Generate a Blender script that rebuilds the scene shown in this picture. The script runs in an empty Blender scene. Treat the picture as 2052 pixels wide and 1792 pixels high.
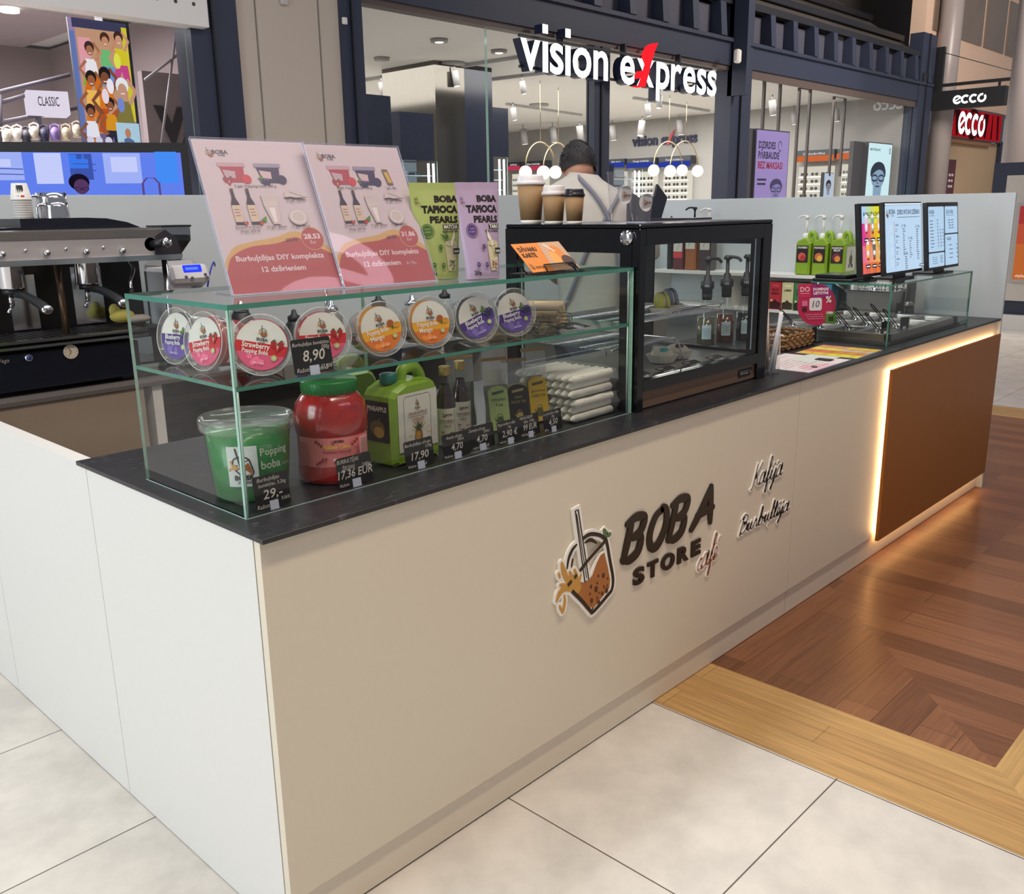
import bpy, math, random
from mathutils import Matrix, Vector
random.seed(11)
C = bpy.context.scene.collection
SC = bpy.context.scene
# ---------------------------------------------------------------- camera
FPX = 1837.63
CAM = Vector((-0.91343837, -1.57212231, 1.63875966))
ROT = (math.radians(75.45580121), math.radians(0.86526774), math.radians(-46.55437827))
cd = bpy.data.cameras.new('camera'); cd.sensor_fit = 'HORIZONTAL'; cd.sensor_width = 36.0
cd.lens = FPX / 2052 * 36.0; cd.clip_start = 0.05; cd.clip_end = 200
co = bpy.data.objects.new('camera', cd); co.location = CAM; co.rotation_euler = ROT
C.objects.link(co); SC.camera = co
SC.view_settings.view_transform = 'Standard'; SC.view_settings.look = 'None'
SC.view_settings.gamma = 1.0; SC.view_settings.exposure = 0.0
SC.view_settings.use_curve_mapping = False
try: SC.cycles.transparent_max_bounces = 32
except Exception: pass
# ---------------------------------------------------------------- world
W = bpy.data.worlds.new('world'); SC.world = W; W.use_nodes = True
W.node_tree.nodes['Background'].inputs[0].default_value = (0.92, 0.93, 1.0, 1)
W.node_tree.nodes['Background'].inputs[1].default_value = 0.24
# ---------------------------------------------------------------- lamps of the hall, plus an added fill
def area(name, loc, target, sx, sy, power, col, spread=180):
    l = bpy.data.lights.new(name, 'AREA'); l.shape = 'RECTANGLE'; l.size = sx; l.size_y = sy
    l.energy = power; l.color = col; l.spread = math.radians(spread)
    o = bpy.data.objects.new(name, l); o.location = loc
    o.rotation_euler = (Vector(target) - Vector(loc)).to_track_quat('-Z', 'Z').to_euler()
    C.objects.link(o); return o
area('hall_lamp_over_kiosk', (2.2, 1.45, 5.2), (2.2, 1.2, 0), 7.0, 0.35, 135, (0.97, 0.98, 1.0))
area('hall_lamp_over_aisle', (0.2, -1.25, 5.0), (0.2, -0.9, 0), 5.0, 0.3, 150, (1.0, 0.84, 0.66))
area('daylight_from_entrance', (-5.5, 1.2, 3.0), (0, 0.6, 0.8), 4.0, 2.6, 250, (0.86, 0.95, 1.0))
area('fill_lamp_far_right', (13.5, -0.5, 7.0), (20, 6.5, 3.5), 4.0, 1.5, 900, (1.0, 0.90, 0.80))  # unseen fill, added to brighten the upper right building and columns
area('optician_lamp', (9.5, 10.5, 3.68), (9.5, 10.5, 0), 8.0, 7.0, 900, (1.0, 0.97, 0.92))
area('optician_lamp', (16.0, 10.5, 3.68), (16.0, 10.5, 0), 4.0, 7.0, 430, (1.0, 0.97, 0.92))
area('shoe_shop_lamp', (1.0, 8.3, 3.6), (1.0, 8.3, 0), 3.5, 2.5, 430, (1.0, 0.93, 0.95))
# ---------------------------------------------------------------- measuring (pixel of the photograph -> point on a plane)
_R = Matrix.Rotation(ROT[2], 3, 'Z') @ Matrix.Rotation(ROT[1], 3, 'Y') @ Matrix.Rotation(ROT[0], 3, 'X')
def _ray(u, v): return _R @ Vector(((u - 1026) / FPX, -(v - 896) / FPX, -1.0))
def aty(u, v, y): d = _ray(u, v); return CAM + d * ((y - CAM.y) / d.y)
def atx(u, v, x): d = _ray(u, v); return CAM + d * ((x - CAM.x) / d.x)
def atz(u, v, z): d = _ray(u, v); return CAM + d * ((z - CAM.z) / d.z)
# ---------------------------------------------------------------- materials
def lin(c):
    r = []
    for v in c:
        v = v / 255.0
        r.append(v / 12.92 if v <= 0.04045 else ((v + 0.055) / 1.055) ** 2.4)
    return tuple(r)
_M = {}
def mat(name, rgb=(200, 200, 200), rough=0.5, metal=0.0, noise=0.05, scale=18, bump=0.0, coat=0.0, spec=0.5, alpha=None, emit=0.0):
    if name in _M: return _M[name]
    m = bpy.data.materials.new(name); m.use_nodes = True; nt = m.node_tree; n = nt.nodes; L = nt.links
    b = n['Principled BSDF']; b.inputs['Roughness'].default_value = rough; b.inputs['Metallic'].default_value = metal
    b.inputs['Coat Weight'].default_value = coat; b.inputs['Specular IOR Level'].default_value = spec
    c = lin(rgb)
    tc = n.new('ShaderNodeTexCoord'); nz = n.new('ShaderNodeTexNoise'); nz.inputs['Scale'].default_value = scale
    nz.inputs['Detail'].default_value = 4; L.new(tc.outputs['Object'], nz.inputs['Vector'])
    mx = n.new('ShaderNodeMix'); mx.data_type = 'RGBA'
    mx.inputs[6].default_value = tuple(x * (1 - noise) for x in c) + (1,)
    mx.inputs[7].default_value = tuple(min(1, x * (1 + noise)) for x in c) + (1,)
    L.new(nz.outputs['Fac'], mx.inputs[0]); L.new(mx.outputs[2], b.inputs['Base Color'])
    if emit:
        L.new(mx.outputs[2], b.inputs['Emission Color']); b.inputs['Emission Strength'].default_value = emit
    if bump:
        bp = n.new('ShaderNodeBump'); bp.inputs['Strength'].default_value = bump; bp.inputs['Distance'].default_value = 0.003
        L.new(nz.outputs['Fac'], bp.inputs['Height']); L.new(bp.outputs['Normal'], b.inputs['Normal'])
    if alpha is not None: b.inputs['Alpha'].default_value = alpha
    _M[name] = m; return m
def glow(name, rgb, s=1.0):
    if name in _M: return _M[name]
    m = bpy.data.materials.new(name); m.use_nodes = True; nt = m.node_tree; nt.nodes.clear()
    e = nt.nodes.new('ShaderNodeEmission'); o = nt.nodes.new('ShaderNodeOutputMaterial')
    e.inputs[0].default_value = lin(rgb) + (1,); e.inputs[1].default_value = s
    nt.links.new(e.outputs[0], o.inputs[0]); _M[name] = m; return m
def ink(rgb, em=0.0):   # printed colour
    return mat('ink_%d_%d_%d_%d' % (*rgb, int(em * 100)), rgb, 0.45, noise=0.03, emit=em)
def lit(rgb, s=1.0): return glow('screen_%d_%d_%d_%d' % (*rgb, int(s * 100)), rgb, s)
def clear(name, tint=(1, 1, 1), body=0.0, body_rgb=(220, 220, 220), refl=1.0, rough=0.02, ior=1.45):
    """thin see-through sheet: transparent, a fresnel share mirrored, a share of milky body"""
    if name in _M: return _M[name]
    m = bpy.data.materials.new(name); m.use_nodes = True; nt = m.node_tree; nt.nodes.clear(); N = nt.nodes.new; L = nt.links
    o = N('ShaderNodeOutputMaterial'); t = N('ShaderNodeBsdfTransparent'); t.inputs[0].default_value = (*tint, 1)
    g = N('ShaderNodeBsdfGlossy'); g.inputs['Roughness'].default_value = rough
    d = N('ShaderNodeBsdfPrincipled'); d.inputs['Roughness'].default_value = 0.35; d.inputs['Base Color'].default_value = lin(body_rgb) + (1,)
    f = N('ShaderNodeFresnel'); f.inputs[0].default_value = ior; mu = N('ShaderNodeMath'); mu.operation = 'MULTIPLY'
    mu.inputs[1].default_value = refl
    ge = N('ShaderNodeNewGeometry'); iv = N('ShaderNodeMath'); iv.operation = 'SUBTRACT'; iv.inputs[0].default_value = 1.0
    L.new(ge.outputs['Backfacing'], iv.inputs[1]); mm = N('ShaderNodeMath'); mm.operation = 'MULTIPLY'
    L.new(f.outputs[0], mm.inputs[0]); L.new(iv.outputs[0], mm.inputs[1]); L.new(mm.outputs[0], mu.inputs[0])
    m1 = N('ShaderNodeMixShader'); m1.inputs[0].default_value = body; L.new(t.outputs[0], m1.inputs[1]); L.new(d.outputs[0], m1.inputs[2])
    m2 = N('ShaderNodeMixShader'); L.new(mu.outputs[0], m2.inputs[0]); L.new(m1.outputs[0], m2.inputs[1]); L.new(g.outputs[0], m2.inputs[2])
    nz = N('ShaderNodeTexNoise'); nz.inputs['Scale'].default_value = 3.0
    bp = N('ShaderNodeBump'); bp.inputs['Strength'].default_value = 0.015; L.new(nz.outputs['Fac'], bp.inputs['Height']); L.new(bp.outputs[0], g.inputs['Normal'])
    L.new(m2.outputs[0], o.inputs[0]); _M[name] = m; return m
KWALL = mat('grey_laminate', (196, 203, 206), 0.45, noise=0.015, scale=60)
WHITE = mat('white_laminate', (226, 224, 220), 0.42, noise=0.015, scale=60)
FRONTW = mat('white_laminate_warm_tint', (226, 216, 196), 0.45, noise=0.02, scale=60)  # same white laminate as the end panel, warm light tinted into its colour
BLACK = mat('black_gloss', (14, 15, 18), 0.12, noise=0.1)
DARK = mat('dark_plastic', (24, 24, 27), 0.45)
CHROME = mat('chrome', (215, 215, 220), 0.12, 1.0, noise=0.02)
STEEL = mat('brushed_steel', (150, 146, 142), 0.32, 0.85, noise=0.06, scale=40)
FRAME = mat('anthracite_frame', (46, 52, 72), 0.5, noise=0.05)
PANE = clear('clear_pane', (0.955, 0.975, 0.965))
EDGE = mat('green_glass_edge', (70, 135, 118), 0.15, noise=0.15, scale=30, coat=0.6)
EDGEL = mat('pale_glass_edge', (165, 205, 190), 0.15, noise=0.25, scale=60, coat=0.6)
ACR = clear('acrylic', (0.97, 0.97, 1.0), 0.06, (215, 215, 235), 1.2)
ACRE = mat('acrylic_edge', (205, 208, 228), 0.12, noise=0.1, coat=0.8)
PLAST = clear('milky_plastic', (0.97, 0.97, 0.97), 0.13, (225, 222, 222), 1.0, 0.1)
FILM = clear('plastic_film', (0.98, 0.98, 0.98), 0.12, (230, 230, 232), 1.6, 0.12)
SHOPG = clear('shop_window_glass', (0.97, 0.975, 0.975), 0.0, refl=0.9)
# ---------------------------------------------------------------- text
_T = {}
def text_tris(s, bold=0.0, res=3):
    k = (s, round(bold, 4), res)
    if k in _T: return _T[k]
    cu = bpy.data.curves.new('t', 'FONT'); cu.body = s; cu.size = 1; cu.offset = bold; cu.resolution_u = res
    ob = bpy.data.objects.new('t', cu); me = ob.to_mesh()
    v = [(p.co.x, p.co.y) for p in me.vertices]; f = [tuple(p.vertices) for p in me.polygons]
    ob.to_mesh_clear(); bpy.data.objects.remove(ob); bpy.data.curves.remove(cu)
    _T[k] = (v, f); return _T[k]
_hv = text_tris('H')[0]; CAPH = max(p[1] for p in _hv) - min(p[1] for p in _hv)
# ---------------------------------------------------------------- mesh builder
class MB:
    def __init__(s): s.v = []; s.f = []; s.mi = []; s.sm = []; s.mats = []
    def m(s, mt):
        if mt not in s.mats: s.mats.append(mt)
        return s.mats.index(mt)
    def add(s, V, F, mt, smooth=False, M=None):
        o = len(s.v); i = s.m(mt)
        for p in V:
            p = Vector(p); s.v.append(M @ p if M is not None else p)
        for f in F: s.f.append([o + a for a in f]); s.mi.append(i); s.sm.append(smooth)
        return s
    def box(s, x0, y0, z0, x1, y1, z1, mt, M=None, b=0.0, side=None):
        x0, x1 = min(x0, x1), max(x0, x1); y0, y1 = min(y0, y1), max(y0, y1); z0, z1 = min(z0, z1), max(z0, z1)
        if b > 0:
            b = min(b, (x1 - x0) * .45, (y1 - y0) * .45, (z1 - z0) * .45)
            V = []
            for x, sx in ((x0, 1), (x1, -1)):
                for y, sy in ((y0, 1), (y1, -1)):
                    for z, sz in ((z0, 1), (z1, -1)):
                        V += [(x, y + sy * b, z + sz * b), (x + sx * b, y, z + sz * b), (x + sx * b, y + sy * b, z)]
            def I(a, bb, c, k): return (a * 4 + bb * 2 + c) * 3 + k
            F = []
            for a in (0, 1): F.append([I(a, 0, 0, 0), I(a, 1, 0, 0), I(a, 1, 1, 0), I(a, 0, 1, 0)])
            for a in (0, 1): F.append([I(0, a, 0, 1), I(1, a, 0, 1), I(1, a, 1, 1), I(0, a, 1, 1)])
            for a in (0, 1): F.append([I(0, 0, a, 2), I(1, 0, a, 2), I(1, 1, a, 2), I(0, 1, a, 2)])
            for p in (0, 1):
                for q in (0, 1):
                    F.append([I(p, q, 0, 0), I(p, q, 1, 0), I(p, q, 1, 1), I(p, q, 0, 1)])
                    F.append([I(p, 0, q, 0), I(p, 1, q, 0), I(p, 1, q, 2), I(p, 0, q, 2)])
                    F.append([I(0, p, q, 1), I(1, p, q, 1), I(1, p, q, 2), I(0, p, q, 2)])
                    for r in (0, 1): F.append([I(p, q, r, 0), I(p, q, r, 1), I(p, q, r, 2)])
            return s.add(V, F, mt, False, M)
        V = [(x, y, z) for x in (x0, x1) for y in (y0, y1) for z in (z0, z1)]
        F = [(0, 1, 3, 2), (4, 6, 7, 5), (0, 4, 5, 1), (2, 3, 7, 6), (0, 2, 6, 4), (1, 5, 7, 3)]
        return s.add(V, F, mt, False, M)
    def pane(s, x0, y0, z0, x1, y1, z1, mt, edge, M=None):
        """sheet of glass: the two large faces get mt, the rim gets edge"""
        d = [abs(x1 - x0), abs(y1 - y0), abs(z1 - z0)]; k = d.index(min(d))
        V = [(x, y, z) for x in (x0, x1) for y in (y0, y1) for z in (z0, z1)]
        F = [(0, 1, 3, 2), (4, 6, 7, 5), (0, 4, 5, 1), (2, 3, 7, 6), (0, 2, 6, 4), (1, 5, 7, 3)]
        s.add(V, F[k * 2:k * 2 + 2], mt, False, M)
        return s.add(V, [f for i, f in enumerate(F) if i // 2 != k], edge, False, M)
    def lathe(s, prof, mt, seg=32, M=None, smooth=True, cap=(True, True), sx=1.0, sy=1.0):
        V = []; F = []
        for r, z in prof:
            for i in range(seg):
                a = 2 * math.pi * i / seg; V.append((r * math.cos(a) * sx, r * math.sin(a) * sy, z))
        for j in range(len(prof) - 1):
            for i in range(seg):
                k = (i + 1) % seg; F.append((j * seg + i, j * seg + k, (j + 1) * seg + k, (j + 1) * seg + i))
        if cap[0] and prof[0][0] > 1e-5: F.append(tuple(reversed(range(seg))))
        if cap[1] and prof[-1][0] > 1e-5: F.append(tuple((len(prof) - 1) * seg + i for i in range(seg)))
        return s.add(V, F, mt, smooth, M)
    def cyl(s, p0, p1, r, mt, seg=16, r1=None, smooth=True):
        p0 = Vector(p0); p1 = Vector(p1); d = p1 - p0
        q = d.to_track_quat('Z', 'Y').to_matrix().to_4x4(); q.translation = p0
        return s.lathe([(r, 0), (r if r1 is None else r1, d.length)], mt, seg, q, smooth)
    def tube(s, pts, r, mt, seg=8, closed=False):
        pts = [Vector(p) for p in pts]; n = len(pts); V = []; F = []; up = None
        for i, p in enumerate(pts):
            a = pts[(i - 1) % n] if (closed or i > 0) else pts[i]; b = pts[(i + 1) % n] if (closed or i < n - 1) else pts[i]
            t = (b - a).normalized()
            if up is None: up = t.orthogonal().normalized()
            up = (up - t * up.dot(t)).normalized(); w = t.cross(up)
            rr = r[i] if isinstance(r, (list, tuple)) else r
            for k in range(seg):
                an = 2 * math.pi * k / seg; V.append(p + (up * math.cos(an) + w * math.sin(an)) * rr)
        m = n if closed else n - 1
        for i in range(m):
            j = (i + 1) % n
            for k in range(seg): F.append((i * seg + k, i * seg + (k + 1) % seg, j * seg + (k + 1) % seg, j * seg + k))
        if not closed: F.append(tuple(reversed(range(seg)))); F.append(tuple((n - 1) * seg + k for k in range(seg)))
        return s.add(V, F, mt, True)
    def prism(s, poly, d0, d1, mt, M=None, smooth=False):
        n = len(poly); V = [(x, y, d0) for x, y in poly] + [(x, y, d1) for x, y in poly]
        F = [tuple(reversed(range(n))), tuple(range(n, 2 * n))] + [(i, (i + 1) % n, n + (i + 1) % n, n + i) for i in range(n)]
        return s.add(V, F, mt, smooth, M)
    def sphere(s, c, r, mt, seg=16, rings=10, sc=(1, 1, 1), M=None):
        prof = [(max(1e-6, math.sin(math.pi * i / rings)) * r, -math.cos(math.pi * i / rings) * r) for i in range(rings + 1)]
        Mx = Matrix.Translation(c) @ Matrix.Diagonal((*sc, 1))
        if M is not None: Mx = M @ Mx
        return s.lathe(prof, mt, seg, Mx, True, (False, False))
    def text3(s, st, M, h, mt, side, d0, d1, bold=0.0, w=None, shear=0.0, align='c'):
        """raised lettering: front face mt at depth d1, sides in side"""
        V, F = text_tris(st, bold, 4); k = h / CAPH
        x0 = min(p[0] for p in V); x1 = max(p[0] for p in V); kx = k if w is None else w / (x1 - x0)
        off = {'c': -(x0 + x1) / 2 * kx, 'l': -x0 * kx, 'r': -x1 * kx}[align]
        P = [(p[0] * kx + off + p[1] * k * shear, p[1] * k) for p in V]
        s.add([(x, y, d1) for x, y in P], F, mt, False, M); s.add([(x, y, d0) for x, y in P], F, side, False, M)
        cnt = {}
        for f in F:
            for i in range(len(f)):
                a, b = f[i], f[(i + 1) % len(f)]; cnt.setdefault((min(a, b), max(a, b)), []).append((a, b))
        E = [v[0] for v in cnt.values() if len(v) == 1]; n = len(P)
        s.add([(x, y, d0) for x, y in P] + [(x, y, d1) for x, y in P], [(a, b, b + n, a + n) for a, b in E], side, False, M)
        return s
_off = {}; _yaw = {}
def build(name, mb, parent=None, **kw):
    me = bpy.data.meshes.new(name)
    off = _off.get(parent.name, Vector((0, 0, 0))) if parent is not None else Vector((0, 0, 0))
    if parent is None and mb.v:     # origin of a single-mesh thing: middle of its base
        xs = [p.x for p in mb.v]; ys = [p.y for p in mb.v]; zs = [p.z for p in mb.v]
        off = Vector(((min(xs) + max(xs)) / 2, (min(ys) + max(ys)) / 2, min(zs)))
    me.from_pydata([p - off for p in mb.v], [], mb.f)
    for mt in mb.mats: me.materials.append(mt)
    me.polygons.foreach_set('material_index', mb.mi); me.polygons.foreach_set('use_smooth', mb.sm)
    me.update(); o = bpy.data.objects.new(name, me); C.objects.link(o)
    if parent is not None: o.parent = parent; _off[o.name] = off
    else: o.location = off
    for k, v in kw.items(): o[k] = v
    return o
def tag(o, label, cat, group=None):
    o['label'] = label; o['category'] = cat
    if group: o['group'] = group
    return o
def thing(name, label, cat, loc=(0, 0, 0), rz=0.0, group=None, world=True):
    o = bpy.data.objects.new(name, None); o.empty_display_size = 0.05; C.objects.link(o)
    o.location = loc; o.rotation_euler = (0, 0, rz); _off[o.name] = Vector(loc) if world else Vector((0, 0, 0))
    return tag(o, label, cat, group)
def struct(name, mb): return build(name, mb, kind='structure')
def copy_tree(o, parent=None):
    c = o.copy(); C.objects.link(c)
    if parent is not None: c.parent = parent
    for ch in list(o.children): copy_tree(ch, c)
    return c
def frame(o, x, up):
    x = Vector(x).normalized(); up = Vector(up); up = (up - x * up.dot(x)).normalized(); z = x.cross(up)
    M = Matrix((x, up, z)).transposed().to_4x4(); M.translation = Vector(o); return M
FX = (1, 0, 0); UP = (0, 0, 1)
# ---------------------------------------------------------------- flat printing on a surface
class G:
    """draws in a plane (x right, y up); every mark lies a hair above the last"""
    def __init__(s, mb, M=None, fn=None, step=0.00025, d=0.0004):
        s.mb = mb; s.fn = fn or (lambda x, y, dd: M @ Vector((x, y, dd))); s.d = d; s.step = step
    def _put(s, V, F, mt):
        s.mb.add([s.fn(x, y, s.d) for x, y in V], F, mt); s.d += s.step; return s
    def poly(s, pts, mt): return s._put(pts, [tuple(range(len(pts)))], mt)
    def polys(s, L, mt):
        V = []; F = []
        for p in L: F.append(tuple(range(len(V), len(V) + len(p)))); V += list(p)
        return s._put(V, F, mt)
    def rect(s, x0, y0, x1, y1, mt, n=1, r=0.0):
        if r > 0:
            P = []
            for cx, cy, a0 in ((x1 - r, y1 - r, 0), (x0 + r, y1 - r, 90), (x0 + r, y0 + r, 180), (x1 - r, y0 + r, 270)):
                for k in range(5):
                    a = math.radians(a0 + k * 22.5); P.append((cx + r * math.cos(a), cy + r * math.sin(a)))
            return s.poly(P, mt)
        V = []
        for i in range(n + 1):
            x = x0 + (x1 - x0) * i / n; V += [(x, y0), (x, y1)]
        return s._put(V, [(2 * i, 2 * i + 2, 2 * i + 3, 2 * i + 1) for i in range(n)], mt)
    def disc(s, x, y, r, mt, ry=None, n=24, a0=0, a1=360):
        ry = r if ry is None else ry
        P = [(x + r * math.cos(math.radians(a0 + (a1 - a0) * i / n)), y + ry * math.sin(math.radians(a0 + (a1 - a0) * i / n))) for i in range(n if a1 - a0 == 360 else n + 1)]
        return s.poly(P, mt)
    def line(s, pts, w, mt):
        V = []; F = []; n = len(pts)
        for i, p in enumerate(pts):
            a = pts[max(0, i - 1)]; b = pts[min(n - 1, i + 1)]; dx, dy = b[0] - a[0], b[1] - a[1]; l = math.hypot(dx, dy) or 1
            ww = (w[i] if isinstance(w, (list, tuple)) else w) / 2
            V += [(p[0] - dy / l * ww, p[1] + dx / l * ww), (p[0] + dy / l * ww, p[1] - dx / l * ww)]
        F = [(2 * i, 2 * i + 1, 2 * i + 3, 2 * i + 2) for i in range(n - 1)]
        return s._put(V, F, mt)
    def text(s, st, x, y, h, mt, w=None, bold=0.0, shear=0.0, align='c', rot=0.0, res=2):
        V, F = text_tris(st, bold, res); k = h / CAPH
        if not V: return s
        x0 = min(p[0] for p in V); x1 = max(p[0] for p in V); kx = k if w is None else w / (x1 - x0)
        off = {'c': -(x0 + x1) / 2 * kx, 'l': -x0 * kx, 'r': -x1 * kx}[align]; ca, sa = math.cos(rot), math.sin(rot); P = []
        for p in V:
            a = p[0] * kx + off + p[1] * k * shear; b = p[1] * k; P.append((x + a * ca - b * sa, y + a * sa + b * ca))
        return s._put(P, F, mt)
def spline(P, n=8, closed=False):
    out = []; N = len(P)
    for i in range(N if closed else N - 1):
        p0 = P[(i - 1) % N] if (closed or i > 0) else P[0]; p1 = P[i]; p2 = P[(i + 1) % N]; p3 = P[(i + 2) % N] if (closed or i < N - 2) else P[N - 1]
        for k in range(n):
            t = k / n
            out.append(tuple(0.5 * (2 * p1[j] + (p2[j] - p0[j]) * t + (2 * p0[j] - 5 * p1[j] + 4 * p2[j] - p3[j]) * t * t + (3 * p1[j] - p0[j] - 3 * p2[j] + p3[j]) * t ** 3) for j in range(len(p1))))
    if not closed: out.append(tuple(P[-1]))
    return out
# shop logo: cup with straw, splash, pearls -- points measured on the counter front, metres
LG = dict(
 cup=[(.965,.644),(.971,.671),(.988,.693),(1.014,.704),(1.043,.715),(1.078,.715),(1.112,.702),(1.132,.688),(1.146,.673),(1.163,.61),(1.18,.545),(1.178,.513),(1.156,.497),(1.088,.466),(1.071,.474),(1.03,.52),(.985,.566),(.968,.60)],
 tea=[(1.136,.64),(1.155,.585),(1.166,.544),(1.163,.518),(1.088,.478),(1.067,.487),(1.03,.525),(.989,.567),(1.008,.587),(1.04,.575),(1.06,.573),(1.08,.585),(1.099,.615),(1.118,.636)],
 sp1=[(.936,.668),(.948,.669),(.957,.649),(.979,.605),(1.0,.588),(1.01,.57),(.989,.562),(.963,.572),(.94,.566),(.925,.545),(.914,.549),(.917,.572),(.935,.588),(.96,.590),(.95,.612),(.938,.64)],
 sp2=[(1.03,.583),(1.02,.60),(1.008,.598),(.997,.627),(.985,.625),(.975,.63),(.971,.61),(.985,.585),(1.0,.575)],
 dr=[[(.923,.638),(.935,.63),(.932,.62),(.923,.624)],[(.951,.568),(.958,.545),(.952,.51),(.938,.515),(.943,.543)],[(.93,.54),(.936,.53),(.932,.517),(.925,.525)]],
 lf=[[(1.128,.714),(1.137,.716),(1.147,.705),(1.146,.686),(1.134,.69)],[(1.146,.686),(1.156,.697),(1.168,.695),(1.164,.684)]],
 pearls=[(1.108,.574,5),(1.132,.568,8),(1.153,.552,4),(1.073,.551,6),(1.097,.535,9),(1.135,.531,4),(1.15,.53,3),(1.067,.53,4),(1.111,.519,3),(1.126,.512,6),(1.147,.515,8),(1.075,.506,7),(1.101,.506,4),(1.108,.489,7),(1.1,.554,4)])
def mini_logo(g, cx, cy, h, words=True, col=None):
    """small printed logo; h = height of the cup with straw"""
    k = h / 0.35; T = lambda P: [((x - 1.07) * k + cx, (y - .64) * k + cy) for x, y in P]
    br = ink((170, 95, 50)); bk = col or ink((40, 32, 30))
    g.poly(T(LG['tea']), br)
    g.line(T(LG['cup'] + LG['cup'][:1]), .014 * k, bk)
    g.line(T([(1.004, .81), (1.05, .575)]), .018 * k, bk)
    g.line(T([(1.145, .678), (.975, .597)]), .010 * k, bk)
    g.polys([T(LG['sp1']), T(LG['sp2'])], ink((214, 165, 90)))
    if words:
        g.text('BOBA', cx, cy - .29 * k, .085 * k, bk, bold=.03)
        g.text('STORE', cx, cy - .36 * k, .04 * k, bk, bold=.02)
def squiggle(g, x, y, w, h, mt, n=None, wd=None):
    """tiny unreadable handwriting line"""
    n = n or max(4, int(w / h * 1.6)); P = []
    for i in range(n * 2 + 1):
        P.append((x + w * i / (n * 2), y + (h * random.uniform(.5, 1) if i % 2 else random.uniform(0, h * .2))))
    g.line(P, wd or h * .16, mt)
def smear(g, x0, y, w, h, mt, words=3):
    """a row of print too small to read: word-long bars"""
    x = x0; L = []; tot = w
    for i in range(words):
        ww = tot / words * random.uniform(.6, .85); L.append([(x, y), (x + ww, y), (x + ww, y + h), (x, y + h)]); x += tot / words
    g.polys(L, mt)
# ================================================================ SETTING
def tile_mat():
    m = bpy.data.materials.new('stone_tiles'); m.use_nodes = True; nt = m.node_tree; N = nt.nodes.new; L = nt.links; b = nt.nodes['Principled BSDF']
    tc = N('ShaderNodeTexCoord'); mp = N('ShaderNodeMapping'); mp.inputs['Location'].default_value = (-0.731 + 0.0 + 7.1 * 0 , 0.62, 0)
    L.new(tc.outputs['Object'], mp.inputs['Vector'])
    br = N('ShaderNodeTexBrick'); br.offset = 0.0; br.squash = 1.0
    br.inputs['Scale'].default_value = 1.0; br.inputs['Brick Width'].default_value = 0.71; br.inputs['Row Height'].default_value = 0.665
    br.inputs['Mortar Size'].default_value = 0.0022; br.inputs['Mortar Smooth'].default_value = 0.1
    br.inputs['Color1'].default_value = lin((224, 219, 210)) + (1,); br.inputs['Color2'].default_value = lin((218, 213, 205)) + (1,)
    br.inputs['Mortar'].default_value = lin((98, 88, 80)) + (1,)
    L.new(mp.outputs[0], br.inputs['Vector'])
    nz = N('ShaderNodeTexNoise'); nz.inputs['Scale'].default_value = 5; nz.inputs['Detail'].default_value = 8; nz.inputs['Roughness'].default_value = .65
    L.new(tc.outputs['Object'], nz.inputs['Vector'])
    rp = N('ShaderNodeValToRGB'); rp.color_ramp.elements[0].position = .38; rp.color_ramp.elements[0].color = (.84, .84, .84, 1); rp.color_ramp.elements[1].position = .62; rp.color_ramp.elements[1].color = (1, 1, 1, 1)
    L.new(nz.outputs['Fac'], rp.inputs[0]); mx = N('ShaderNodeMix'); mx.data_type = 'RGBA'; mx.blend_type = 'MULTIPLY'; mx.inputs[0].default_value = 1
    L.new(br.outputs['Color'], mx.inputs[6]); L.new(rp.outputs[0], mx.inputs[7]); L.new(mx.outputs[2], b.inputs['Base Color'])
    b.inputs['Roughness'].default_value = .38; return m
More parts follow.
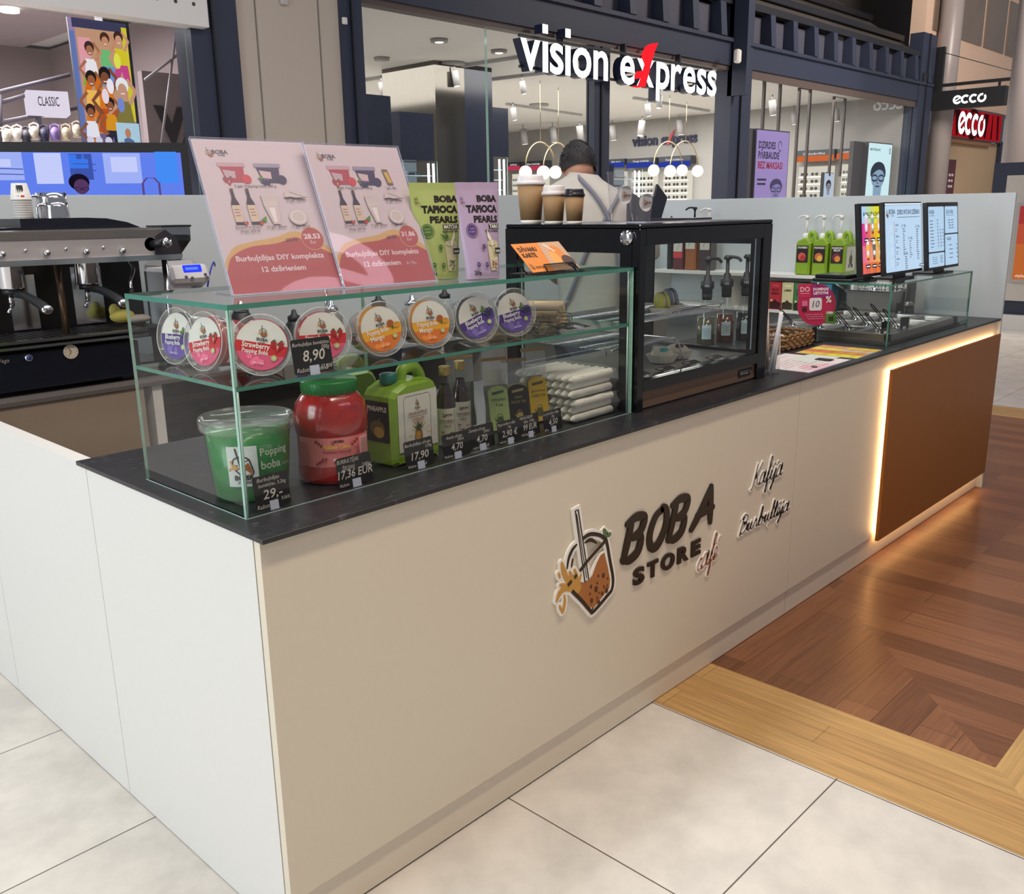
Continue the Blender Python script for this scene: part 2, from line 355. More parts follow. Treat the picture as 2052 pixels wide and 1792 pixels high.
def wood_mat(name, c1, c2, along, pw, pl, off, rough=.32, gap=(60, 38, 24)):
    m = bpy.data.materials.new(name); m.use_nodes = True; nt = m.node_tree; N = nt.nodes.new; L = nt.links; b = nt.nodes['Principled BSDF']
    tc = N('ShaderNodeTexCoord'); mp = N('ShaderNodeMapping'); mp.inputs['Location'].default_value = (off[0], off[1], 0)
    if along == 'y': mp.inputs['Rotation'].default_value = (0, 0, math.radians(-90))
    L.new(tc.outputs['Object'], mp.inputs['Vector'])
    br = N('ShaderNodeTexBrick'); br.offset = 0.37; br.inputs['Scale'].default_value = 1; br.inputs['Brick Width'].default_value = pl; br.inputs['Row Height'].default_value = pw
    br.inputs['Mortar Size'].default_value = .0011; br.inputs['Mortar Smooth'].default_value = .3; br.inputs['Bias'].default_value = -.1
    br.inputs['Color1'].default_value = lin(c1) + (1,); br.inputs['Color2'].default_value = lin(c2) + (1,); br.inputs['Mortar'].default_value = lin(gap) + (1,)
    L.new(mp.outputs[0], br.inputs['Vector'])
    m2 = N('ShaderNodeMapping'); m2.inputs['Scale'].default_value = (3, 60, 1); L.new(mp.outputs[0], m2.inputs['Vector'])
    nz = N('ShaderNodeTexNoise'); nz.inputs['Scale'].default_value = 1.2; nz.inputs['Detail'].default_value = 6; L.new(m2.outputs[0], nz.inputs['Vector'])
    rp = N('ShaderNodeValToRGB'); rp.color_ramp.elements[0].position = .3; rp.color_ramp.elements[0].color = (.72, .72, .72, 1); rp.color_ramp.elements[1].position = .7; rp.color_ramp.elements[1].color = (1.08, 1.08, 1.08, 1)
    L.new(nz.outputs['Fac'], rp.inputs[0]); mx = N('ShaderNodeMix'); mx.data_type = 'RGBA'; mx.blend_type = 'MULTIPLY'; mx.inputs[0].default_value = 1
    L.new(br.outputs['Color'], mx.inputs[6]); L.new(rp.outputs[0], mx.inputs[7]); L.new(mx.outputs[2], b.inputs['Base Color'])
    L.new(nz.outputs['Fac'], rp.inputs[0]); b.inputs['Roughness'].default_value = rough
    bp = N('ShaderNodeBump'); bp.inputs['Strength'].default_value = .12; bp.inputs['Distance'].default_value = .002; L.new(nz.outputs['Fac'], bp.inputs['Height']); L.new(bp.outputs[0], b.inputs['Normal'])
    return m
TILE = tile_mat()
PALEX = wood_mat('pale_oak_x', (205, 165, 105), (190, 148, 92), 'x', .122, 1.3, (0, .94), .38, (120, 92, 58))
PALEY = wood_mat('pale_oak_y', (205, 165, 105), (190, 148, 92), 'y', .1213, 1.3, (0, 0), .38, (120, 92, 58))
REDX = wood_mat('red_wood_x', (146, 98, 66), (112, 72, 46), 'x', .125, .95, (0, .94))
REDY = wood_mat('red_wood_y', (146, 98, 66), (112, 72, 46), 'y', .125, .95, (0, 0))
# object origins of the floor meshes are kept at the world origin so that joints land where they are measured
def ground(name, polys):
    me = bpy.data.meshes.new(name); V = []; F = []; mi = []; mats = []
    for pts, z, mt in polys:
        if mt not in mats: mats.append(mt)
        n = len(pts); o = len(V); V += [(x, y, z) for x, y in pts]; F.append(tuple(range(o, o + n))); mi.append(mats.index(mt))
        if z > 0:
            V += [(x, y, 0) for x, y in pts]
            for i in range(n): F.append((o + i, o + n + i, o + n + (i + 1) % n, o + (i + 1) % n)); mi.append(mats.index(mt))
    me.from_pydata(V, [], F)
    for mt in mats: me.materials.append(mt)
    me.polygons.foreach_set('material_index', mi); o = bpy.data.objects.new(name, me); C.objects.link(o); o['kind'] = 'structure'; return o
bx0, bx1, by0, by1 = 1.448, 1.812, -1.31, -0.945
ground('floor', [([(-8, -8), (32, -8), (32, 24), (-8, 24)], 0, TILE)])
ground('floor_wood_panel', [
    ([(bx0, by0), (bx1, by1), (bx1, 3.9), (bx0, 3.9)], .0025, PALEY), ([(bx0, by0), (7.25, by0), (6.85, by1), (bx1, by1)], .0025, PALEX),
    ([(7.25, by0), (7.25, 3.9), (6.85, 3.9), (6.85, by1)], .0025, PALEY),
    ([(bx1, by1), (bx1 + 1.0, by1 + 1.0), (bx1 + 1.0, 3.9), (bx1, 3.9)], .0025, REDX),
    ([(bx1, by1), (6.85, by1), (6.85, 3.9), (bx1 + 1.0, 3.9), (bx1 + 1.0, by1 + 1.0)], .0025, REDY)])
# ---- facade across the aisle, plane y = 6
YF = 6.0
BEIGE = mat('beige_cladding', (192, 180, 166), .6, noise=.04, scale=3)
SHOPC = mat('shop_ceiling', (205, 203, 200), .8, noise=.02)
GREYW = mat('grey_shop_wall', (150, 148, 145), .8, noise=.03, scale=2)
m = MB(); m.box(4.98, 5.95, 3.62, 19.6, 6.15, 3.93, FRAME); m.box(4.98, 5.98, 3.56, 19.0, 6.12, 3.62, mat('brown_rail', (88, 76, 72), .5)); m.box(4.98, 5.9, 3.93, 19.6, 6.0, 3.98, FRAME)
struct('trim_1', m)
for i, (a, b_) in enumerate(((3.2, 3.64), (4.73, 4.98), (11.72, 12.3), (18.9, 19.62))):
    m = MB(); m.box(a, 5.93, 0, b_, 6.2, 6.5 if i != 3 else 4.9, FRAME)
    m.box(a + (b_ - a) * .42, 5.9, 0, a + (b_ - a) * .46, 5.93, 6.5 if i != 3 else 4.9, mat('frame_groove', (22, 24, 32), .5)); struct('trim_%d' % (i + 2), m)
m = MB(); m.box(3.64, 5.97, 0, 4.73, 6.25, 6.5, BEIGE)
for x in (3.84, 4.5): m.box(x, 5.965, 0, x + .012, 5.972, 6.5, mat('seam_grey', (120, 112, 105), .6))
struct('wall_facade', m)
m = MB(); m.box(8.56, 5.97, 0, 8.87, 6.1, 3.56, FRAME); m.box(8.68, 5.95, 0, 8.71, 5.97, 3.56, mat('frame_groove')); struct('trim_7', m)
m = MB(); m.box(11.72, 5.7, 3.2, 11.82, 6.0, 6.5, FRAME); struct('trim_8', m)
m = MB(); m.pane(4.98, 6.02, .1, 6.74, 6.035, 3.6, SHOPG, EDGEL); struct('window_1', m)
m = MB(); m.pane(6.76, 6.06, .1, 8.56, 6.075, 3.6, SHOPG, EDGEL); struct('window_2', m)
m = MB(); m.pane(12.3, 6.02, .1, 18.9, 6.035, 3.6, SHOPG, EDGEL); m.box(12.3, 5.98, 3.5, 18.9, 6.02, 3.56, mat('brown_rail')); struct('window_3', m)
# upper storey: dark soffit, sloping glazed canopy, beige block with windows at the right end
UPW = mat('dark_upper_wall', (66, 60, 56), .8)
m = MB(); m.box(-8, 8.5, 4.3, 40, 8.7, 14, UPW); m.box(-8, 6.0, 8.4, 20.4, 8.7, 8.6, UPW); struct('wall_upper', m)
can = thing('canopy', 'dark blue slatted canopy with upright fins over the optician shop front', 'canopy', (12, 6, 3.98))
m = MB()
SL = mat('canopy_glass', (92, 86, 82), .35); RAIL = mat('canopy_rail', (30, 31, 38), .45)
V = [(4.98, 5.96, 3.98), (19.5, 5.96, 3.98), (19.5, 5.96, 4.42), (4.98, 5.96, 4.42)]; m.box(4.98, 6.08, 3.98, 19.5, 6.1, 4.40, mat('fin_back', (74, 74, 88), .6)); build('back_board', m, can)
m = MB(); m.add([(4.98, 6.0, 4.42), (19.5, 6.0, 4.42), (19.5, 8.4, 6.1), (4.98, 8.4, 6.1)], [(0, 1, 2, 3)], SL); build('roof_glass', m, can)
m = MB()
for (y, z, r) in ((6.0, 4.44, .05), (6.6, 4.87, .05), (7.3, 5.36, .05), (8.1, 5.92, .09)): m.box(4.98, y - r, z, 19.5, y + r, z + 2 * r, RAIL)
m.box(19.0, 5.9, 3.98, 19.5, 8.3, 4.15, RAIL); build('rail', m, can)
x = 7.0; k = 0
while x < 19.3:
    if not 11.5 < x < 12.3:
        m = MB(); m.prism([(5.88, 3.985), (6.075, 3.985), (6.075, 4.50), (5.92, 4.43)], 0, .15, FRAME, Matrix(((0, 0, 1, x), (1, 0, 0, 0), (0, 1, 0, 0), (0, 0, 0, 1)))); build('fin', m, can)
    x += .72
m = MB(); m.box(19.62, 6.2, 3.75, 26.6, 6.5, 9, BEIGE)
PINKW = mat('warm_cladding', (222, 190, 168), .7, noise=.03, scale=2); m.mats[0] = PINKW
WG = mat('upper_window', (120, 104, 92), .25, noise=.25, scale=1.2)
for r in range(2):
    for c in range(4):
        m.box(20.0 + c * 1.6, 6.17, 5.1 + r * 1.35, 21.42 + c * 1.6, 6.2, 6.3 + r * 1.35, WG)
struct('wall_upper_right', m)
m = MB(); m.box(20.3, 6.25, 0, 26.6, 6.5, 3.05, mat('tan_shop_wall', (190, 162, 130), .7, noise=.06, scale=1)); m.box(25.2, 6.16, 0, 26.4, 6.3, 3.1, mat('navy_pier', (34, 38, 58), .5)); m.box(20.6, 6.15, 2.95, 24.4, 6.25, 3.05, mat('shelf_wood', (150, 105, 70), .5)); struct('wall_shoe_shop_right', m)
# columns
COLM = mat('column_grey', (150, 140, 138), .35, noise=.03, scale=3)
for i, (px, yy, w_) in enumerate(((1881, 5.95, 46), (2036, 3.1, 54))):
    P = aty(px, 300, yy); dist = -(_R.inverted() @ (P - CAM)).z; r = w_ / FPX * dist / 2.2
    m = MB(); m.lathe([(r, 0), (r, 9)], COLM, 40, Matrix.Translation((P.x, yy, 0))); struct('column_%d' % (i + 1), m)
# right-hand building corner with poster
m = MB(); m.box(12.4, -3, 0, 12.6, 2.42, 2.12, FRAME); m.box(12.36, -3, .38, 12.4, 2.24, 1.96, mat('white_wall_panel', (205, 198, 190), .6)); m.box(12.3, -3, 0, 12.42, 2.35, .2, WHITE); struct('wall_right', m)
t = thing('poster', 'framed red and orange advertising poster at the right edge of the picture', 'poster', (12.34, 1.0, .6))
m = MB(); m.box(12.31, .45, .62, 12.36, 2.075, 1.62, mat('poster_frame', (190, 186, 184), .3, .4)); build('frame', m, t)
m = MB(); g = G(m, frame((12.308, 2.03, .66), (0, -1, 0), UP)); g.rect(0, 0, 1.6, .92, ink((214, 112, 40), .15)); g.rect(0, .45, 1.6, .92, ink((206, 84, 48), .15)); g.rect(0, .7, 1.6, .92, ink((186, 44, 46), .15))
g.rect(.16, .50, .6, .62, ink((70, 24, 70))); g.text('citybee', .03, .03, .035, ink((250, 220, 190), .3), align='l', bold=.02); build('print', m, t)
# ---- optician interior
m = MB(); m.box(3.8, 6.2, 3.74, 19.0, 21, 3.8, SHOPC); struct('ceiling_optician', m)
m = MB(); m.box(18.88, 6.2, 0, 19.0, 21, 3.74, GREYW); struct('wall_optician_right', m)
m = MB(); m.box(3.8, 20.9, 0, 19.0, 21, 3.74, GREYW); struct('wall_optician_back', m)
m = MB(); m.box(4.3, 6.25, 0, 4.4, 21, 3.74, GREYW); struct('wall_optician_left', m)
m = MB(); m.box(3.9, 6.25, 0.0, 18.88, 20.9, .012, mat('optician_floor', (200, 194, 186), .35)); struct('floor_optician', m)
# main shop sign: one thing, twelve raised lit letters
sgn = thing('shop_sign', 'large lit white lettering vision express with a red slash hanging over the shop door', 'sign', (9.3, 5.8, 3.1))
GL = glow('sign_white', (250, 252, 255), 3.2); GR = glow('sign_red', (235, 30, 40), 1.5); SIDE = mat('letter_side', (22, 30, 62), .5)
bx = aty(1053, 138, 5.8); bx2 = aty(1432, 192, 5.8); base = (bx.z + bx2.z) / 2 - .0; xs_ = bx.x - .12
word = 'vision express'; Wd = (bx2.x + .02) - xs_; adv = []; tot = 0
def _adv(ch):
    if ch == ' ': return .30
    V = text_tris(ch, .016, 4)[0]; return max(p[0] for p in V) - min(p[0] for p in V) + .045
for ch in word: adv.append(_adv(ch)); tot += adv[-1]
kx = Wd / tot; x = xs_; hh = .455
for ch, a in zip(word, adv):
    if ch != ' ':
        m = MB(); Mx = frame((x + a * kx / 2, 5.78, base), FX, UP)
        if ch == 'x':
            m.text3('x', Mx, hh, GL, SIDE, -.12, 0, .016, a * kx * .86)
            q = [(-.17, -.02), (-.10, .10), (-.04, .24), (.03, .38), (.12, .49), (.22, .53), (.15, .42), (.09, .30), (.04, .17), (-.01, .05), (-.04, -.02)]
            m.prism(q, -.1, .03, GR, Mx); build('letter', m, sgn, label='white letter with a red curved slash')
        else:
            m.text3('ı' if ch == 'i' else ch, Mx, hh, GL, SIDE, -.12, 0, .016, a * kx * .88 * (.8 if ch == 'i' else 1))
            if ch == 'i': m.box(-.047, hh * .87, -.12, .047, hh * 1.08, -.0002, SIDE, Mx); m.box(-.045, hh * .873, 0, .045, hh * 1.077, .001, GL, Mx)
            build('letter', m, sgn)
    x += a * kx
m = MB(); m.box(xs_ + .1, 5.86, base + .02, xs_ + Wd, 5.89, base + .05, RAIL); m.box(xs_ + .1, 5.86, base + .34, xs_ + Wd, 5.89, base + .37, RAIL)
for q in (.2, .5, .8): m.box(xs_ + Wd * q, 5.87, base, xs_ + Wd * q + .03, 5.95, 3.62, RAIL)
build('mounting_rail', m, sgn)
# inner wall lettering
P0 = atx(1267, 290, 18.86); P1 = atx(1397, 284, 18.86)
m = MB(); Mw = frame((18.87, (P0.y + P1.y) / 2, 3.13), (0, -1, 0), UP); NAVY = mat('navy_letters', (38, 40, 66), .5)
m.text3('vision express', Mw, .235, NAVY, NAVY, 0, .03, .03, P0.y - P1.y)
q = [(.08, -.03), (.14, .08), (.20, .2), (.27, .29), (.34, .32), (.29, .22), (.24, .12), (.18, -.02)]
SL2 = q
wsg = thing('wall_sign', 'dark blue vision express lettering on the inner grey shop wall', 'sign', (18.87, (P0.y + P1.y) / 2, 3.1)); build('lettering', m, wsg)
m = MB(); m.prism(SL2, .031, .04, mat('red_letters', (170, 60, 70), .5), Mw); build('red_slash', m, wsg)
# header boxes + display boards along the inner right wall
def header(u0, u1, v0, v1, txt, strip, label, k):
    a = atx(u0, (v0 + v1) / 2, 18.7); b = atx(u1, (v0 + v1) / 2, 18.7); zt = atx((u0 + u1) / 2, v0, 18.7).z; zb = atx((u0 + u1) / 2, v1, 18.7).z
    t = thing('display_header', label, 'shop display', (18.75, (a.y + b.y) / 2, zb), group=None)
    m = MB(); m.box(18.6, b.y, zb, 18.86, a.y, zt, mat('header_dark', (52, 54, 60), .5)); build('box', m, t)
    m = MB(); m.box(18.58, b.y, zb - .06, 18.6, a.y, zb + .06, strip); build('strip', m, t)
    m = MB(); g = G(m, frame((18.598, (a.y + b.y) / 2, zb + (zt - zb) * .45), (0, -1, 0), UP)); g.text(txt, 0, 0, (zt - zb) * .26, lit((235, 235, 240), 1.0), w=(a.y - b.y) * .55, bold=.01); build('lettering', m, t)
    # lit board with rows of frames under it
    m = MB(); m.box(18.7, b.y + .08, .7, 18.86, a.y - .08, zb - .16, glow('board_cream_%d' % k, (238, 232, 214), .85)); build('board', m, t)
    m = MB(); z = zb - .32; g = G(m, frame((18.69, a.y - .1, 0), (0, -1, 0), UP), step=.001); dk = mat('spectacle_dark', (48, 44, 44), .4); WW = a.y - b.y - .2
    n = max(3, int(WW / .22)); L = []
    while z > 1.5:
        for i in range(n):
            x = (i + .5) * WW / n; w_ = WW / n * .36
            for s_ in (-1, 1): L.append([(x + s_ * w_ * .55 + w_ * .48 * math.cos(a_ * .785), z + .035 * math.sin(a_ * .785)) for a_ in range(8)])
        z -= .15
    g.polys(L, dk); build('spectacles', m, t, kind='stuff')
    m = MB(); z = zb - .39
    while z > 1.4: m.box(18.66, b.y + .1, z, 18.7, a.y - .1, z + .02, mat('white_shelf', (240, 238, 230), .5, emit=.3)); z -= .15
    build('shelf', m, t)
PINK = glow('strip_pink', (205, 60, 90), .8); BLUE = glow('strip_blue', (50, 70, 170), .8); ORG = glow('strip_orange', (225, 110, 50), .9)
header(1022, 1046, 325, 337, 'kolekcija', PINK, 'dark header with pink strip at the far left of the inner wall', 0)
header(1048, 1098, 323, 337, 'Dāmu kolekcija', PINK, 'dark header lettered Dāmu kolekcija with a pink strip, on the optician inner wall', 1)
header(1222, 1256, 319, 331, 'Jūsu nu ar', BLUE, 'short dark header right of the door post with blue strip', 2)
header(1261, 1318, 317, 331, 'Kungu kolekcija', BLUE, 'dark header Kungu kolekcija left of its twin, above lit spectacle board', 3)
header(1325, 1388, 313, 329, 'Kungu kolekcija', BLUE, 'rightmost Kungu kolekcija header with blue strip in the doorway view', 4)
header(1596, 1676, 301, 318, 'Saulesbrilles', ORG, 'dark header Saulesbrilles with orange strip beside the small face screen', 5)
header(1682, 1722, 298, 313, 'Saulesbrilles', ORG, 'dark Saulesbrilles header partly hidden behind the tall lit face poster', 6)
# dark tall cabinets and glass showcases
def cab(u0, u1, v, y, d, label, m_=None, zb=0.0, name='display_cabinet'):
    a = aty(u0, v, y); b = aty(u1, v, y); m = MB(); mt = m_ or mat('cabinet_dark', (26, 30, 44), .18, noise=.1)
    m.box(a.x, y, zb, b.x, y + d, (a.z + b.z) / 2, mt); return tag(build(name, m), label, 'cabinet')
cab(722, 782, 190, 8.0, 1.2, 'tall dark cabinet at the far left inside the optician window', zb=.012)
cab(800, 868, 226, 8.6, .5, 'dark cabinet panel above a lit shelf, left of the mirrored pillar', zb=2.32)
cab(985, 1018, 216, 9.5, .6, 'narrow dark blue panel right of the mirrored pillar', zb=2.48)
cab(1221, 1230, 330, 9.5, .3, 'slim dark upright beside the glass showcase by the door post', zb=.012)
a = aty(872, 180, 9.0); b = aty(986, 176, 9.0)
m = MB(); m.box(a.x, 9.0, .012, a.x + (b.x - a.x) * .5, 10.2, 3.74, mat('mirror_grey', (104, 100, 94), .10, .9)); m.box(a.x + (b.x - a.x) * .5, 9.0, .012, b.x, 10.2, 3.74, mat('cabinet_dark')); struct('column_3', m)
def showcase(u0, u1, v0, y, label, pic=False):
    a = aty(u0, v0, y); b = aty(u1, v0, y); t = thing('glass_showcase', label, 'showcase', ((a.x + b.x) / 2, y + .2, .012)); Wd = b.x - a.x; zt = a.z
    m = MB(); m.pane(a.x, y, .9, b.x, y + .01, zt, SHOPG, EDGEL); m.box(a.x, y, .012, b.x, y + .5, .9, WHITE); build('case', m, t)
    m = MB(); m.box(a.x, y + .45, .9, b.x, y + .5, zt, glow('showcase_back', (150, 165, 175), .55)); build('back', m, t)
    for fx in (.80, .95):
        m = MB(); m.cyl((a.x + Wd * fx, y + .05, .95), (a.x + Wd * fx, y + .05, zt - .03), .017, glow('tube_white', (240, 246, 255), 3.5), 10); build('light_tube', m, t)
    z = zt - .2
    while z > 1.5:
        m = MB(); m.box(a.x + .03, y + .1, z, b.x - .03, y + .42, z + .012, mat('glass_shelf_pale', (170, 200, 205), .2)); build('shelf', m, t)
        m = MB()
        for i in range(int(Wd * .75 / .11)):
            cx = a.x + .08 + i * .11 + random.uniform(-.02, .02); c_ = random.choice([(20, 20, 24), (70, 50, 40), (120, 40, 50), (210, 210, 215), (30, 40, 70)])
            mt = mat('frame_%d' % c_[0], c_, .3)
            for s_ in (-.024, .024): m.tube([(cx + s_ + .022 * math.cos(q * .9), y + .2, z + .045 + .018 * math.sin(q * .9)) for q in range(8)], .0045, mt, 5)
            m.box(cx - .03, y + .2, z + .012, cx - .024, y + .33, z + .05, mt)
        build('spectacles', m, t, kind='stuff'); z -= .16
    if pic:
        m = MB(); g = G(m, frame((a.x + .02, y + .44, zt - .34), FX, UP)); g.rect(0, 0, Wd * .6, .3, lit((214, 190, 178), .9)); g.disc(Wd * .3, .14, .09, lit((190, 130, 100), .9)); g.disc(Wd * .2, .24, .07, lit((120, 60, 50), .8)); g.line([(Wd * .12, .17), (Wd * .5, .17)], .02, lit((40, 30, 30), .8)); build('picture', m, t)
showcase(808, 876, 321, 8.5, 'lit glass showcase of spectacles just above the right price board')
showcase(955, 1017, 313, 9.3, 'glass showcase with a face picture and two light tubes, right of the mirrored pillar', True)
showcase(1228, 1288, 337, 9.6, 'glass showcase of spectacles right of the door post, behind the employee')
# track rails and spotlights
def spot(u, v, y, label, down=(.15, -.1), s=1.0):
    P = atz(u, v, 3.58)
    if P.x > 18.55: P = atx(u, v, 18.55)
    y = P.y; dep = -(_R.inverted() @ (P - CAM)).z; s = 24 * s * dep / FPX / .26
    t = thing('track_spotlight', label, 'spotlight', (P.x, y, P.z), group=None)
    m = MB(); d = Vector((down[0], down[1], -1)).normalized(); L = .26 * s
    m.cyl(P + Vector((0, 0, .04)), P + Vector((0, 0, .04)) + d * L, .062 * s, mat('spot_white', (150, 148, 148), .6), 18); build('housing', m, t)
    m = MB(); m.cyl(P + Vector((0, 0, .04)) + d * L * .98, P + Vector((0, 0, .04)) + d * (L * 1.02), .05 * s, glow('spot_glow', (255, 246, 225), 3), 18); build('lamp', m, t)
    m = MB(); m.cyl(P + Vector((0, 0, .04)), (P.x, y, 3.72), .012, mat('spot_white'), 8); build('stem', m, t)
def track(u0, v0, u1, v1, lab):
    a = atz(u0, v0, 3.70); b = atz(u1, v1, 3.70); d = (b - a).normalized(); w = Vector((-d.y, d.x, 0)) * .03; m = MB()
    V = [a - w, b - w, b + w, a + w]; m.add([(p.x, p.y, 3.69) for p in V] + [(p.x, p.y, 3.74) for p in V], [(3, 2, 1, 0), (0, 1, 5, 4), (1, 2, 6, 5), (2, 3, 7, 6), (3, 0, 4, 7)], mat('track_white', (176, 176, 176), .5))
    tag(build('ceiling_track', m), lab, 'ceiling track')
track(727, 163, 1050, 116, 'long ceiling track crossing the optician window above the mirrored pillar')
track(930, 168, 1180, 138, 'second ceiling track behind, running towards the v of the big sign')
track(1015, 210, 1165, 232, 'ceiling track over the pendant lamps left of the door post')
track(1270, 198, 1420, 224, 'ceiling track over the pendant lamps right of the door post')
for a_ in [(764, 170, 7.4, 'spotlight nearest the left frame of the optician window, lit', (.15, -.1), 1.1), (911, 148, 7.6, 'lit spotlight above the mirrored pillar', (.1, -.1), 1.2), (822, 205, 8.6, 'small spotlight over the dark cabinet left of the pillar'),
        (965, 178, 8.2, 'spotlight in front of the dark top of the pillar', (.15, -.1), 1.0), (1046, 168, 8.4, 'spotlight under the letter v of the big sign'), (1028, 220, 10.0, 'spotlight right of the narrow dark blue panel'),
        (1048, 262, 12.5, 'leftmost spotlight over the pink headers', (.2, 0), 1.2), (1107, 258, 12.5, 'middle spotlight over the pink headers', (.2, 0), 1.2), (1161, 256, 12.5, 'spotlight beside the door post over the employee', (.2, 0), 1.2),
        (1227, 254, 12.5, 'spotlight immediately right of the door post', (.2, 0), 1.2), (1287, 246, 11.5, 'spotlight above the word vision on the inner wall', (-.2, 0), 1.2), (1362, 243, 11.5, 'spotlight above the end of the inner wall lettering', (.2, 0), 1.2),
        (1297, 212, 10.0, 'spotlight hanging between x and p of the big sign'), (1322, 196, 9.0, 'spotlight just below the r of the big sign', (-.1, 0)), (1547, 205, 9.5, 'lit spotlight in the right window above the hearing poster', (.1, -.1), 1.2), (1590, 228, 9.0, 'spotlight beside the thin black hanging frames'), (1675, 222, 9.0, 'spotlight behind the tall black hanging frame')]:
    spot(*a_)
for i, (u, v, lab) in enumerate(((765, 116, 'white smoke detector on the optician ceiling'), (905, 126, 'large round speaker grille in the ceiling left of the glass joint'), (880, 79, 'recessed downlight nearest the top of the window'), (1000, 101, 'recessed downlight right of the glass joint'), (1080, 209, 'round ceiling speaker above the pendant lamps'))):
    P = atz(u, v, 3.735); m = MB(); r = .2 if 'speaker' in lab else .11; m.lathe([(r, 3.70), (r, 3.738)], mat('grille_grey', (160, 158, 156), .6), 24, Matrix.Translation((P.x, P.y, 0)))
    if 'downlight' in lab: m.lathe([(r * .5, 3.697), (r * .5, 3.7)], glow('spot_glow', (255, 246, 225), 3), 20, Matrix.Translation((P.x, P.y, 0)))
    tag(build('ceiling_fitting', m), lab, 'ceiling fitting')
# pendant lamps: arc with two globes on a cord
def pendant(uc, vt, ul, ur, vb, y, label, vg=None):
    t = aty(uc, vt, y); l = aty(ul, vb, y); r = aty(ur, vb, y); th = thing('pendant_lamp', label, 'pendant lamp', (t.x, y, t.z)); brass = mat('brass', (178, 158, 122), .25, 1.0)
    m = MB(); P = [(t.x + (l.x - t.x) * math.cos(a) if a > math.pi / 2 else t.x + (r.x - t.x) * math.cos(a), y, l.z + (t.z - l.z) * math.sin(a)) for a in []]
    for i in range(21):
        a = math.pi * i / 20; cx = t.x - (t.x - l.x) * math.cos(a) if a < math.pi / 2 else t.x - (r.x - t.x) * math.cos(a)
        P.append((cx, y, l.z + (t.z - l.z) * math.sin(a)))
    m.tube(P, .012, brass, 8); build('arc', m, th)
    m = MB(); m.cyl((t.x, y, t.z), (t.x, y, 3.73), .005, brass, 6); build('cord', m, th)
    for q in (l, r):
        m = MB(); m.sphere((q.x, y, q.z - .06), .11 if y < 9.5 else .12, glow('globe_white', (255, 240, 214), 2.2), 20, 12); build('globe', m, th)
pendant(1083, 285, 1053, 1113, 338, 9.4, 'arched brass pendant lamp with two globes, left one of the pair before the door post')
pendant(1119, 287, 1089, 1143, 339, 9.8, 'arched pendant lamp overlapping the left one, partly behind the employee head')
pendant(1340, 284, 1310, 1367, 335, 9.2, 'arched pendant with two globes under the inner wall lettering, left of two')
pendant(1374, 283, 1343, 1398, 337, 9.6, 'rightmost arched pendant lamp in the doorway view')
# hanging posters and screens in the right window
def face(g, cx, cy, w, h, dk, sk, em):
    g.disc(cx, cy, w * .3, sk, h * .24); g.poly([(cx - w * .17, cy - h * .4), (cx + w * .17, cy - h * .4), (cx + w * .2, cy - h * .1), (cx - w * .2, cy - h * .1)], sk)
    g.poly(spline([(cx - w * .32, cy), (cx - w * .34, cy + h * .14), (cx - w * .2, cy + h * .27), (cx + .02 * w, cy + h * .31), (cx + w * .22, cy + h * .26), (cx + w * .33, cy + h * .12), (cx + w * .31, cy), (cx + w * .2, cy + h * .12), (cx, cy + h * .15), (cx - w * .2, cy + h * .08)], 4, True), dk)
    for s_ in (-1, 1):
        g.line([(cx + s_ * w * .15 + w * .13 * math.cos(q * .524), cy - h * .02 + h * .06 * math.sin(q * .524)) for q in range(13)], w * .03, dk)
    g.line([(cx - w * .02, cy - h * .05), (cx - w * .03, cy - h * .12), (cx + w * .03, cy - h * .13)], w * .02, dk); g.line([(cx - w * .09, cy - h * .19), (cx + w * .09, cy - h * .19)], w * .025, dk)
P0 = aty(1517, 257, 6.35); P1 = aty(1584, 264, 6.35); z0 = .013; zt = (P0.z + P1.z) / 2; Wd = P1.x - P0.x
t = thing('hearing_poster', 'lavender poster reading DZIRDES PĀRBAUDE BEZ MAKSAS hung in the right shop window', 'poster', (P0.x + Wd / 2, 6.35, z0))
m = MB(); m.box(P0.x, 6.36, z0, P1.x, 6.42, zt, mat('poster_edge', (60, 56, 66), .5)); m.box(P0.x - .35, 6.42, z0, P0.x, 6.9, zt, mat('poster_side', (74, 72, 76), .6)); build('panel', m, t)
m = MB(); g = G(m, frame((P0.x, 6.358, z0), FX, UP)); H = zt - z0; g.rect(.02, 0, Wd - .02, H - .02, ink((138, 122, 182), .25)); dk = ink((34, 28, 60))
g.text('DZIRDES', .1, H - .30, .105, dk, w=Wd * .5, bold=.03, align='l'); g.text('PĀRBAUDE', .1, H - .46, .105, dk, w=Wd * .62, bold=.03, align='l'); g.text('BEZ MAKSAS!', .1, H - .62, .105, ink((150, 30, 60)), w=Wd * .74, bold=.03, align='l')
g.line([(Wd * .72 + .06 * math.cos(q * .5), H - .25 + .08 * math.sin(q * .5)) for q in range(12)], .015, dk); face(g, Wd * .66, H - .95, Wd * .55, .55, ink((60, 52, 96)), ink((120, 112, 170), .2), 0)
g.line([(.1, H - .80), (.4, H - .80)], .03, dk); g.line([(.1, H - .87), (.38, H - .87)], .03, dk); build('print', m, t)
P0 = aty(1742, 283, 6.3); P1 = aty(1790, 289, 6.3); Wd = P1.x - P0.x; zt = (P0.z + P1.z) / 2; H = zt - 1.0
t = thing('lightbox_poster', 'tall lit white poster of a face with spectacles in the right window', 'poster', (P0.x + Wd / 2, 6.3, .012))
m = MB(); m.box(P0.x, 6.31, .012, P1.x, 6.5, zt, mat('poster_side')); m.box(P0.x - .42, 6.42, 1.0, P0.x, 6.5, zt, mat('poster_side')); build('case', m, t)
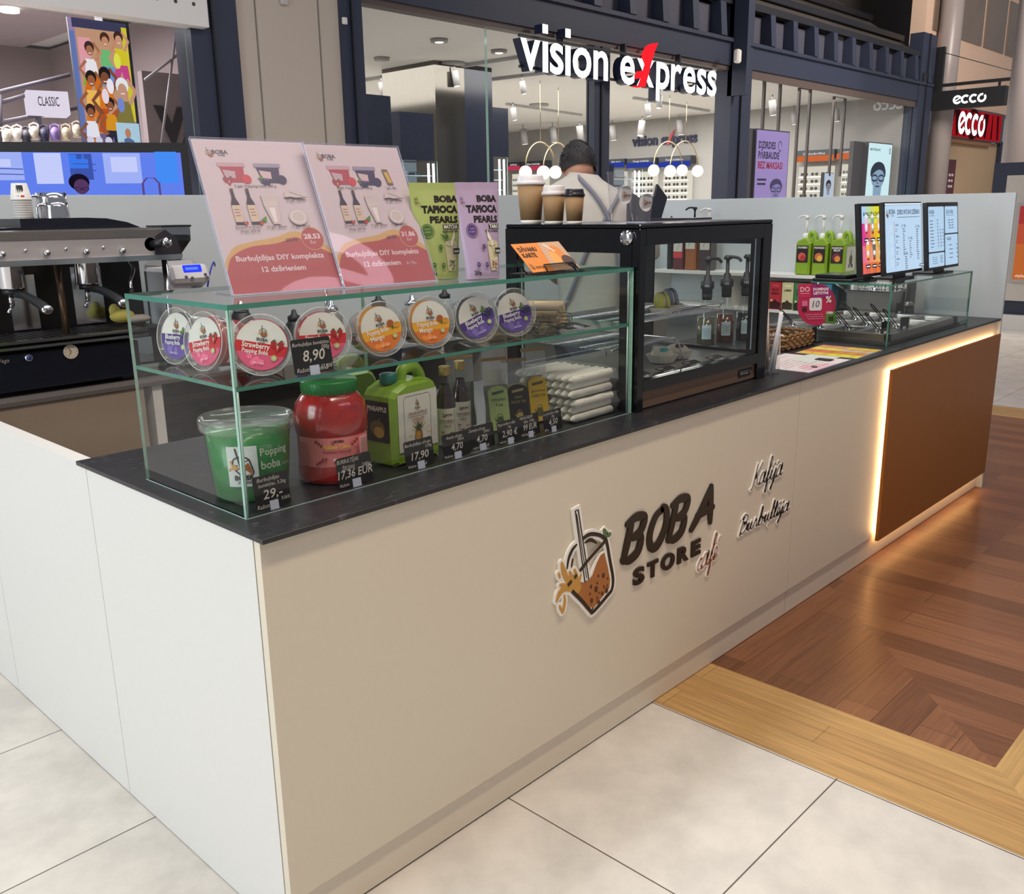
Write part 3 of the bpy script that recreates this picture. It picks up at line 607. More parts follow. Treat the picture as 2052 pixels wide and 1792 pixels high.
m = MB(); g = G(m, frame((P0.x, 6.308, 1.0), FX, UP)); g.rect(.02, 0, Wd - .02, H - .02, lit((205, 236, 242), 1.15)); g.text('MONTBLANC', .1, H - .16, .045, lit((40, 70, 90), .8), w=Wd * .42, align='l', bold=.02)
g.line([(Wd - .12 + .03 * math.cos(q * .524), H - .15 + .05 * math.sin(q * .524)) for q in range(13)], .02, lit((60, 90, 110), .8)); face(g, Wd * .48, H - .66, Wd * .92, .95, lit((44, 56, 74), .8), lit((150, 178, 205), .9), 0); build('print', m, t)
P0 = aty(1653, 346, 7.2); P1 = aty(1672, 348, 7.2); Wd = P1.x - P0.x; H = P0.z - 1.2
t = thing('small_face_screen', 'small lit face screen hanging under a thin black frame', 'poster', (P0.x + Wd / 2, 7.2, 1.2))
m = MB(); m.box(P0.x, 7.21, 1.2, P1.x, 7.28, P0.z, DARK); build('case', m, t); m = MB(); g = G(m, frame((P0.x, 7.208, 1.2), FX, UP)); g.rect(.01, 0, Wd - .01, H - .01, lit((190, 205, 225), 1.0)); face(g, Wd / 2, H - .27, Wd * .8, .42, lit((50, 50, 60), .8), lit((170, 165, 180), .8), 0); build('print', m, t)
BR = mat('bronze_bar', (74, 64, 58), .4)
for (ul, ur, vt, y, lab, zb) in ((1532, 1564, 148, 6.8, 'pair of thin dark bars holding the hearing poster', 2.9), (1601, 1623, 171, 7.0, 'thin black rectangular hanging frame nearest the hearing poster', 1.0), (1670, 1692, 188, 7.2, 'thin black rectangular hanging frame over the small face screen', 2.2)):
    a = aty(ul, vt + 60, y); b = aty(ur, vt + 60, y); zt = aty(ul, vt, y).z; m = MB()
    zt0 = zt
    if 'pair' in lab: zt = 3.74
    m.box(a.x - .03, y, zb, a.x + .03, y + .04, zt, BR); m.box(b.x - .03, y, zb, b.x + .03, y + .04, zt, BR)
    if 'frame' in lab: m.box(a.x - .03, y, zt - .05, b.x + .03, y + .04, zt, BR)
    tag(build('hanging_frame', m), lab, 'hanging frame')
# ---- blade sign and board of the shoe shop on the right
def ecco(m, Mx, w, mt, th=.02):
    h = w * .27; r = h / 2
    def ring(cx, a0, a1, cut=None):
        P = [(cx + r * .78 * math.cos(math.radians(a)), r + r * .78 * math.sin(math.radians(a))) for a in range(a0, a1 + 1, 15)]
        n = len(P); V = []; 
        for i, p in enumerate(P):
            a = math.radians(a0 + (a1 - a0) * i / (n - 1)); d = r * .24
            V += [(cx + (r * .78 - d) * math.cos(a), r + (r * .78 - d) * math.sin(a), 0), (cx + (r * .78 + d) * math.cos(a), r + (r * .78 + d) * math.sin(a), 0)]
        m.add([(x, y, th) for x, y, _ in V], [(2 * i, 2 * i + 1, 2 * i + 3, 2 * i + 2) for i in range(n - 1)], mt, False, Mx)
    s = w / 4; x0 = -w / 2 + s / 2
    ring(x0, 15, 330); m.add([(x0 - r * .7, r * .75, th), (x0 - r * .55, r * .5, th), (x0 + r * .8, r * 1.3, th), (x0 + r * .6, r * 1.5, th)], [(0, 1, 2, 3)], mt, False, Mx)
    ring(x0 + s, 45, 315); ring(x0 + 2 * s, 45, 315); ring(x0 + 3 * s, 75, 405)
XB = 19.75; t = thing('blade_sign', 'black projecting sign lettered ecco in white on a bracket arm beside the column', 'sign', (XB, 5.0, 3.45))
a = atx(1864, 197, XB - .1); b = atx(2014, 187, XB - .1); m = MB(); m.box(XB - .1, b.y, 3.48, XB + .1, a.y, 3.84, DARK); build('box', m, t)
m = MB(); ecco(m, frame((XB - .1, (a.y + b.y) / 2 - .06, 3.565), (0, -1, 0), UP), .62, glow('ecco_white', (255, 255, 255), 1.6), .004); build('lettering', m, t)
m = MB(); m.box(XB - .03, b.y - .22, 3.93, XB + .03, 5.95, 3.99, DARK); m.box(XB - .03, b.y - .24, 3.93, XB + .03, b.y - .18, 4.08, DARK); m.cyl((XB, 5.9, 4.62), (XB, b.y - .2, 4.05), .008, DARK, 6); m.box(XB - .05, 5.8, 3.7, XB + .05, 6.0, 4.7, DARK)
for q in (a.y - .15, b.y + .15): m.box(XB - .02, q - .02, 3.84, XB + .02, q + .02, 3.94, DARK)
build('bracket', m, t)
YB = 6.1; P0 = aty(1884, 215, YB); P1 = aty(2008, 238, YB); zt = 3.72; zb = 3.05; t = thing('shop_board', 'red patterned fascia board with white ecco lettering between the columns', 'sign', ((P0.x + P1.x) / 2, YB, zb))
m = MB(); m.box(P0.x, YB, zb, P1.x + .2, YB + .09, zt, mat('board_grey', (84, 72, 76), .5)); build('box', m, t)
m = MB(); g = G(m, frame((P0.x, YB - .002, zb), FX, UP), step=.002); Wb = P1.x - P0.x; g.rect(0, .02, Wb, zt - zb - .04, lit((178, 28, 38), .7)); bk = lit((60, 18, 22), .6)
for i in range(9):
    x0 = Wb * (i + .3) / 9; g.poly([(x0, .05), (x0 + .12, .05), (x0 + random.uniform(.0, .4), .6), (x0 + random.uniform(-.2, .1), .6)], bk)
g.line([(Wb * .5 + .42 * math.cos(q * .5), .33 + .3 * math.sin(q * .5)) for q in range(13)], .08, bk)
build('print', m, t)
m = MB(); ecco(m, frame((P0.x + Wb * .47, YB - .03, zb + .08) , FX, UP) @ Matrix.Diagonal((1, 1.0, 1, 1)), Wb * .42, glow('ecco_white', (255, 255, 255), 1.6), .01); build('lettering', m, t)
P = aty(1908, 320, 5.9); t = thing('banner', 'dark red banner with small white print beside the grey column', 'banner', (P.x, 5.9, 0)); m = MB(); m.box(P.x - .25, 5.88, 0, P.x + .22, 5.92, P.z, mat('banner_red', (84, 40, 48), .6)); build('cloth', m, t)
m = MB(); g = G(m, frame((P.x - .18, 5.878, P.z - .35), FX, UP), step=.002)
for k in range(3): smear(g, 0, -.12 * k, .32, .05, lit((220, 200, 200), .6), 2)
build('print', m, t)
# ---- shoe shop on the left
m = MB(); m.box(-3, 6.2, 3.7, 3.9, 11.5, 3.76, mat('shoe_ceiling', (160, 150, 152), .8)); struct('ceiling_shoe_shop', m)
m = MB(); m.box(-3, 11.4, 0, 4.3, 11.5, 3.7, mat('shoe_wall', (138, 126, 126), .8, noise=.04, scale=1.5)); m.box(4.2, 6.25, 0, 4.3, 11.4, 3.7, mat('shoe_wall')); struct('wall_shoe_shop_back', m)
m = MB(); m.box(-4, 5.82, 3.12, 3.31, 6.0, 6.6, WHITE); hole = mat('hole_dark', (70, 66, 64), .8)
g = G(m, frame((-4, 5.82, 3.12), FX, UP), step=.0, d=.001); L = []
for r in range(7):
    for k in range(46):
        cx = 7.19 - k * .155 - (.077 if r % 2 else 0); cy = .16 + r * .1
        if cx > .1: L.append([(cx + .016 * math.cos(q * .785), cy + .016 * math.sin(q * .785)) for q in range(8)])
g.polys(L, hole); struct('wall_shop_header', m)
m = MB(); m.pane(-3, 6.02, .1, 3.2, 6.035, 3.12, SHOPG, EDGEL); struct('window_4', m)
m = MB(); a = aty(308, 60, 6.6); b = aty(290, 60, 6.6); m.box(2.78, 6.6, 0, 3.0, 6.75, 3.7, FRAME); struct('trim_9', m)
for i, (p, q) in enumerate((((352, 70), (323, 290)), ((290, 160), (372, 98)))):
    A = aty(*p, 7.0); B = aty(*q, 7.0); m = MB(); m.cyl(A, B, .012, mat('rod_grey', (150, 146, 150), .4), 8); tag(build('brace_rod', m), ('steep thin grey rod behind the left shop glass', 'shallow grey rod crossing the steep one behind the left shop glass')[i], 'rod')
for i, (u, v) in enumerate(((19, 18), (318, 58))):
    P = atz(u, v, 3.69); m = MB(); m.lathe([(.09, 3.66), (.09, 3.7)], glow('shop_downlight', (255, 240, 225), 5), 20, Matrix.Translation((P.x, P.y, 0))); tag(build('downlight', m), ('bright recessed downlight at the far left edge of the shoe shop', 'bright recessed downlight just right of the LED advertising wall')[i], 'downlight')
# LED advertising wall (generic crowd collage)
P0 = aty(135, 34, 6.45); P1 = aty(252, 47, 6.45); Q0 = aty(166, 285, 6.45); x0, x1 = P0.x, P1.x; z0 = 2.17; z1 = (P0.z + P1.z) / 2; Wd = x1 - x0; H = z1 - z0
t = thing('led_wall', 'tall glowing advertising screen showing a colourful crowd of people in clogs', 'screen', ((x0 + x1) / 2, 6.45, z0))
m = MB(); m.box(x0, 6.46, z0, x1, 6.48, z1, DARK); build('case', m, t)
m = MB(); g = G(m, frame((x0, 6.458, z0), FX, UP), step=.0006); k = .95
g.rect(0, 0, Wd, H, lit((150, 130, 170), k)); g.rect(.05, H * .12, Wd - .04, H * .93, lit((196, 150, 120), k)); g.rect(.03, H * .93, Wd, H, lit((60, 60, 90), k)); g.rect(Wd - .045, .24, Wd, H * .97, lit((214, 200, 50), k)); g.rect(0, .15, .04, H * .9, lit((100, 120, 180), k))
g.rect(.06, H * .6, .16, H * .86, lit((230, 160, 170), k)); g.poly([(.06, H * .5), (.24, H * .5), (.15, H * .72)], lit((120, 180, 60), k)); g.rect(.0, 0, Wd * .58, H * .13, lit((110, 96, 130), k))
def mini(cx, cy, s, sk, top, bot, hair):
    g.poly([(cx - .05 * s, cy - .1 * s), (cx + .05 * s, cy - .1 * s), (cx + .07 * s, cy - .26 * s), (cx - .07 * s, cy - .26 * s)], lit(top, k)); g.poly([(cx - .06 * s, cy - .26 * s), (cx + .07 * s, cy - .26 * s), (cx + .09 * s, cy - .46 * s), (cx + .03 * s, cy - .46 * s), (cx, cy - .32 * s), (cx - .05 * s, cy - .46 * s), (cx - .1 * s, cy - .44 * s)], lit(bot, k))
    g.line([(cx - .05 * s, cy - .12 * s), (cx - .12 * s, cy - .2 * s), (cx - .05 * s, cy - .3 * s)], .03 * s, lit(sk, k)); g.line([(cx + .05 * s, cy - .12 * s), (cx + .1 * s, cy - .02 * s), (cx + .04 * s, cy + .06 * s)], .03 * s, lit(sk, k)); g.disc(cx, cy + .012 * s, .05 * s, lit(hair, k), .06 * s, 12); g.disc(cx, cy - .02 * s, .036 * s, lit(sk, k), .05 * s, 12); g.line([(cx - .015 * s, cy - .045 * s), (cx + .015 * s, cy - .045 * s)], .008 * s, lit((240, 230, 230), k))
for a_ in ((.14, .78, .8, (170, 110, 80), (240, 235, 240), (215, 110, 30), (60, 40, 30)), (.27, .86, .8, (200, 140, 105), (110, 190, 120), (110, 150, 215), (70, 40, 30)), (.38, .88, .8, (205, 150, 120), (215, 200, 40), (200, 70, 140), (60, 36, 30)),
           (.12, .55, .9, (160, 95, 60), (245, 190, 90), (220, 120, 40), (30, 24, 22)), (.23, .58, 1.0, (130, 75, 50), (220, 120, 30), (190, 80, 30), (26, 20, 20)), (.36, .5, 1.1, (200, 150, 125), (130, 120, 60), (235, 100, 60), (235, 238, 240)), (.08, .3, .8, (140, 85, 60), (235, 235, 245), (200, 110, 40), (50, 30, 26)), (.24, .36, .8, (150, 90, 60), (220, 150, 30), (40, 40, 60), (30, 24, 24))):
    mini(a_[0] * Wd / .46, a_[1] * H, a_[2], *a_[3:])
for cx, cy, c_ in ((.26, .50, (245, 235, 245)), (.21, .42, (240, 220, 230)), (.33, .36, (120, 140, 210)), (.34, .7, (230, 230, 80))): g.disc(cx * Wd / .46, cy * H, .03, lit(c_, k), .06, 14)
for cx in (.05, .12, .2): g.disc(cx, .07, .03, lit((215, 210, 235), k), .035, 12)
g.rect(Wd * .58, 0, Wd, H * .22, lit((176, 208, 228), k)); g.poly([(Wd * .68, 0), (Wd * .7, .09), (Wd * .78, .11), (Wd * .88, .08), (Wd * .9, 0)], lit((90, 110, 150), k)); g.disc(Wd * .78, .14, .025, lit((190, 130, 100), k), .04, 12)
for q in range(7): g.disc(Wd * (.6 + .055 * q), .04 + .01 * (q % 2), .012, lit((120, 80, 70), k), .02, 8)
build('picture', m, t)
# lit box CLASSIC and rack of clogs
P0 = aty(52, 180, 7.3); P1 = aty(121, 168, 7.3); Q0 = aty(56, 227, 7.3)
t = thing('lightbox_sign', 'white lit box sign reading CLASSIC above the clog rack', 'sign', (P0.x, 7.3, Q0.z)); Mx = frame((P0.x, 7.3, Q0.z), (1, -.28, 0), UP); Wc = .33; Hc = P0.z - Q0.z
m = MB(); m.box(0, 0, -.34, Wc, Hc, 0, glow('classic_box', (236, 226, 242), .95), Mx); build('box', m, t); m = MB(); g = G(m, Mx); g.text('CLASSIC', Wc * .5, Hc * .35, .075, ink((60, 54, 66)), w=.17, bold=.01); build('lettering', m, t)
m = MB(); BARS = mat('rack_bar', (92, 86, 96), .5)
for (u0, v0, u1, v1, r) in ((0, 184, 140, 150, .018), (0, 246, 160, 215, .02), (0, 206, 55, 190, .018), (0, 190, 0, 290, .02), (76, 230, 84, 290, .025)): m.cyl(aty(u0, v0, 7.5), aty(u1, v1, 7.5), r, BARS, 8)
for (u0, v0, u1, v1) in ((0, 262, 165, 245), (0, 256, 60, 270)): m.cyl(aty(u0, v0, 7.2), aty(u1, v1, 7.2), .006, CHROME, 6)
tag(build('shoe_rack', m), 'grey metal display rack carrying the clogs behind the left shop glass', 'rack')
CL = [(14, 268, (214, 205, 190)), (34, 266, (235, 225, 215)), (52, 270, (52, 52, 70)), (68, 262, (230, 214, 196)), (88, 266, (50, 52, 84)), (110, 264, (150, 122, 190)), (132, 264, (216, 200, 168)), (154, 258, (222, 208, 186))]
CN = ['off-white', 'cream', 'charcoal', 'ivory', 'navy', 'purple', 'sand', 'pale beige']
for i, (u, v, c_) in enumerate(CL):
    P = aty(u, v, 7.15); m = MB(); mt = mat('clog_%d' % i, c_, .5); Mx = Matrix.Translation(P) @ Matrix.Rotation(-.5, 4, 'Z') @ Matrix.Rotation(.75, 4, 'X')
    m.sphere((0, -.02, 0), .046, mt, 16, 10, (.85, 1.5, .85), Mx); m.box(-.036, -.085, -.034, .036, .075, -.018, mt, Mx, b=.006); m.tube([Mx @ Vector(p_) for p_ in ((-.036, -.0, -.005), (-.034, .06, .015), (0, .078, .02), (.034, .06, .015), (.036, 0, -.005))], .007, mt, 6)
    for a_ in range(12): m.sphere((-.018 + .012 * (a_ % 4), -.055 + .014 * (a_ // 4), .036 - .003 * abs(a_ % 4 - 1.5)), .0028, hole, 6, 4, M=Mx)
    tag(build('clog', m), '%s foam clog hanging on the display rack, %s from the left' % (CN[i], ['first', 'second', 'third', 'fourth', 'fifth', 'sixth', 'seventh', 'last'][i]), 'clog')
# big TV screen on its stand, turned towards the aisle
t = thing('wide_screen', 'wide black framed display showing a blue room and a man with glasses', 'screen', (.99, 4.2, 0)); Mx = frame((.99, 4.2, 1.15), (math.cos(-.5), math.sin(-.5), 0), UP)
m = MB(); m.box(-1.2, 0, -.06, 1.03, .895, 0, DARK, Mx); m.box(-.3, -1.15, -.05, -.1, 0, -.02, DARK, Mx); m.box(-.6, -1.15, -.3, .3, -1.12, .25, DARK, Mx); build('case', m, t)
m = MB(); g = G(m, Mx, step=.0006); k = 1.0; g.rect(-1.17, .03, .985, .84, lit((98, 128, 236), k)); G2 = g; g = G(m, fn=lambda x, y, d: G2.fn(x, .50 + y * .42, d + .001), step=.0006); pal = lit((160, 176, 244), k); pal2 = lit((196, 204, 250), k); dk = lit((62, 84, 170), k)
for x, y, w, h, c_ in ((-.25, .45, .2, .36, pal), (-.02, .45, .16, .36, pal), (.2, .4, .14, .4, pal2), (.38, .45, .12, .34, dk), (.56, .4, .2, .4, pal), (.84, .4, .12, .42, lit((70, 140, 245), k)), (-.02, .62, .1, .1, pal2), (.38, .6, .1, .18, lit((60, 120, 235), k)), (.6, .55, .14, .2, pal2), (-.2, .6, .1, .14, dk), (-.07, .5, .03, .2, dk)): g.rect(x, y, x + w, y + h, c_)
for x in (-.2, -.15, -.1, .0, .42, .46): g.rect(x, .72, x + .03, .78, dk, r=.01)
for x, y in ((-.2, .66), (-.2, .58), (.02, .6), (.02, .53), (.4, .66), (.4, .58)): g.line([(x, y), (x + .12, y - .01)], .012, dk)
g.disc(.42, .42, .055, lit((22, 16, 34), k), .11, 20); g.disc(.43, .36, .040, lit((84, 56, 96), k), .10, 20)
for q in (.412, .452): g.line([(q + .016 * math.cos(a * .524), .33 + .022 * math.sin(a * .524)) for a in range(13)], .004, lit((20, 16, 30), k))
g.line([(.76, .1), (.76, .40), (.785, .47), (.825, .47), (.85, .40), (.85, .1)], .012, lit((90, 70, 130), k)); build('picture', m, t)
# wall graphic partly hidden by the boards
P = aty(372, 345, 7.6); m = MB(); g = G(m, frame((P.x, 7.6, 0), FX, UP), step=.002); m.box(P.x - .35, 7.61, 1.4, P.x + .6, 7.7, 3.0, mat('graphic_wall', (120, 108, 108), .8))
g.text('VA', .05, 2.36, .3, ink((24, 22, 28)), bold=.06); g.rect(-.12, 2.0, .5, 2.28, ink((30, 28, 34))); g.text('crocs', .12, 2.08, .13, ink((220, 216, 222)), bold=.05); tag(build('wall_graphic', m), 'dark wall graphic with part of the word crocs, left of the price boards', 'sign')

m = MB(); m.box(4.10, 5.93, 3.42, 4.17, 5.97, 3.49, mat('sensor_grey', (190, 186, 180), .5), b=.01); tag(build('wall_sensor', m), 'small square sensor high on the beige pillar', 'sensor')
P = aty(690, 42, 5.92); m = MB(); m.box(P.x - .025, 5.90, P.z - .03, P.x + .025, 5.93, P.z + .03, mat('sensor_white', (225, 222, 216), .5), b=.006); tag(build('wall_sensor', m), 'tiny white sensor on the dark frame left of the optician window', 'sensor')
P = aty(1476, 113, 5.68); m = MB(); m.box(P.x - .06, 5.62, P.z - .09, P.x + .05, 5.70, P.z + .09, mat('sensor_white'), b=.02); tag(build('wall_sensor', m), 'white motion sensor on the dark post right of the big sign', 'sensor')
# lit shop sign on the opposite gallery; it is what the acrylic boards mirror
os_ = thing('gallery_sign', 'pink white lit lettering on the gallery opposite, seen only mirrored in the price boards', 'sign', (3.2, -5.0, 5.3))
m = MB(); m.box(.2, -5.2, 5.2, 5.4, -5.05, 6.9, UPW); build('board', m, os_)
m = MB(); ecco(m, frame((2.75, -5.04, 5.45), (-1, 0, 0), UP), 4.6, glow('gallery_pink', (255, 220, 242), 6.0), .02); build('lettering', m, os_)
# ================================================================ KIOSK
LX = 4.75; WT = 1.0
SLATE = mat('slate_worktop', (50, 50, 54), .36, noise=.35, scale=35, bump=.05)
def slate_mat():
    m = SLATE; nt = m.node_tree; N = nt.nodes.new; L = nt.links; b = nt.nodes['Principled BSDF']
    tc = N('ShaderNodeTexCoord'); mp = N('ShaderNodeMapping'); mp.inputs['Scale'].default_value = (14, 30, 1); L.new(tc.outputs['Object'], mp.inputs['Vector'])
    nz = N('ShaderNodeTexNoise'); nz.inputs['Scale'].default_value = 2.2; nz.inputs['Detail'].default_value = 9; nz.inputs['Distortion'].default_value = 1.2; L.new(mp.outputs[0], nz.inputs['Vector'])
    r = N('ShaderNodeValToRGB'); e = r.color_ramp.elements; e[0].position = .60; e[0].color = lin((40, 40, 44)) + (1,); e[1].position = .80; e[1].color = lin((92, 90, 90)) + (1,)
    L.new(nz.outputs['Fac'], r.inputs[0]); L.new(r.outputs[0], b.inputs['Base Color'])
slate_mat()
m = MB(); m.box(.0, 0, .9885, LX - .001, .925, WT, SLATE, b=.0008)
tag(build('worktop', m), 'long dark slate worktop with pale flecks running the length of the kiosk', 'worktop')
kc = thing('front_counter', 'long white panelled kiosk counter with warm-tinted front, raised café logo and glowing brown end panel', 'counter', (2.4, .4, 0))
SEAM = mat('panel_seam', (96, 84, 72), .7)
m = MB(); m.box(.003, .018, .117, 2.361, .040, .9885, FRONTW); m.box(2.364, .018, .117, LX - .002, .040, .9885, FRONTW); m.box(2.361, .026, .117, 2.364, .036, .9885, SEAM); build('front_panel', m, kc)
m = MB(); m.box(.02, .030, 0.006, 2.373, .045, .116, FRONTW); m.box(2.376, .030, .006, LX - .002, .045, .116, FRONTW); m.box(.02, .034, 0, LX - .002, .044, .006, mat('kick_gap', (30, 24, 22), .8)); build('kick_plate', m, kc, label='recessed white kick board with warm light tinted in')
m = MB()
for a, b_ in ((.0432, .866),): m.box(.002, a, .003, .02, b_, .9885, WHITE)
build('side_panel', m, kc, label='bright white end panel of the counter')
sp = thing('side_partition', 'low white partition running back from the near end of the worktop', 'partition', (.012, 1.76, 0))
for a, b_ in ((.8685, 1.748), (1.7505, 2.655)): m = MB(); m.box(.002, a, .003, .02, b_, .9885 if a < .9 else .9955, WHITE); build('side_panel', m, sp)
m = MB(); m.box(.003, .9265, .9885, .044, 2.655, .998, WHITE); build('top_rail', m, sp)
m = MB(); m.box(.006, .866, .003, .018, .8685, .985, mat('seam_pale', (150, 150, 150), .7)); m.box(.006, 1.748, .003, .018, 1.7505, .985, mat('seam_pale')); m.box(.004, .878, 0, .015, 1.73, .004, mat('kick_gap')); build('panel_joint', m, sp)
m = MB(); m.box(.02, .905, .003, LX - .01, .92, .9885, mat('inner_carcass', (160, 152, 144), .6)); build('inner_panel', m, kc)
BROWN = mat('brown_laminate', (150, 92, 34), .42, noise=.03, scale=80, spec=.35)
m = MB(); m.box(3.20, -.012, .102, LX - .012, .003, .915, BROWN, b=.0006); build('decor_panel', m, kc, label='large brown panel lit from behind')
LED = glow('led_warm', (255, 206, 140), 95.0)
m = MB(); z = .14
while z < .90: m.box(3.222, .0045, z, 3.230, .008, z + .009, LED); z += .0205
build('led_strip', m, kc, label='row of warm LEDs glowing at the left edge of the brown panel')
LED2 = glow('led_warm_even', (255, 206, 142), 30.0)
m = MB(); m.box(3.24, .005, .893, LX - .05, .009, .903, LED2); build('led_strip', m, kc); m = MB(); m.box(3.24, .005, .112, LX - .05, .009, .120, LED2); build('led_strip', m, kc)
m = MB(); m.box(LX - .024, .005, .14, LX - .02, .010, .88, LED2); build('led_strip', m, kc)
m = MB()
# raised logo on the front
LF = frame((0, .018, 0), FX, UP); OFFW = mat('logo_white', (252, 248, 240), .35); OUT = mat('logo_outline', (48, 38, 26), .35); TEA = mat('logo_tea', (176, 112, 60), .4, noise=.12, scale=9); SPL = mat('logo_splash', (206, 156, 78), .4)
def grow(P, d):
    cx = sum(p[0] for p in P) / len(P); cy = sum(p[1] for p in P) / len(P); n = len(P); out = []
    A = sum(P[i][0] * P[(i + 1) % n][1] - P[(i + 1) % n][0] * P[i][1] for i in range(n)); sg = 1 if A > 0 else -1
    for i in range(n):
        a = P[i - 1]; b = P[(i + 1) % n]; dx, dy = b[0] - a[0], b[1] - a[1]; l = math.hypot(dx, dy) or 1; out.append((P[i][0] + sg * dy / l * d, P[i][1] - sg * dx / l * d))
    return out
cup = spline(LG['cup'], 3, True); straw = [(.994, .815), (1.013, .817), (1.063, .578), (1.042, .574)]
def ribbon(P, w, d0, d1, mt, closed=False):
    n = len(P); A = []; B = []
    for i in range(n):
        a = P[(i - 1) % n] if closed else P[max(0, i - 1)]; b = P[(i + 1) % n] if closed else P[min(n - 1, i + 1)]; dx, dy = b[0] - a[0], b[1] - a[1]; l = math.hypot(dx, dy) or 1
        ww = (w[i] if isinstance(w, (list, tuple)) else w) / 2
        A.append((P[i][0] - dy / l * ww, P[i][1] + dx / l * ww)); B.append((P[i][0] + dy / l * ww, P[i][1] - dx / l * ww))
    V = [(x, y, d) for d in (d0, d1) for Q in (A, B) for x, y in Q]; F = []
    for i in range(n if closed else n - 1):
        j = (i + 1) % n; F += [(i, j, n + j, n + i), (2 * n + i, 3 * n + i, 3 * n + j, 2 * n + j), (i, 2 * n + i, 2 * n + j, j), (n + i, n + j, 3 * n + j, 3 * n + i)]
    if not closed: F += [(0, n, 3 * n, 2 * n), (n - 1, 3 * n - 1, 4 * n - 1, 2 * n - 1)][:2]
    m.add(V, F, mt, False, LF)
m = MB()
ribbon(cup, .030, .001, .008, OFFW, True); m.prism(grow(straw, .010), .001, .0082, OFFW, LF)
for P in (LG['tea'], *LG['lf']): m.prism(grow(P, .0085), .001, .0079, OFFW, LF)
SPLS = [([(.941, .664), (.948, .64), (.962, .612), (.985, .590), (1.01, .576)], [.010, .020, .020, .022, .026]), ([(.918, .556), (.930, .575), (.950, .584), (.975, .580), (1.01, .566)], [.008, .018, .020, .026, .034]), ([(.975, .626), (.984, .612), (.998, .592)], [.010, .014, .018]), ([(.997, .626), (1.006, .608), (1.010, .588)], [.010, .012, .018]), ([(1.026, .602), (1.020, .592), (1.012, .580)], [.008, .012, .016]), ([(.934, .600), (.945, .597), (.962, .588)], [.009, .011, .014]), ([(.928, .636), (.932, .624)], [.009, .007]), ([(.952, .562), (.953, .540), (.944, .516)], [.008, .011, .014]), ([(.931, .536), (.936, .524)], [.008, .009])]
for k, (P, w_) in enumerate(SPLS):
    S_ = spline([(p[0], p[1], w) for p, w in zip(P, w_)], 4); ribbon([(q[0], q[1]) for q in S_], [q[2] + .016 for q in S_], .001, .0075 + .00004 * k, OFFW)
    for e in (S_[0], S_[-1]): m.prism([(e[0] + (e[2] / 2 + .008) * math.cos(a), e[1] + (e[2] / 2 + .008) * math.sin(a)) for a in [q * .524 for q in range(12)]], .001, .00748 + .00004 * k, OFFW, LF)
build('logo_backing', m, kc, label='white raised outline of the cup logo')
m = MB(); i0 = 4
ribbon(spline([(.963, .640), (.971, .671), (.988, .693), (1.008, .703)], 4), [.004 + .007 * math.sin(i / 12 * 3.1) for i in range(13)], .008, .0095, OUT)
ribbon(spline([(1.033, .712), (1.055, .717), (1.078, .715), (1.112, .702), (1.132, .688), (1.146, .673), (1.163, .61), (1.18, .545), (1.176, .510), (1.156, .497), (1.088, .467), (1.071, .474), (1.03, .52), (.985, .566)], 4), .012, .008, .0095, OUT)
ribbon(spline([(1.042, .698), (1.07, .699), (1.10, .680)], 5), [.004 + .008 * math.sin(i / 10 * 3.1) for i in range(11)], .008, .0095, OUT)
ribbon([(.983, .640), (.985, .650), (.989, .664)], .006, .008, .0095, OUT); ribbon([(1.145, .679), (1.06, .640), (1.02, .617)], .010, .008, .0105, OUT); ribbon([(1.005, .610), (.995, .604)], .009, .010, .0115, OUT); ribbon([(.982, .598), (.965, .590)], .009, .010, .0115, OUT)
ribbon([(.999, .806), (1.012, .807), (1.062, .578), (1.044, .575), (.999, .806)], .0035, .0083, .0100, OUT); ribbon([(1.0055, .795), (1.052, .585)], .002, .0083, .0098, OUT)
build('logo_outline', m, kc, label='dark strokes of the cup and straw logo')
m = MB()
m.prism(LG['tea'], .0081, .0088, TEA, LF)
for k, (P, w_) in enumerate(SPLS):
    S_ = spline([(p[0], p[1], w) for p, w in zip(P, w_)], 4); ribbon([(q[0], q[1]) for q in S_], [q[2] for q in S_], .0078, .0090 + .00005 * k, SPL)
    for e in (S_[0], S_[-1]): m.prism([(e[0] + e[2] / 2 * math.cos(a), e[1] + e[2] / 2 * math.sin(a)) for a in [q * .524 for q in range(12)]], .0078, .00898 + .00005 * k, SPL, LF)
g = G(m, LF, d=.0089); PE = ink((74, 40, 34)); HI = ink((150, 110, 96))
for x, y, r in LG['pearls']: g.disc(x, y, r * .00085, PE, r * .00105, 16)
for x, y, r in LG['pearls']: g.disc(x - r * .0003, y + r * .0004, r * .00022, HI, n=8)
build('logo_drink', m, kc, label='amber tea, splash and dark pearls of the logo')
m = MB(); gr = mat('logo_leaf', (92, 120, 74), .5)
for P in LG['lf']: m.prism(spline(P, 4, True), .0081, .0092, gr, LF)
build('logo_leaf', m, kc, label='small green leaf')
INKB = mat('letter_black', (34, 26, 20), .28)
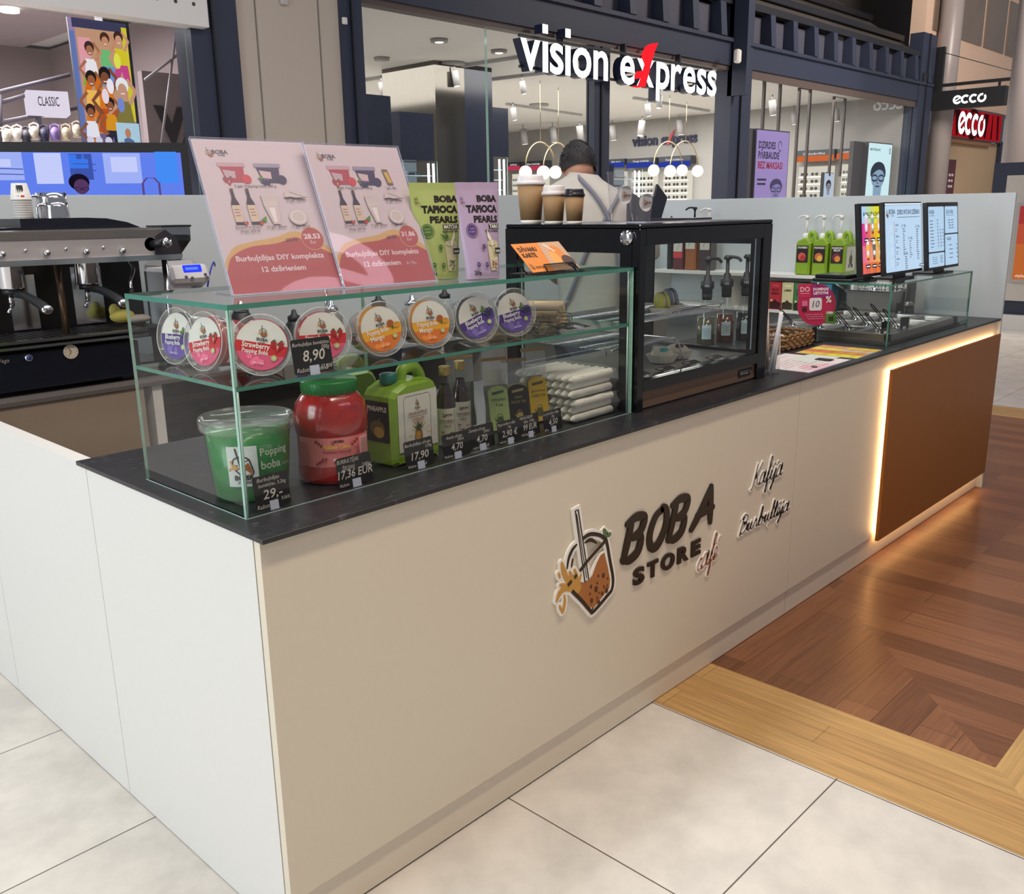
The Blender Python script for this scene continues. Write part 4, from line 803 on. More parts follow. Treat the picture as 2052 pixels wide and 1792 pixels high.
# brush lettering BOBA, drawn with swelling strokes on a slanted grid
STROKES = {'B': [[(.22, 1.0), (.14, .5), (.05, .02)], [(.02, .92), (.4, 1.02), (.78, .93), (.72, .64), (.34, .52)], [(.34, .52), (.74, .46), (.70, .12), (.34, -.02), (.02, .06)]],
           'O': [[(.52, .95), (.2, .8), (.05, .38), (.2, .05), (.5, .04), (.76, .4), (.74, .8), (.55, .98), (.42, .90)]],
           'A': [[(.0, .02), (.3, .42), (.62, 1.0)], [(.62, 1.0), (.70, .5), (.80, .0)], [(.18, .34), (.5, .38), (.82, .40)]]}
def brush(ch, x0, y0, w, h, sh, thick, name='letter'):
    global m; m = MB()
    for si, st in enumerate(STROKES[ch]):
        Q = [(x0 + p[0] * w + p[1] * h * sh, y0 + p[1] * h) for p in spline(st, 7)]; n = len(Q)
        ws = [thick * (.72 + .42 * math.sin(math.pi * (i + .6) / n)) for i in range(n)]; ribbon(Q, ws, .001, .0068 + .00015 * si, INKB)
        for e in (Q[0], Q[-1]): m.prism([(e[0] + thick * .40 * math.cos(a), e[1] + thick * .40 * math.sin(a)) for a in [q * .524 for q in range(12)]], .001, .0067 + .00015 * si, INKB, LF)
    build(name, m, kc)
for ch, x0, w in (('B', 1.222, .115), ('O', 1.352, .120), ('B', 1.468, .115), ('A', 1.610, .150)): brush(ch, x0 + .008, .578, w, .128, .20, .027)
x = 1.292
for ch, w in zip('STORE', (.058, .058, .078, .066, .056)):
    m = MB(); m.text3(ch, frame((x, .018, .482), FX, UP), .050, INKB, INKB, .001, .007, .045, w, 0.0, 'l'); build('letter', m, kc); x += w + .018
# cursive words: single-stroke letters, white backing with a thin dark line on top
CUR = {'K': [[(.35, 1.3), (.2, .7), (.0, .0), (-.2, -.1)], [(1.0, 1.3), (.55, .8), (.2, .55)], [(.2, .55), (.45, .5), (.6, .1), (.95, .05)]],
       'a': [[(.66, .58), (.34, .66), (.04, .34), (.14, .02), (.44, .10), (.66, .45), (.70, .64)], [(.70, .64), (.62, .2), (.74, .0), (.98, .16)]],
       'f': [[(0, .15), (.35, .6), (.62, 1.2), (.5, 1.42), (.36, 1.2), (.22, .3), (.05, -.5), (.16, -.62), (.3, -.4), (.3, 0), (.55, .1)]],
       'i': [[(.0, .12), (.3, .6), (.2, .15), (.32, 0), (.55, .12)]], 'j': [[(.0, .12), (.35, .6), (.2, 0), (.0, -.55), (-.15, -.6), (-.12, -.4), (.2, -.1), (.55, .12)]],
       'B': [[(.3, 1.25), (.12, .6), (-.08, -.1)], [(.05, 1.1), (.4, 1.35), (.8, 1.15), (.65, .8), (.3, .7)], [(.3, .7), (.75, .6), (.7, .2), (.35, -.02), (.0, .1)]],
       'u': [[(.0, .12), (.25, .6), (.15, .12), (.3, 0), (.6, .5)], [(.66, .6), (.58, .15), (.72, 0), (.95, .12)]], 'r': [[(.0, .12), (.25, .62), (.4, .55), (.42, .3), (.45, .02), (.75, .12)]],
       'b': [[(.0, .15), (.4, .9), (.45, 1.3), (.3, 1.3), (.15, .5), (.15, .05), (.4, .0), (.58, .3), (.42, .55), (.6, .5), (.85, .4)]], 'l': [[(.0, .12), (.35, .8), (.45, 1.3), (.3, 1.35), (.18, .6), (.2, .05), (.45, .08)]],
       't': [[(.0, .12), (.3, .6), (.42, 1.1)], [(.42, 1.1), (.22, .3), (.28, .0), (.55, .12)], [(.05, .75), (.6, .8)]], 'e': [[(.0, .1), (.4, .3), (.42, .58), (.22, .6), (.08, .25), (.25, 0), (.6, .15)]], 'c': [[(.45, .5), (.28, .6), (.05, .3), (.15, .02), (.4, .05), (.55, .15)]]}
ADV = {'K': .9, 'a': .9, 'f': .5, 'i': .5, 'j': .5, 'B': .85, 'u': .9, 'r': .68, 'b': .8, 'l': .42, 't': .5, 'e': .55, 'c': .5}
def cursive(word, x0, y0, w, h, rise, line_rgb, label, extras=()):
    global m; tot = sum(ADV[c] for c in word); k = w / tot; strokes = []; x = 0
    for c in word:
        for st in CUR[c]: strokes.append([(x0 + (x + p[0] * 1.0) * k + p[1] * h * .20, y0 + p[1] * h + (x + p[0]) * k * rise) for p in spline(st, 5)])
        x += ADV[c]
    for (ex, ey, dx, dy) in extras: strokes.append([(x0 + ex * k + ey * h * .28, y0 + ey * h + ex * k * rise), (x0 + (ex + dx) * k + (ey + dy) * h * .28, y0 + (ey + dy) * h + ex * k * rise)])
    m = MB()
    for s_ in strokes:
        ribbon(s_, .0155, .001, .0060, OFFW)
        for e in (s_[0], s_[-1]): m.prism([(e[0] + .0077 * math.cos(a), e[1] + .0077 * math.sin(a)) for a in [q * .785 for q in range(8)]], .001, .0059, OFFW, LF)
    build('lettering_backing', m, kc)
    m = MB(); mt = mat('cursive_%d' % line_rgb[0], line_rgb, .35)
    for s_ in strokes: ribbon(s_, .0036, .0060, .0068, mt)
    build('lettering', m, kc, label=label)
cursive('Kafija', 2.020, .636, .225, .064, 0, (46, 32, 26), 'dark cursive word Kafija', ((2.75, .85, .02, .05), (3.3, .85, .02, .05)))
cursive('Burbulteja', 1.945, .474, .375, .050, 0, (46, 32, 26), 'dark cursive word Burbuļtēja', ((4.05, -.3, -.02, -.12), (5.2, .95, .35, .0), (5.9, .9, .02, .05)))
cursive('cafe', 1.660, .415, .130, .070, .12, (170, 104, 70), 'copper cursive word café', ((2.25, .85, .15, .25),))
# kiosk walls and inside
m = MB(); m.box(LX, 0, 0, LX + .022, 2.7, 1.685, KWALL, b=.001); struct('wall_kiosk_right', m)
m = MB(); m.box(-.0, 2.66, 0, LX, 2.69, 1.727, KWALL, b=.001); struct('wall_kiosk_back', m)
m = MB(); m.box(.021, .93, .003, LX - .01, 2.655, .0075, mat('kiosk_floor', (74, 50, 38), .4, noise=.2)); struct('floor_kiosk', m)
GREIGE = mat('greige_front', (150, 136, 120), .5)
bc = thing('back_counter', 'greige back counter carrying the espresso machine against the rear wall', 'counter', (1.3, 2.3, .0075))
m = MB(); m.box(.021, 1.93, .0075, .66, 2.655, .985, GREIGE); build('cabinet', m, bc)
m = MB(); m.box(.021, 1.92, .985, 4.3, 2.655, 1.0, mat('back_worktop', (92, 86, 82), .4)); build('worktop', m, bc)
m = MB(); m.box(.66, 2.5, .0075, 4.3, 2.655, .985, mat('dark_recess', (34, 28, 26), .7)); m.box(.70, 1.94, .0075, .74, 2.5, .985, WHITE); m.box(2.6, 1.94, .0075, 4.3, 2.5, .985, mat('cab_grey', (140, 136, 132), .5)); m.box(.75, 1.98, .45, 2.6, 2.5, .47, WHITE); m.box(1.0, 2.0, .47, 1.6, 2.4, .80, mat('dark_recess')); build('undershelf', m, bc)
# ---------------------------------------------------------------- glass display case
dc = thing('display_case', 'two-tier clear glass display case with green edges on the near end of the worktop', 'display case', (.74, .37, WT))
cx0, cx1, cy0, cy1, ct = .046, 1.434, .137, .606, 1.459; SH = 1.286
m = MB(); m.pane(cx0, cy0, ct - .011, cx1, cy1, ct, PANE, EDGE); build('top_pane', m, dc)
m = MB(); m.pane(cx0 + .0085, cy0 + .0085, SH - .009, cx1 - .0085, cy1, SH, PANE, EDGE); build('glass_shelf', m, dc)
m = MB(); m.pane(cx0, cy0, WT, cx1, cy0 + .008, ct - .0112, PANE, EDGEL); build('front_pane', m, dc)
for a in (cx0, cx1 - .008):
    m = MB(); m.pane(a, cy0 + .0082, WT, a + .008, cy1, ct - .0112, PANE, EDGEL); build('side_pane', m, dc)
m = MB(); m.pane(.74, cy1 - .008, WT, .746, cy1, ct - .012, PANE, EDGEL)
for a in (cx0 + .009, cx1 - .014): m.cyl((a + .003, cy0 + .0115, WT), (a + .003, cy0 + .0115, SH - .01), .0028, mat('uv_glue', (175, 200, 190), .1, coat=.6), 8); m.cyl((a + .003, cy0 + .0115, SH + .001), (a + .003, cy0 + .0115, ct - .012), .0028, mat('uv_glue'), 8)
m.box(cx0, cy0 - .001, WT, cx1, cy0, WT + .002, mat('bright_line_strip', (170, 196, 190), .15, coat=.8)); m.box(cx0 - .001, cy0, WT, cx0, cy1, WT + .002, mat('bright_line_strip')); build('glue_joint', m, dc)  # pale strips added to draw the bright line along the glass foot
# ---------------------------------------------------------------- tubs of popping boba
FL = {'strawberry': dict(c=(186, 34, 44), band=(206, 44, 50), low=(222, 92, 128), t1='Strawberry', t2='Popping Boba', side=(190, 40, 50)),
      'mango': dict(c=(232, 150, 30), band=(238, 168, 44), low=(226, 120, 46), t1='Popping Boba', t2='Mango', side=(226, 160, 40)),
      'blueberry': dict(c=(40, 38, 58), band=(78, 50, 132), low=(104, 82, 158), t1='Blueberry', t2='Popping Boba', side=(70, 60, 110))}
def fruit(g, kind, x, y, s):
    if kind == 'strawberry':
        for dx, dy, q in ((-.35, .1, 1), (.35, .12, 1), (.05, -.25, 1.1)):
            g.poly([(x + dx * s - .3 * s * q, y + dy * s + .2 * s), (x + dx * s, y + dy * s + .34 * s), (x + dx * s + .3 * s * q, y + dy * s + .2 * s), (x + dx * s + .16 * s, y + dy * s - .2 * s), (x + dx * s, y + dy * s - .42 * s), (x + dx * s - .2 * s, y + dy * s - .15 * s)], ink((176, 30, 34)))
            g.poly([(x + dx * s - .2 * s, y + dy * s + .32 * s), (x + dx * s, y + dy * s + .26 * s), (x + dx * s + .2 * s, y + dy * s + .36 * s), (x + dx * s + .04 * s, y + dy * s + .48 * s)], ink((60, 100, 50)))
        g.poly([(x - .06 * s, y + .02 * s), (x + .18 * s, y + .02 * s), (x + .06 * s, y - .42 * s)], ink((240, 170, 150)))
    elif kind == 'mango':
        g.disc(x - .28 * s, y + .2 * s, .42 * s, ink((176, 90, 36)), .36 * s, 18); g.disc(x + .38 * s, y - .12 * s, .4 * s, ink((228, 160, 50)), .3 * s, 18)
        for k in (-1, 0, 1): g.line([(x + .1 * s, y - .1 * s + k * .12 * s), (x + .7 * s, y + k * .14 * s)], .03 * s, ink((190, 118, 30)))
        g.poly([(x - .3 * s, y - .25 * s), (x, y - .1 * s), (x - .1 * s, y - .5 * s)], ink((70, 96, 44)))
    else:
        g.poly([(x - .3 * s, y + .9 * s), (x - .05 * s, y + .55 * s), (x - .3 * s, y + .2 * s), (x - .5 * s, y + .5 * s)], ink((96, 128, 60))); g.poly([(x - .8 * s, y + .4 * s), (x - .4 * s, y + .45 * s), (x - .1 * s, y + .1 * s), (x - .6 * s, y + .1 * s)], ink((84, 116, 54)))
        for dx, dy in ((-.3, -.05), (.1, .15), (.5, .1), (0, -.3), (.42, -.25)): g.disc(x + dx * s, y + dy * s, .25 * s, ink((46, 40, 78)), n=14)
        for dx, dy in ((-.3, -.05), (.1, .15), (.5, .1)): g.disc(x + dx * s - .05 * s, y + dy * s + .06 * s, .1 * s, ink((120, 114, 160)), n=10)
def make_tub(kind):
    F = FL[kind]; t = thing('popping_boba_tub', 'x', 'plastic tub', world=False)
    m = MB(); m.lathe([(.0495, .002), (.0505, .004), (.0585, .080)], mat('boba_' + kind, F['c'], .25, noise=.35, scale=120, coat=.5), 36); build('contents', m, t)
    m = MB(); m.lathe([(.0, 0), (.051, 0), (.0525, .003), (.0605, .083), (.063, .085), (.063, .088)], PLAST, 44, cap=(False, False)); cu_ = build('cup', m, t)
    m = MB(); g = G(m, fn=lambda x, y, d, F=F: Vector(((.0555 + y * .08 + d) * math.cos(x / .055), (.0555 + y * .08 + d) * math.sin(x / .055), y)))
    g.rect(-.055, .018, .055, .066, ink((226, 220, 214)), 12); g.rect(-.055, .018, .055, .04, ink(F['side']), 12); g.text('BOBA', 0, .05, .008, ink((40, 30, 30)), bold=.02); build('side_label', m, cu_)
    m = MB(); m.lathe([(.060, .084), (.0665, .084), (.069, .087), (.0695, .096), (.068, .100), (.0655, .1010), (.063, .100), (.0615, .0955), (.060, .0945), (.0, .0945)], PLAST, 56, cap=(False, False))
    m.tube([(.0672 * math.cos(a), .0672 * math.sin(a), .1003) for a in [k * .1309 for k in range(48)]], .0009, mat('lid_rim', (214, 206, 206), .25, coat=.5), 6, True)
    ld = build('lid', m, t)
    m = MB(); g = G(m, Matrix.Translation((0, 0, .0950)), step=.00012); R = .0555
    g.disc(0, 0, R, ink((228, 222, 216)), n=48)
    def seg(y0, y1, mt, sl=0.0):
        P = []; 
        for i in range(25):
            a = math.radians(-180 + i * 15 / 2)
            P.append((R * math.cos(a), R * math.sin(a)))
        a0 = math.asin(y1 / R); aa = [(-math.pi - a0) + i * ((math.pi + 2 * a0)) / 30 for i in range(31)]
        return g.poly([(R * math.cos(a), R * math.sin(a)) for a in aa], mt)
    seg(0, .004, ink(F['band'])); seg(0, -.020, ink(F['low']))
    for i in range(7):
        a = random.uniform(0, 6.28); rr = random.uniform(.0, .022); g.disc(rr * math.cos(a) - .01, -.036 + .5 * rr * math.sin(a), .006, ink(tuple(min(255, c + 28) for c in F['low'])), n=12)
    wt = ink((246, 240, 236)); g.text(F['t1'], -.012, -.0085, .0115, wt, w=.060 if len(F['t1']) > 9 else .056, bold=.015); g.text(F['t2'], -.012 if kind != 'mango' else -.018, -.0205 if kind != 'mango' else -.0245, .0092 if kind != 'mango' else .0115, wt, w=.056 if kind != 'mango' else .038, bold=.012)
    mini_logo(g, .0, .030, .026); fruit(g, kind, .033, .003, .023)
    g.disc(.030, -.025, .0065, ink((196, 200, 130)), n=18); g.disc(.030, -.025, .0052, ink((120, 140, 70)), n=18); g.disc(.030, -.025, .0045, ink((206, 208, 150)), n=18)
    g.text('Made in Taiwan', -.002, -.042, .0038, wt, w=.024); smear(g, -.010, -.047, .02, .0014, ink(tuple(int(c * .7) for c in F['low'])), 3); build('lid_label', m, ld)
    return t
protos = {k: make_tub(k) for k in FL}; used = set()
TB = [('blueberry', .122, .530, -170, 0, 'blueberry tub with purple label on the left side of the upper shelf'), ('strawberry', .116, .384, -170, 11, 'strawberry tub seen obliquely beside the leftmost blueberry tub'),
      ('strawberry', .169, .222, -122, -12, 'strawberry tub facing the viewer behind the front corner of the case'), ('strawberry', .345, .238, -112, 0, 'strawberry tub standing behind the 8,90 price card'),
      ('mango', .513, .228, -102, 11, 'mango tub with tilted label, next right of the strawberry tubs'), ('mango', .684, .236, -103, 2, 'mango tub with level orange label, right one of the two mango tubs'),
      ('blueberry', .828, .212, -105, 20, 'blueberry tub with strongly tilted label right of the mango tubs'), ('blueberry', .982, .216, -106, 10, 'rightmost blueberry tub beside the bagged straws')]
for kind, x, y, az, roll, lab in TB:
    o = protos[kind] if kind not in used else copy_tree(protos[kind]); used.add(kind); a = math.radians(az); t9 = math.radians(9.3)
    n = Vector((math.cos(a) * math.cos(t9), math.sin(a) * math.cos(t9), math.sin(t9))); xd = Vector((-math.sin(a), math.cos(a), 0))
    M = frame((x, y, SH + .0705), xd, n.cross(xd)) @ Matrix.Translation((0, 0, -.1)) @ Matrix.Rotation(math.radians(roll), 4, 'Z')
    o.matrix_world = M; o.location = M.translation; o.rotation_euler = M.to_euler(); o['label'] = lab; o['group'] = 'popping boba tubs on the upper glass shelf'
# ---------------------------------------------------------------- price cards
CARD = mat('price_card_black', (26, 22, 22), .5); CHALK = ink((214, 206, 198))
def card(x, y, z, w, h, lines, label, yaw=0.0, lean=8, price=None, pos=(.5, .45), ph=.26, group='price cards in the display case'):
    t = thing('price_card', label, 'price card', (x, y, z), group=group); Mx = frame((x - w / 2, y, z + .004), (math.cos(math.radians(yaw)), math.sin(math.radians(yaw)), 0), (0, math.sin(math.radians(lean)), math.cos(math.radians(lean))))
    m = MB(); r = .006; P = []
    for cx, cy, a0 in ((w - r, h - r, 0), (r, h - r, 90), (r, r, 180), (w - r, r, 270)):
        for k in range(5): a = math.radians(a0 + k * 22.5); P.append((cx + r * math.cos(a), cy + r * math.sin(a)))
    m.prism(P, -.0008, 0, CARD, Mx); cb_ = build('card', m, t)
    m = MB(); g = G(m, Mx, step=.00005, d=.0003)
    for (tx, lx, ly, lh) in lines: g.text(tx, w * lx, h * ly, h * lh, CHALK, shear=.25, align='l', w=min(w * (.97 - lx), h * lh * len(tx) * .62))
    if price: g.text(price, w * pos[0], h * pos[1], h * ph, CHALK, bold=.01, shear=.2, w=h * ph * len(price) * .62)
    build('handwriting', m, cb_)
    m = MB(); m.box(w * .38, -.004, .0005, w * .62, h * .22, .0022, ACRE, Mx); m.box(w * .36, -.004, -.012, w * .64, -.0025, .012, ACR, Mx); build('clip', m, t)
    return t
card(.256, .152, SH, .104, .078, [('Burbuļtējas bumbiņas', .03, .80, .10), ('500g', .75, .66, .11), ('Ražots Taivānā', .06, .06, .12), ('17,80€', .68, .10, .11)], 'black price card reading 8,90 on the glass shelf in front of a strawberry tub', price='8,90', pos=(.52, .36), ph=.30)
for x, w, h, y, tx, pr_, lab in ((.128, .090, .076, .155, [('Burbuļtējas', .12, .82, .11), ('bumbiņas, 3,2kg', .14, .66, .10), ('Ražots T', .02, .04, .12), ('9,06%', .72, .16, .1)], '29,-', 'black price card 29,- leaning on the green bucket'),
        (.356, .104, .072, .155, [('BURBULTĒJAS', .02, .80, .13), ('ŽELEJAS', .14, .58, .12), ('3,85kg', .72, .56, .11), ('Ražots', .02, .04, .1)], '17,36 EUR', 'black price card 17,36 EUR before the red jelly jar'),
        (.560, .098, .072, .155, [('Burbuļtējas sīrups', .03, .80, .11), ('2,5kg', .72, .66, .10), ('Ražots Taivānā', .06, .05, .1)], '17,90', 'black price card 17,90 at the foot of the green canister'),
        (.690, .100, .066, .156, [('Aveņu sīrups', .15, .78, .12), ('350ml', .55, .64, .11), ('Ražots Latvijā', .02, .05, .11)], '4,70', 'black price card 4,70 in front of the left syrup bottle'),
        (.793, .100, .066, .166, [('Zemeņu sīrups', .03, .78, .12), ('350ml', .60, .64, .11), ('ražots Latvijā', .12, .05, .11)], '4,70', 'black price card 4,70 between the right syrup bottle and the peppermint tea'),
        (.893, .094, .064, .156, [('Piparmētru tēja', .03, .80, .12), ('50g', .45, .64, .11), ('ražots Latvijā', .02, .05, .11)], '2,90 €', 'black price card 2,90 € under the peppermint tea bag'),
        (.988, .084, .062, .166, [('MELNĀ ASSAM', .03, .82, .13), ('tēja, 100g', .2, .64, .12), ('50€/kg  Indija', .02, .05, .11)], '99 EUR', 'black price card 99 eur with silver clip under the black tea bag'),
        (1.078, .084, .062, .156, [('Le Jasmīns tēja', .03, .80, .12), ('50g', .45, .64, .11), ('Ķīna', .02, .05, .11)], '4,50', 'rightmost standing price card, 4,50, beside the wrapped straws')):
    card(x, y, WT, w, h, tx, lab, price=pr_, pos=(.5, .30), ph=.26, yaw=1.5)
t = card(1.22, .175, SH + .001, .11, .07, [('salmiņi', .1, .7, .14)], 'black price card lying flat on the glass shelf by the straws', lean=84, price='6,50', pos=(.5, .3), ph=.26)
# ---------------------------------------------------------------- big tub and jar
AZC = math.radians(-120)
def wrap(cx, cy, z0, rf, az): return lambda x, y, d: Vector((cx + (rf(y) + d) * math.cos(az + x / rf(y)), cy + (rf(y) + d) * math.sin(az + x / rf(y)), z0 + y))
bx_, by_ = .160, .300; GREEN = mat('green_boba', (40, 132, 62), .3, noise=.2, scale=60, coat=.4)
t = thing('green_tub', 'large bucket of green popping boba with clear lid standing in the front corner', 'bucket', (bx_, by_, WT)); T0 = Matrix.Translation((bx_, by_, WT))
m = MB(); m.lathe([(.078, .003), (.083, .008), (.0955, .160)], GREEN, 48, T0); build('contents', m, t)
BP = clear('bucket_plastic', (.86, .96, .88), .12, (120, 190, 140), 1.0, .08)
m = MB(); m.lathe([(0, 0), (.081, 0), (.0845, .004), (.0985, .170), (.101, .172), (.101, .178)], BP, 56, T0, cap=(False, False)); build('bucket', m, t)
m = MB(); m.lathe([(.100, .160), (.1045, .160), (.1075, .166), (.1085, .184), (.106, .189), (.102, .1895), (.098, .187), (.096, .180), (.0, .180)], PLAST, 64, T0, cap=(False, False)); build('lid', m, t)
m = MB(); g = G(m, fn=wrap(bx_, by_, WT, lambda y: .0853 + y * .083, AZC - .16)); g.rect(-.036, .042, .032, .137, ink((222, 224, 222)), 8)
k = .17 / .35; g2 = G(m, fn=lambda x, y, d: g.fn(x, y, d + .0005)); mini_logo(g2, -.002, .098, .072, False); g2.text('BOBA', 0, .058, .011, ink((40, 32, 30)), bold=.03); g2.text('STORE', 0, .049, .006, ink((40, 32, 30)), w=.03, bold=.02)
tw = ink((196, 200, 180)); g2.text('Popping', .038, .112, .017, tw, w=.070, align='l', bold=.02); g2.text('boba', .038, .080, .0185, tw, w=.048, align='l', bold=.02); g2.text('3.2 KG', .092, .080, .006, tw, align='l'); smear(g2, .038, .064, .05, .002, tw, 4); build('label', m, t)
jx, jy = .372, .268; t = thing('jelly_jar', 'big red jar of nata de coco with green screw lid, second from the left below', 'jar', (jx, jy, WT)); T0 = Matrix.Translation((jx, jy, WT))
RED = mat('red_jelly', (168, 26, 22), .2, noise=.3, scale=25, coat=.8)
m = MB(); m.lathe([(0, 0), (.078, 0), (.086, .004), (.089, .015), (.0865, .04), (.0855, .05), (.0855, .115), (.0875, .122), (.090, .14), (.090, .165), (.084, .192), (.070, .210), (.064, .216), (.063, .226)], RED, 56, T0, cap=(False, False)); build('jar_body', m, t)
m = MB(); m.lathe([(.064, .217), (.068, .218), (.0685, .243), (.066, .2475), (.0, .2485)], mat('green_lid', (26, 120, 52), .35), 64, T0, cap=(False, False))
for i in range(48): a = i * math.pi / 24; m.box(-.0008, .0683, .220, .0008, .0690, .242, mat('green_lid'), T0 @ Matrix.Rotation(a, 4, 'Z'))
build('lid', m, t)
m = MB(); g = G(m, fn=wrap(jx, jy, WT, lambda y: .0862, AZC + .02)); PK = ink((232, 128, 128)); g.rect(-.105, .046, .105, .118, PK, 20); g2 = G(m, fn=lambda x, y, d: g.fn(x, y, d + .0004)); dr = ink((150, 24, 30))
g2.text('BOBA', .006, .106, .0062, ink((40, 26, 26)), bold=.04); mini_logo(g2, -.010, .1075, .012, False); g2.text('Natate Coco', 0, .092, .0095, ink((232, 190, 60)), w=.066, bold=.03); g2.text('Strawberry flavoured', 0, .081, .0072, dr, w=.066, bold=.015)
for sx in (-1, 1):
    for k in range(3): g2.rect(sx * (.036 + k * .006) - .003, .096 + k * .005, sx * (.036 + k * .006) + .003, .103 + k * .005, dr); g2.rect(sx * (.036 + k * .006) - .003, .060 - k * .004, sx * (.036 + k * .006) + .003, .066 - k * .004, dr)
    fruit(g2, 'strawberry', sx * .03, .066, .010)
for q in (-.006, .006): g2.poly([(q - .004, .070), (q + .004, .070), (q + .003, .058), (q - .003, .058)], ink((236, 226, 226))); g2.rect(q - .003, .058, q + .003, .063, dr)
g2.rect(.052, .048, .078, .116, ink((236, 170, 168)), 4)
for k in range(14): g2.rect(.054, .052 + k * .0044, .076, .0532 + k * .0044, ink((120, 60, 60)), 3)
for k in range(14): g2.rect(-.082, .052 + k * .0044, -.060, .0532 + k * .0044, ink((130, 50, 50)), 3)
g2.rect(-.03, .050, .03, .0512, dr, 4); build('label', m, t)
# ---------------------------------------------------------------- green canisters
LIME = mat('lime_plastic', (132, 166, 44), .35, noise=.03); TEAL = mat('teal_cap', (28, 110, 98), .4)
def canister(label, o, yaw, w=.185, d=.115, h=.205, cap=TEAL, group=None, pump=False, front=None, side=None):
    t = thing('syrup_canister', label, 'canister', o, yaw, group, world=False); m = MB()
    prof = [(-w / 2 + .008, 0), (w / 2 - .008, 0), (w / 2, .008), (w / 2, h * .86), (w / 2 - .012, h * .95), (w / 2 - .03, h), (-w / 2 + .05, h), (-w / 2 + .012, h * .93), (-w / 2, h * .86), (-w / 2, .008)]
    r = .012
    for (i0, i1, ins) in ((-d / 2, -d / 2 + r, r), ):
        pass
    Pi = [(x * (1 - 2 * r / w), r * .6 + y * (1 - 1.2 * r / h)) for x, y in prof]; n = len(prof); V = []
    for P_, yy in ((Pi, -d / 2), (prof, -d / 2 + r), (prof, d / 2 - r), (Pi, d / 2)): V += [(x, yy, z) for x, z in P_]
    F = [tuple(range(n)), tuple(reversed(range(3 * n, 4 * n)))] + [(j * n + i, j * n + (i + 1) % n, (j + 1) * n + (i + 1) % n, (j + 1) * n + i) for j in range(3) for i in range(n)]
    m.add(V, F, LIME, False); m.box(-w * .36, -d / 2 - .001, h * .04, w * .36, -d / 2 + .002, h * .055, LIME); build('body', m, t)
    m = MB(); m.tube(spline([(w * -.02, 0, h - .010), (w * .03, 0, h + .018), (w * .12, 0, h + .028), (w * .30, 0, h + .026), (w * .40, 0, h + .005), (w * .44, 0, h - .03)], 4), .0155, LIME, 10); build('handle', m, t)
    m = MB(); cx = -w * .24
    if pump:
        wp = mat('pump_white', (228, 226, 222), .35); m.lathe([(.020, 0), (.022, .002), (.021, .028), (.012, .034)], wp, 20, Matrix.Translation((cx, 0, h - .006))); m.cyl((cx, 0, h + .02), (cx, 0, h + .115), .006, wp, 12)
        m.lathe([(.012, 0), (.014, .012), (.010, .022)], wp, 16, Matrix.Translation((cx, 0, h + .112))); m.tube(spline([(cx, 0, h + .130), (cx - .03, 0, h + .132), (cx - .052, 0, h + .122), (cx - .056, 0, h + .112)], 4), .0055, wp, 8); build('pump', m, t)
    else:
        m.lathe([(.021, 0), (.023, .003), (.023, .024), (.020, .027)], cap, 24, Matrix.Translation((cx, 0, h - .004))); build('cap', m, t)
    if front:
        m = MB(); front(G(m, frame((0, -d / 2 - .0012, 0), FX, UP)), w, h); build('front_label', m, t)
    if side:
        m = MB(); side(G(m, frame((-w / 2 - .0006, 0, 0), (0, -1, 0), UP)), d, h); build('side_label', m, t)
    return t
def pine_front(g, w, h):
    ol = ink((70, 56, 40)); g.rect(-w * .40, h * .17, w * .42, h * .88, ink((222, 216, 204))); g.line([(-w * .28, h * .22), (-w * .28, h * .80), (-w * .24, h * .84), (w * .24, h * .84), (w * .28, h * .80), (w * .28, h * .22)], .0012, ol)
    mini_logo(g, 0, h * .75, .020); g.text('PINEAPPLE', 0, h * .60, .008, ink((150, 90, 50)), w=w * .38, bold=.01); g.rect(-w * .2, h * .578, w * .2, h * .583, ol); g.text('SYRUP', 0, h * .52, .009, ink((196, 110, 40)), w=w * .24, bold=.01)
    g.disc(.0, h * .33, .014, ink((150, 100, 40)), .020, 18); g.disc(-.003, h * .33, .009, ink((190, 140, 50)), .014, 14)
    for a in (-60, -35, -12, 12, 35, 60): g.poly([(-.005, h * .41), (.005, h * .41), (.030 * math.sin(math.radians(a)), h * .41 + .030 * math.cos(math.radians(a)))], ink((60, 70, 36)))
    for a in range(12): q = a * .52; g.poly([(w * .2 * math.cos(q), h * .34 + .030 * math.sin(q)), (w * .2 * math.cos(q) + .007, h * .34 + .030 * math.sin(q)), (w * .2 * math.cos(q) + .003, h * .34 + .030 * math.sin(q) + .008)], ink((230, 170, 50)))
    smear(g, -.018, h * .22, .036, .0015, ol, 3)
def dark_label(word, c1, c2, w2=None):
    def f(g, d, h):
        g.rect(-d * .36, h * .30, d * .38, h * .80, ink((30, 22, 18)), r=.004); g.text(word, .001, h * .68 if '\n' not in word else h * .72, h * .055, ink((226, 218, 204)), w=d * .62, bold=.03)
        g.disc(0, h * .47, d * .24, ink(c1), h * .10, 18); g.disc(d * .05, h * .42, d * .17, ink(c2), h * .07, 16); g.line([(0, h * .5), (d * .1, h * .6)], .003, ink((90, 110, 50)))
    return f
P = atz(792, 940, WT); yw = math.radians(6); w, d = .178, .112
c0 = Vector((P.x, P.y, WT)) + Vector((math.cos(yw), math.sin(yw), 0)) * (w / 2) + Vector((-math.sin(yw), math.cos(yw), 0)) * (d / 2)
canister('lime canister labelled PINEAPPLE SYRUP in the middle of the lower tier', c0, yw, w, d, .213, front=pine_front, side=dark_label('PINEAPPLE', (120, 92, 40), (190, 150, 60)))
canister('second lime canister mostly hidden behind the pineapple one', (.575, .500, WT), math.radians(4), w, d, .213, front=None, side=None)
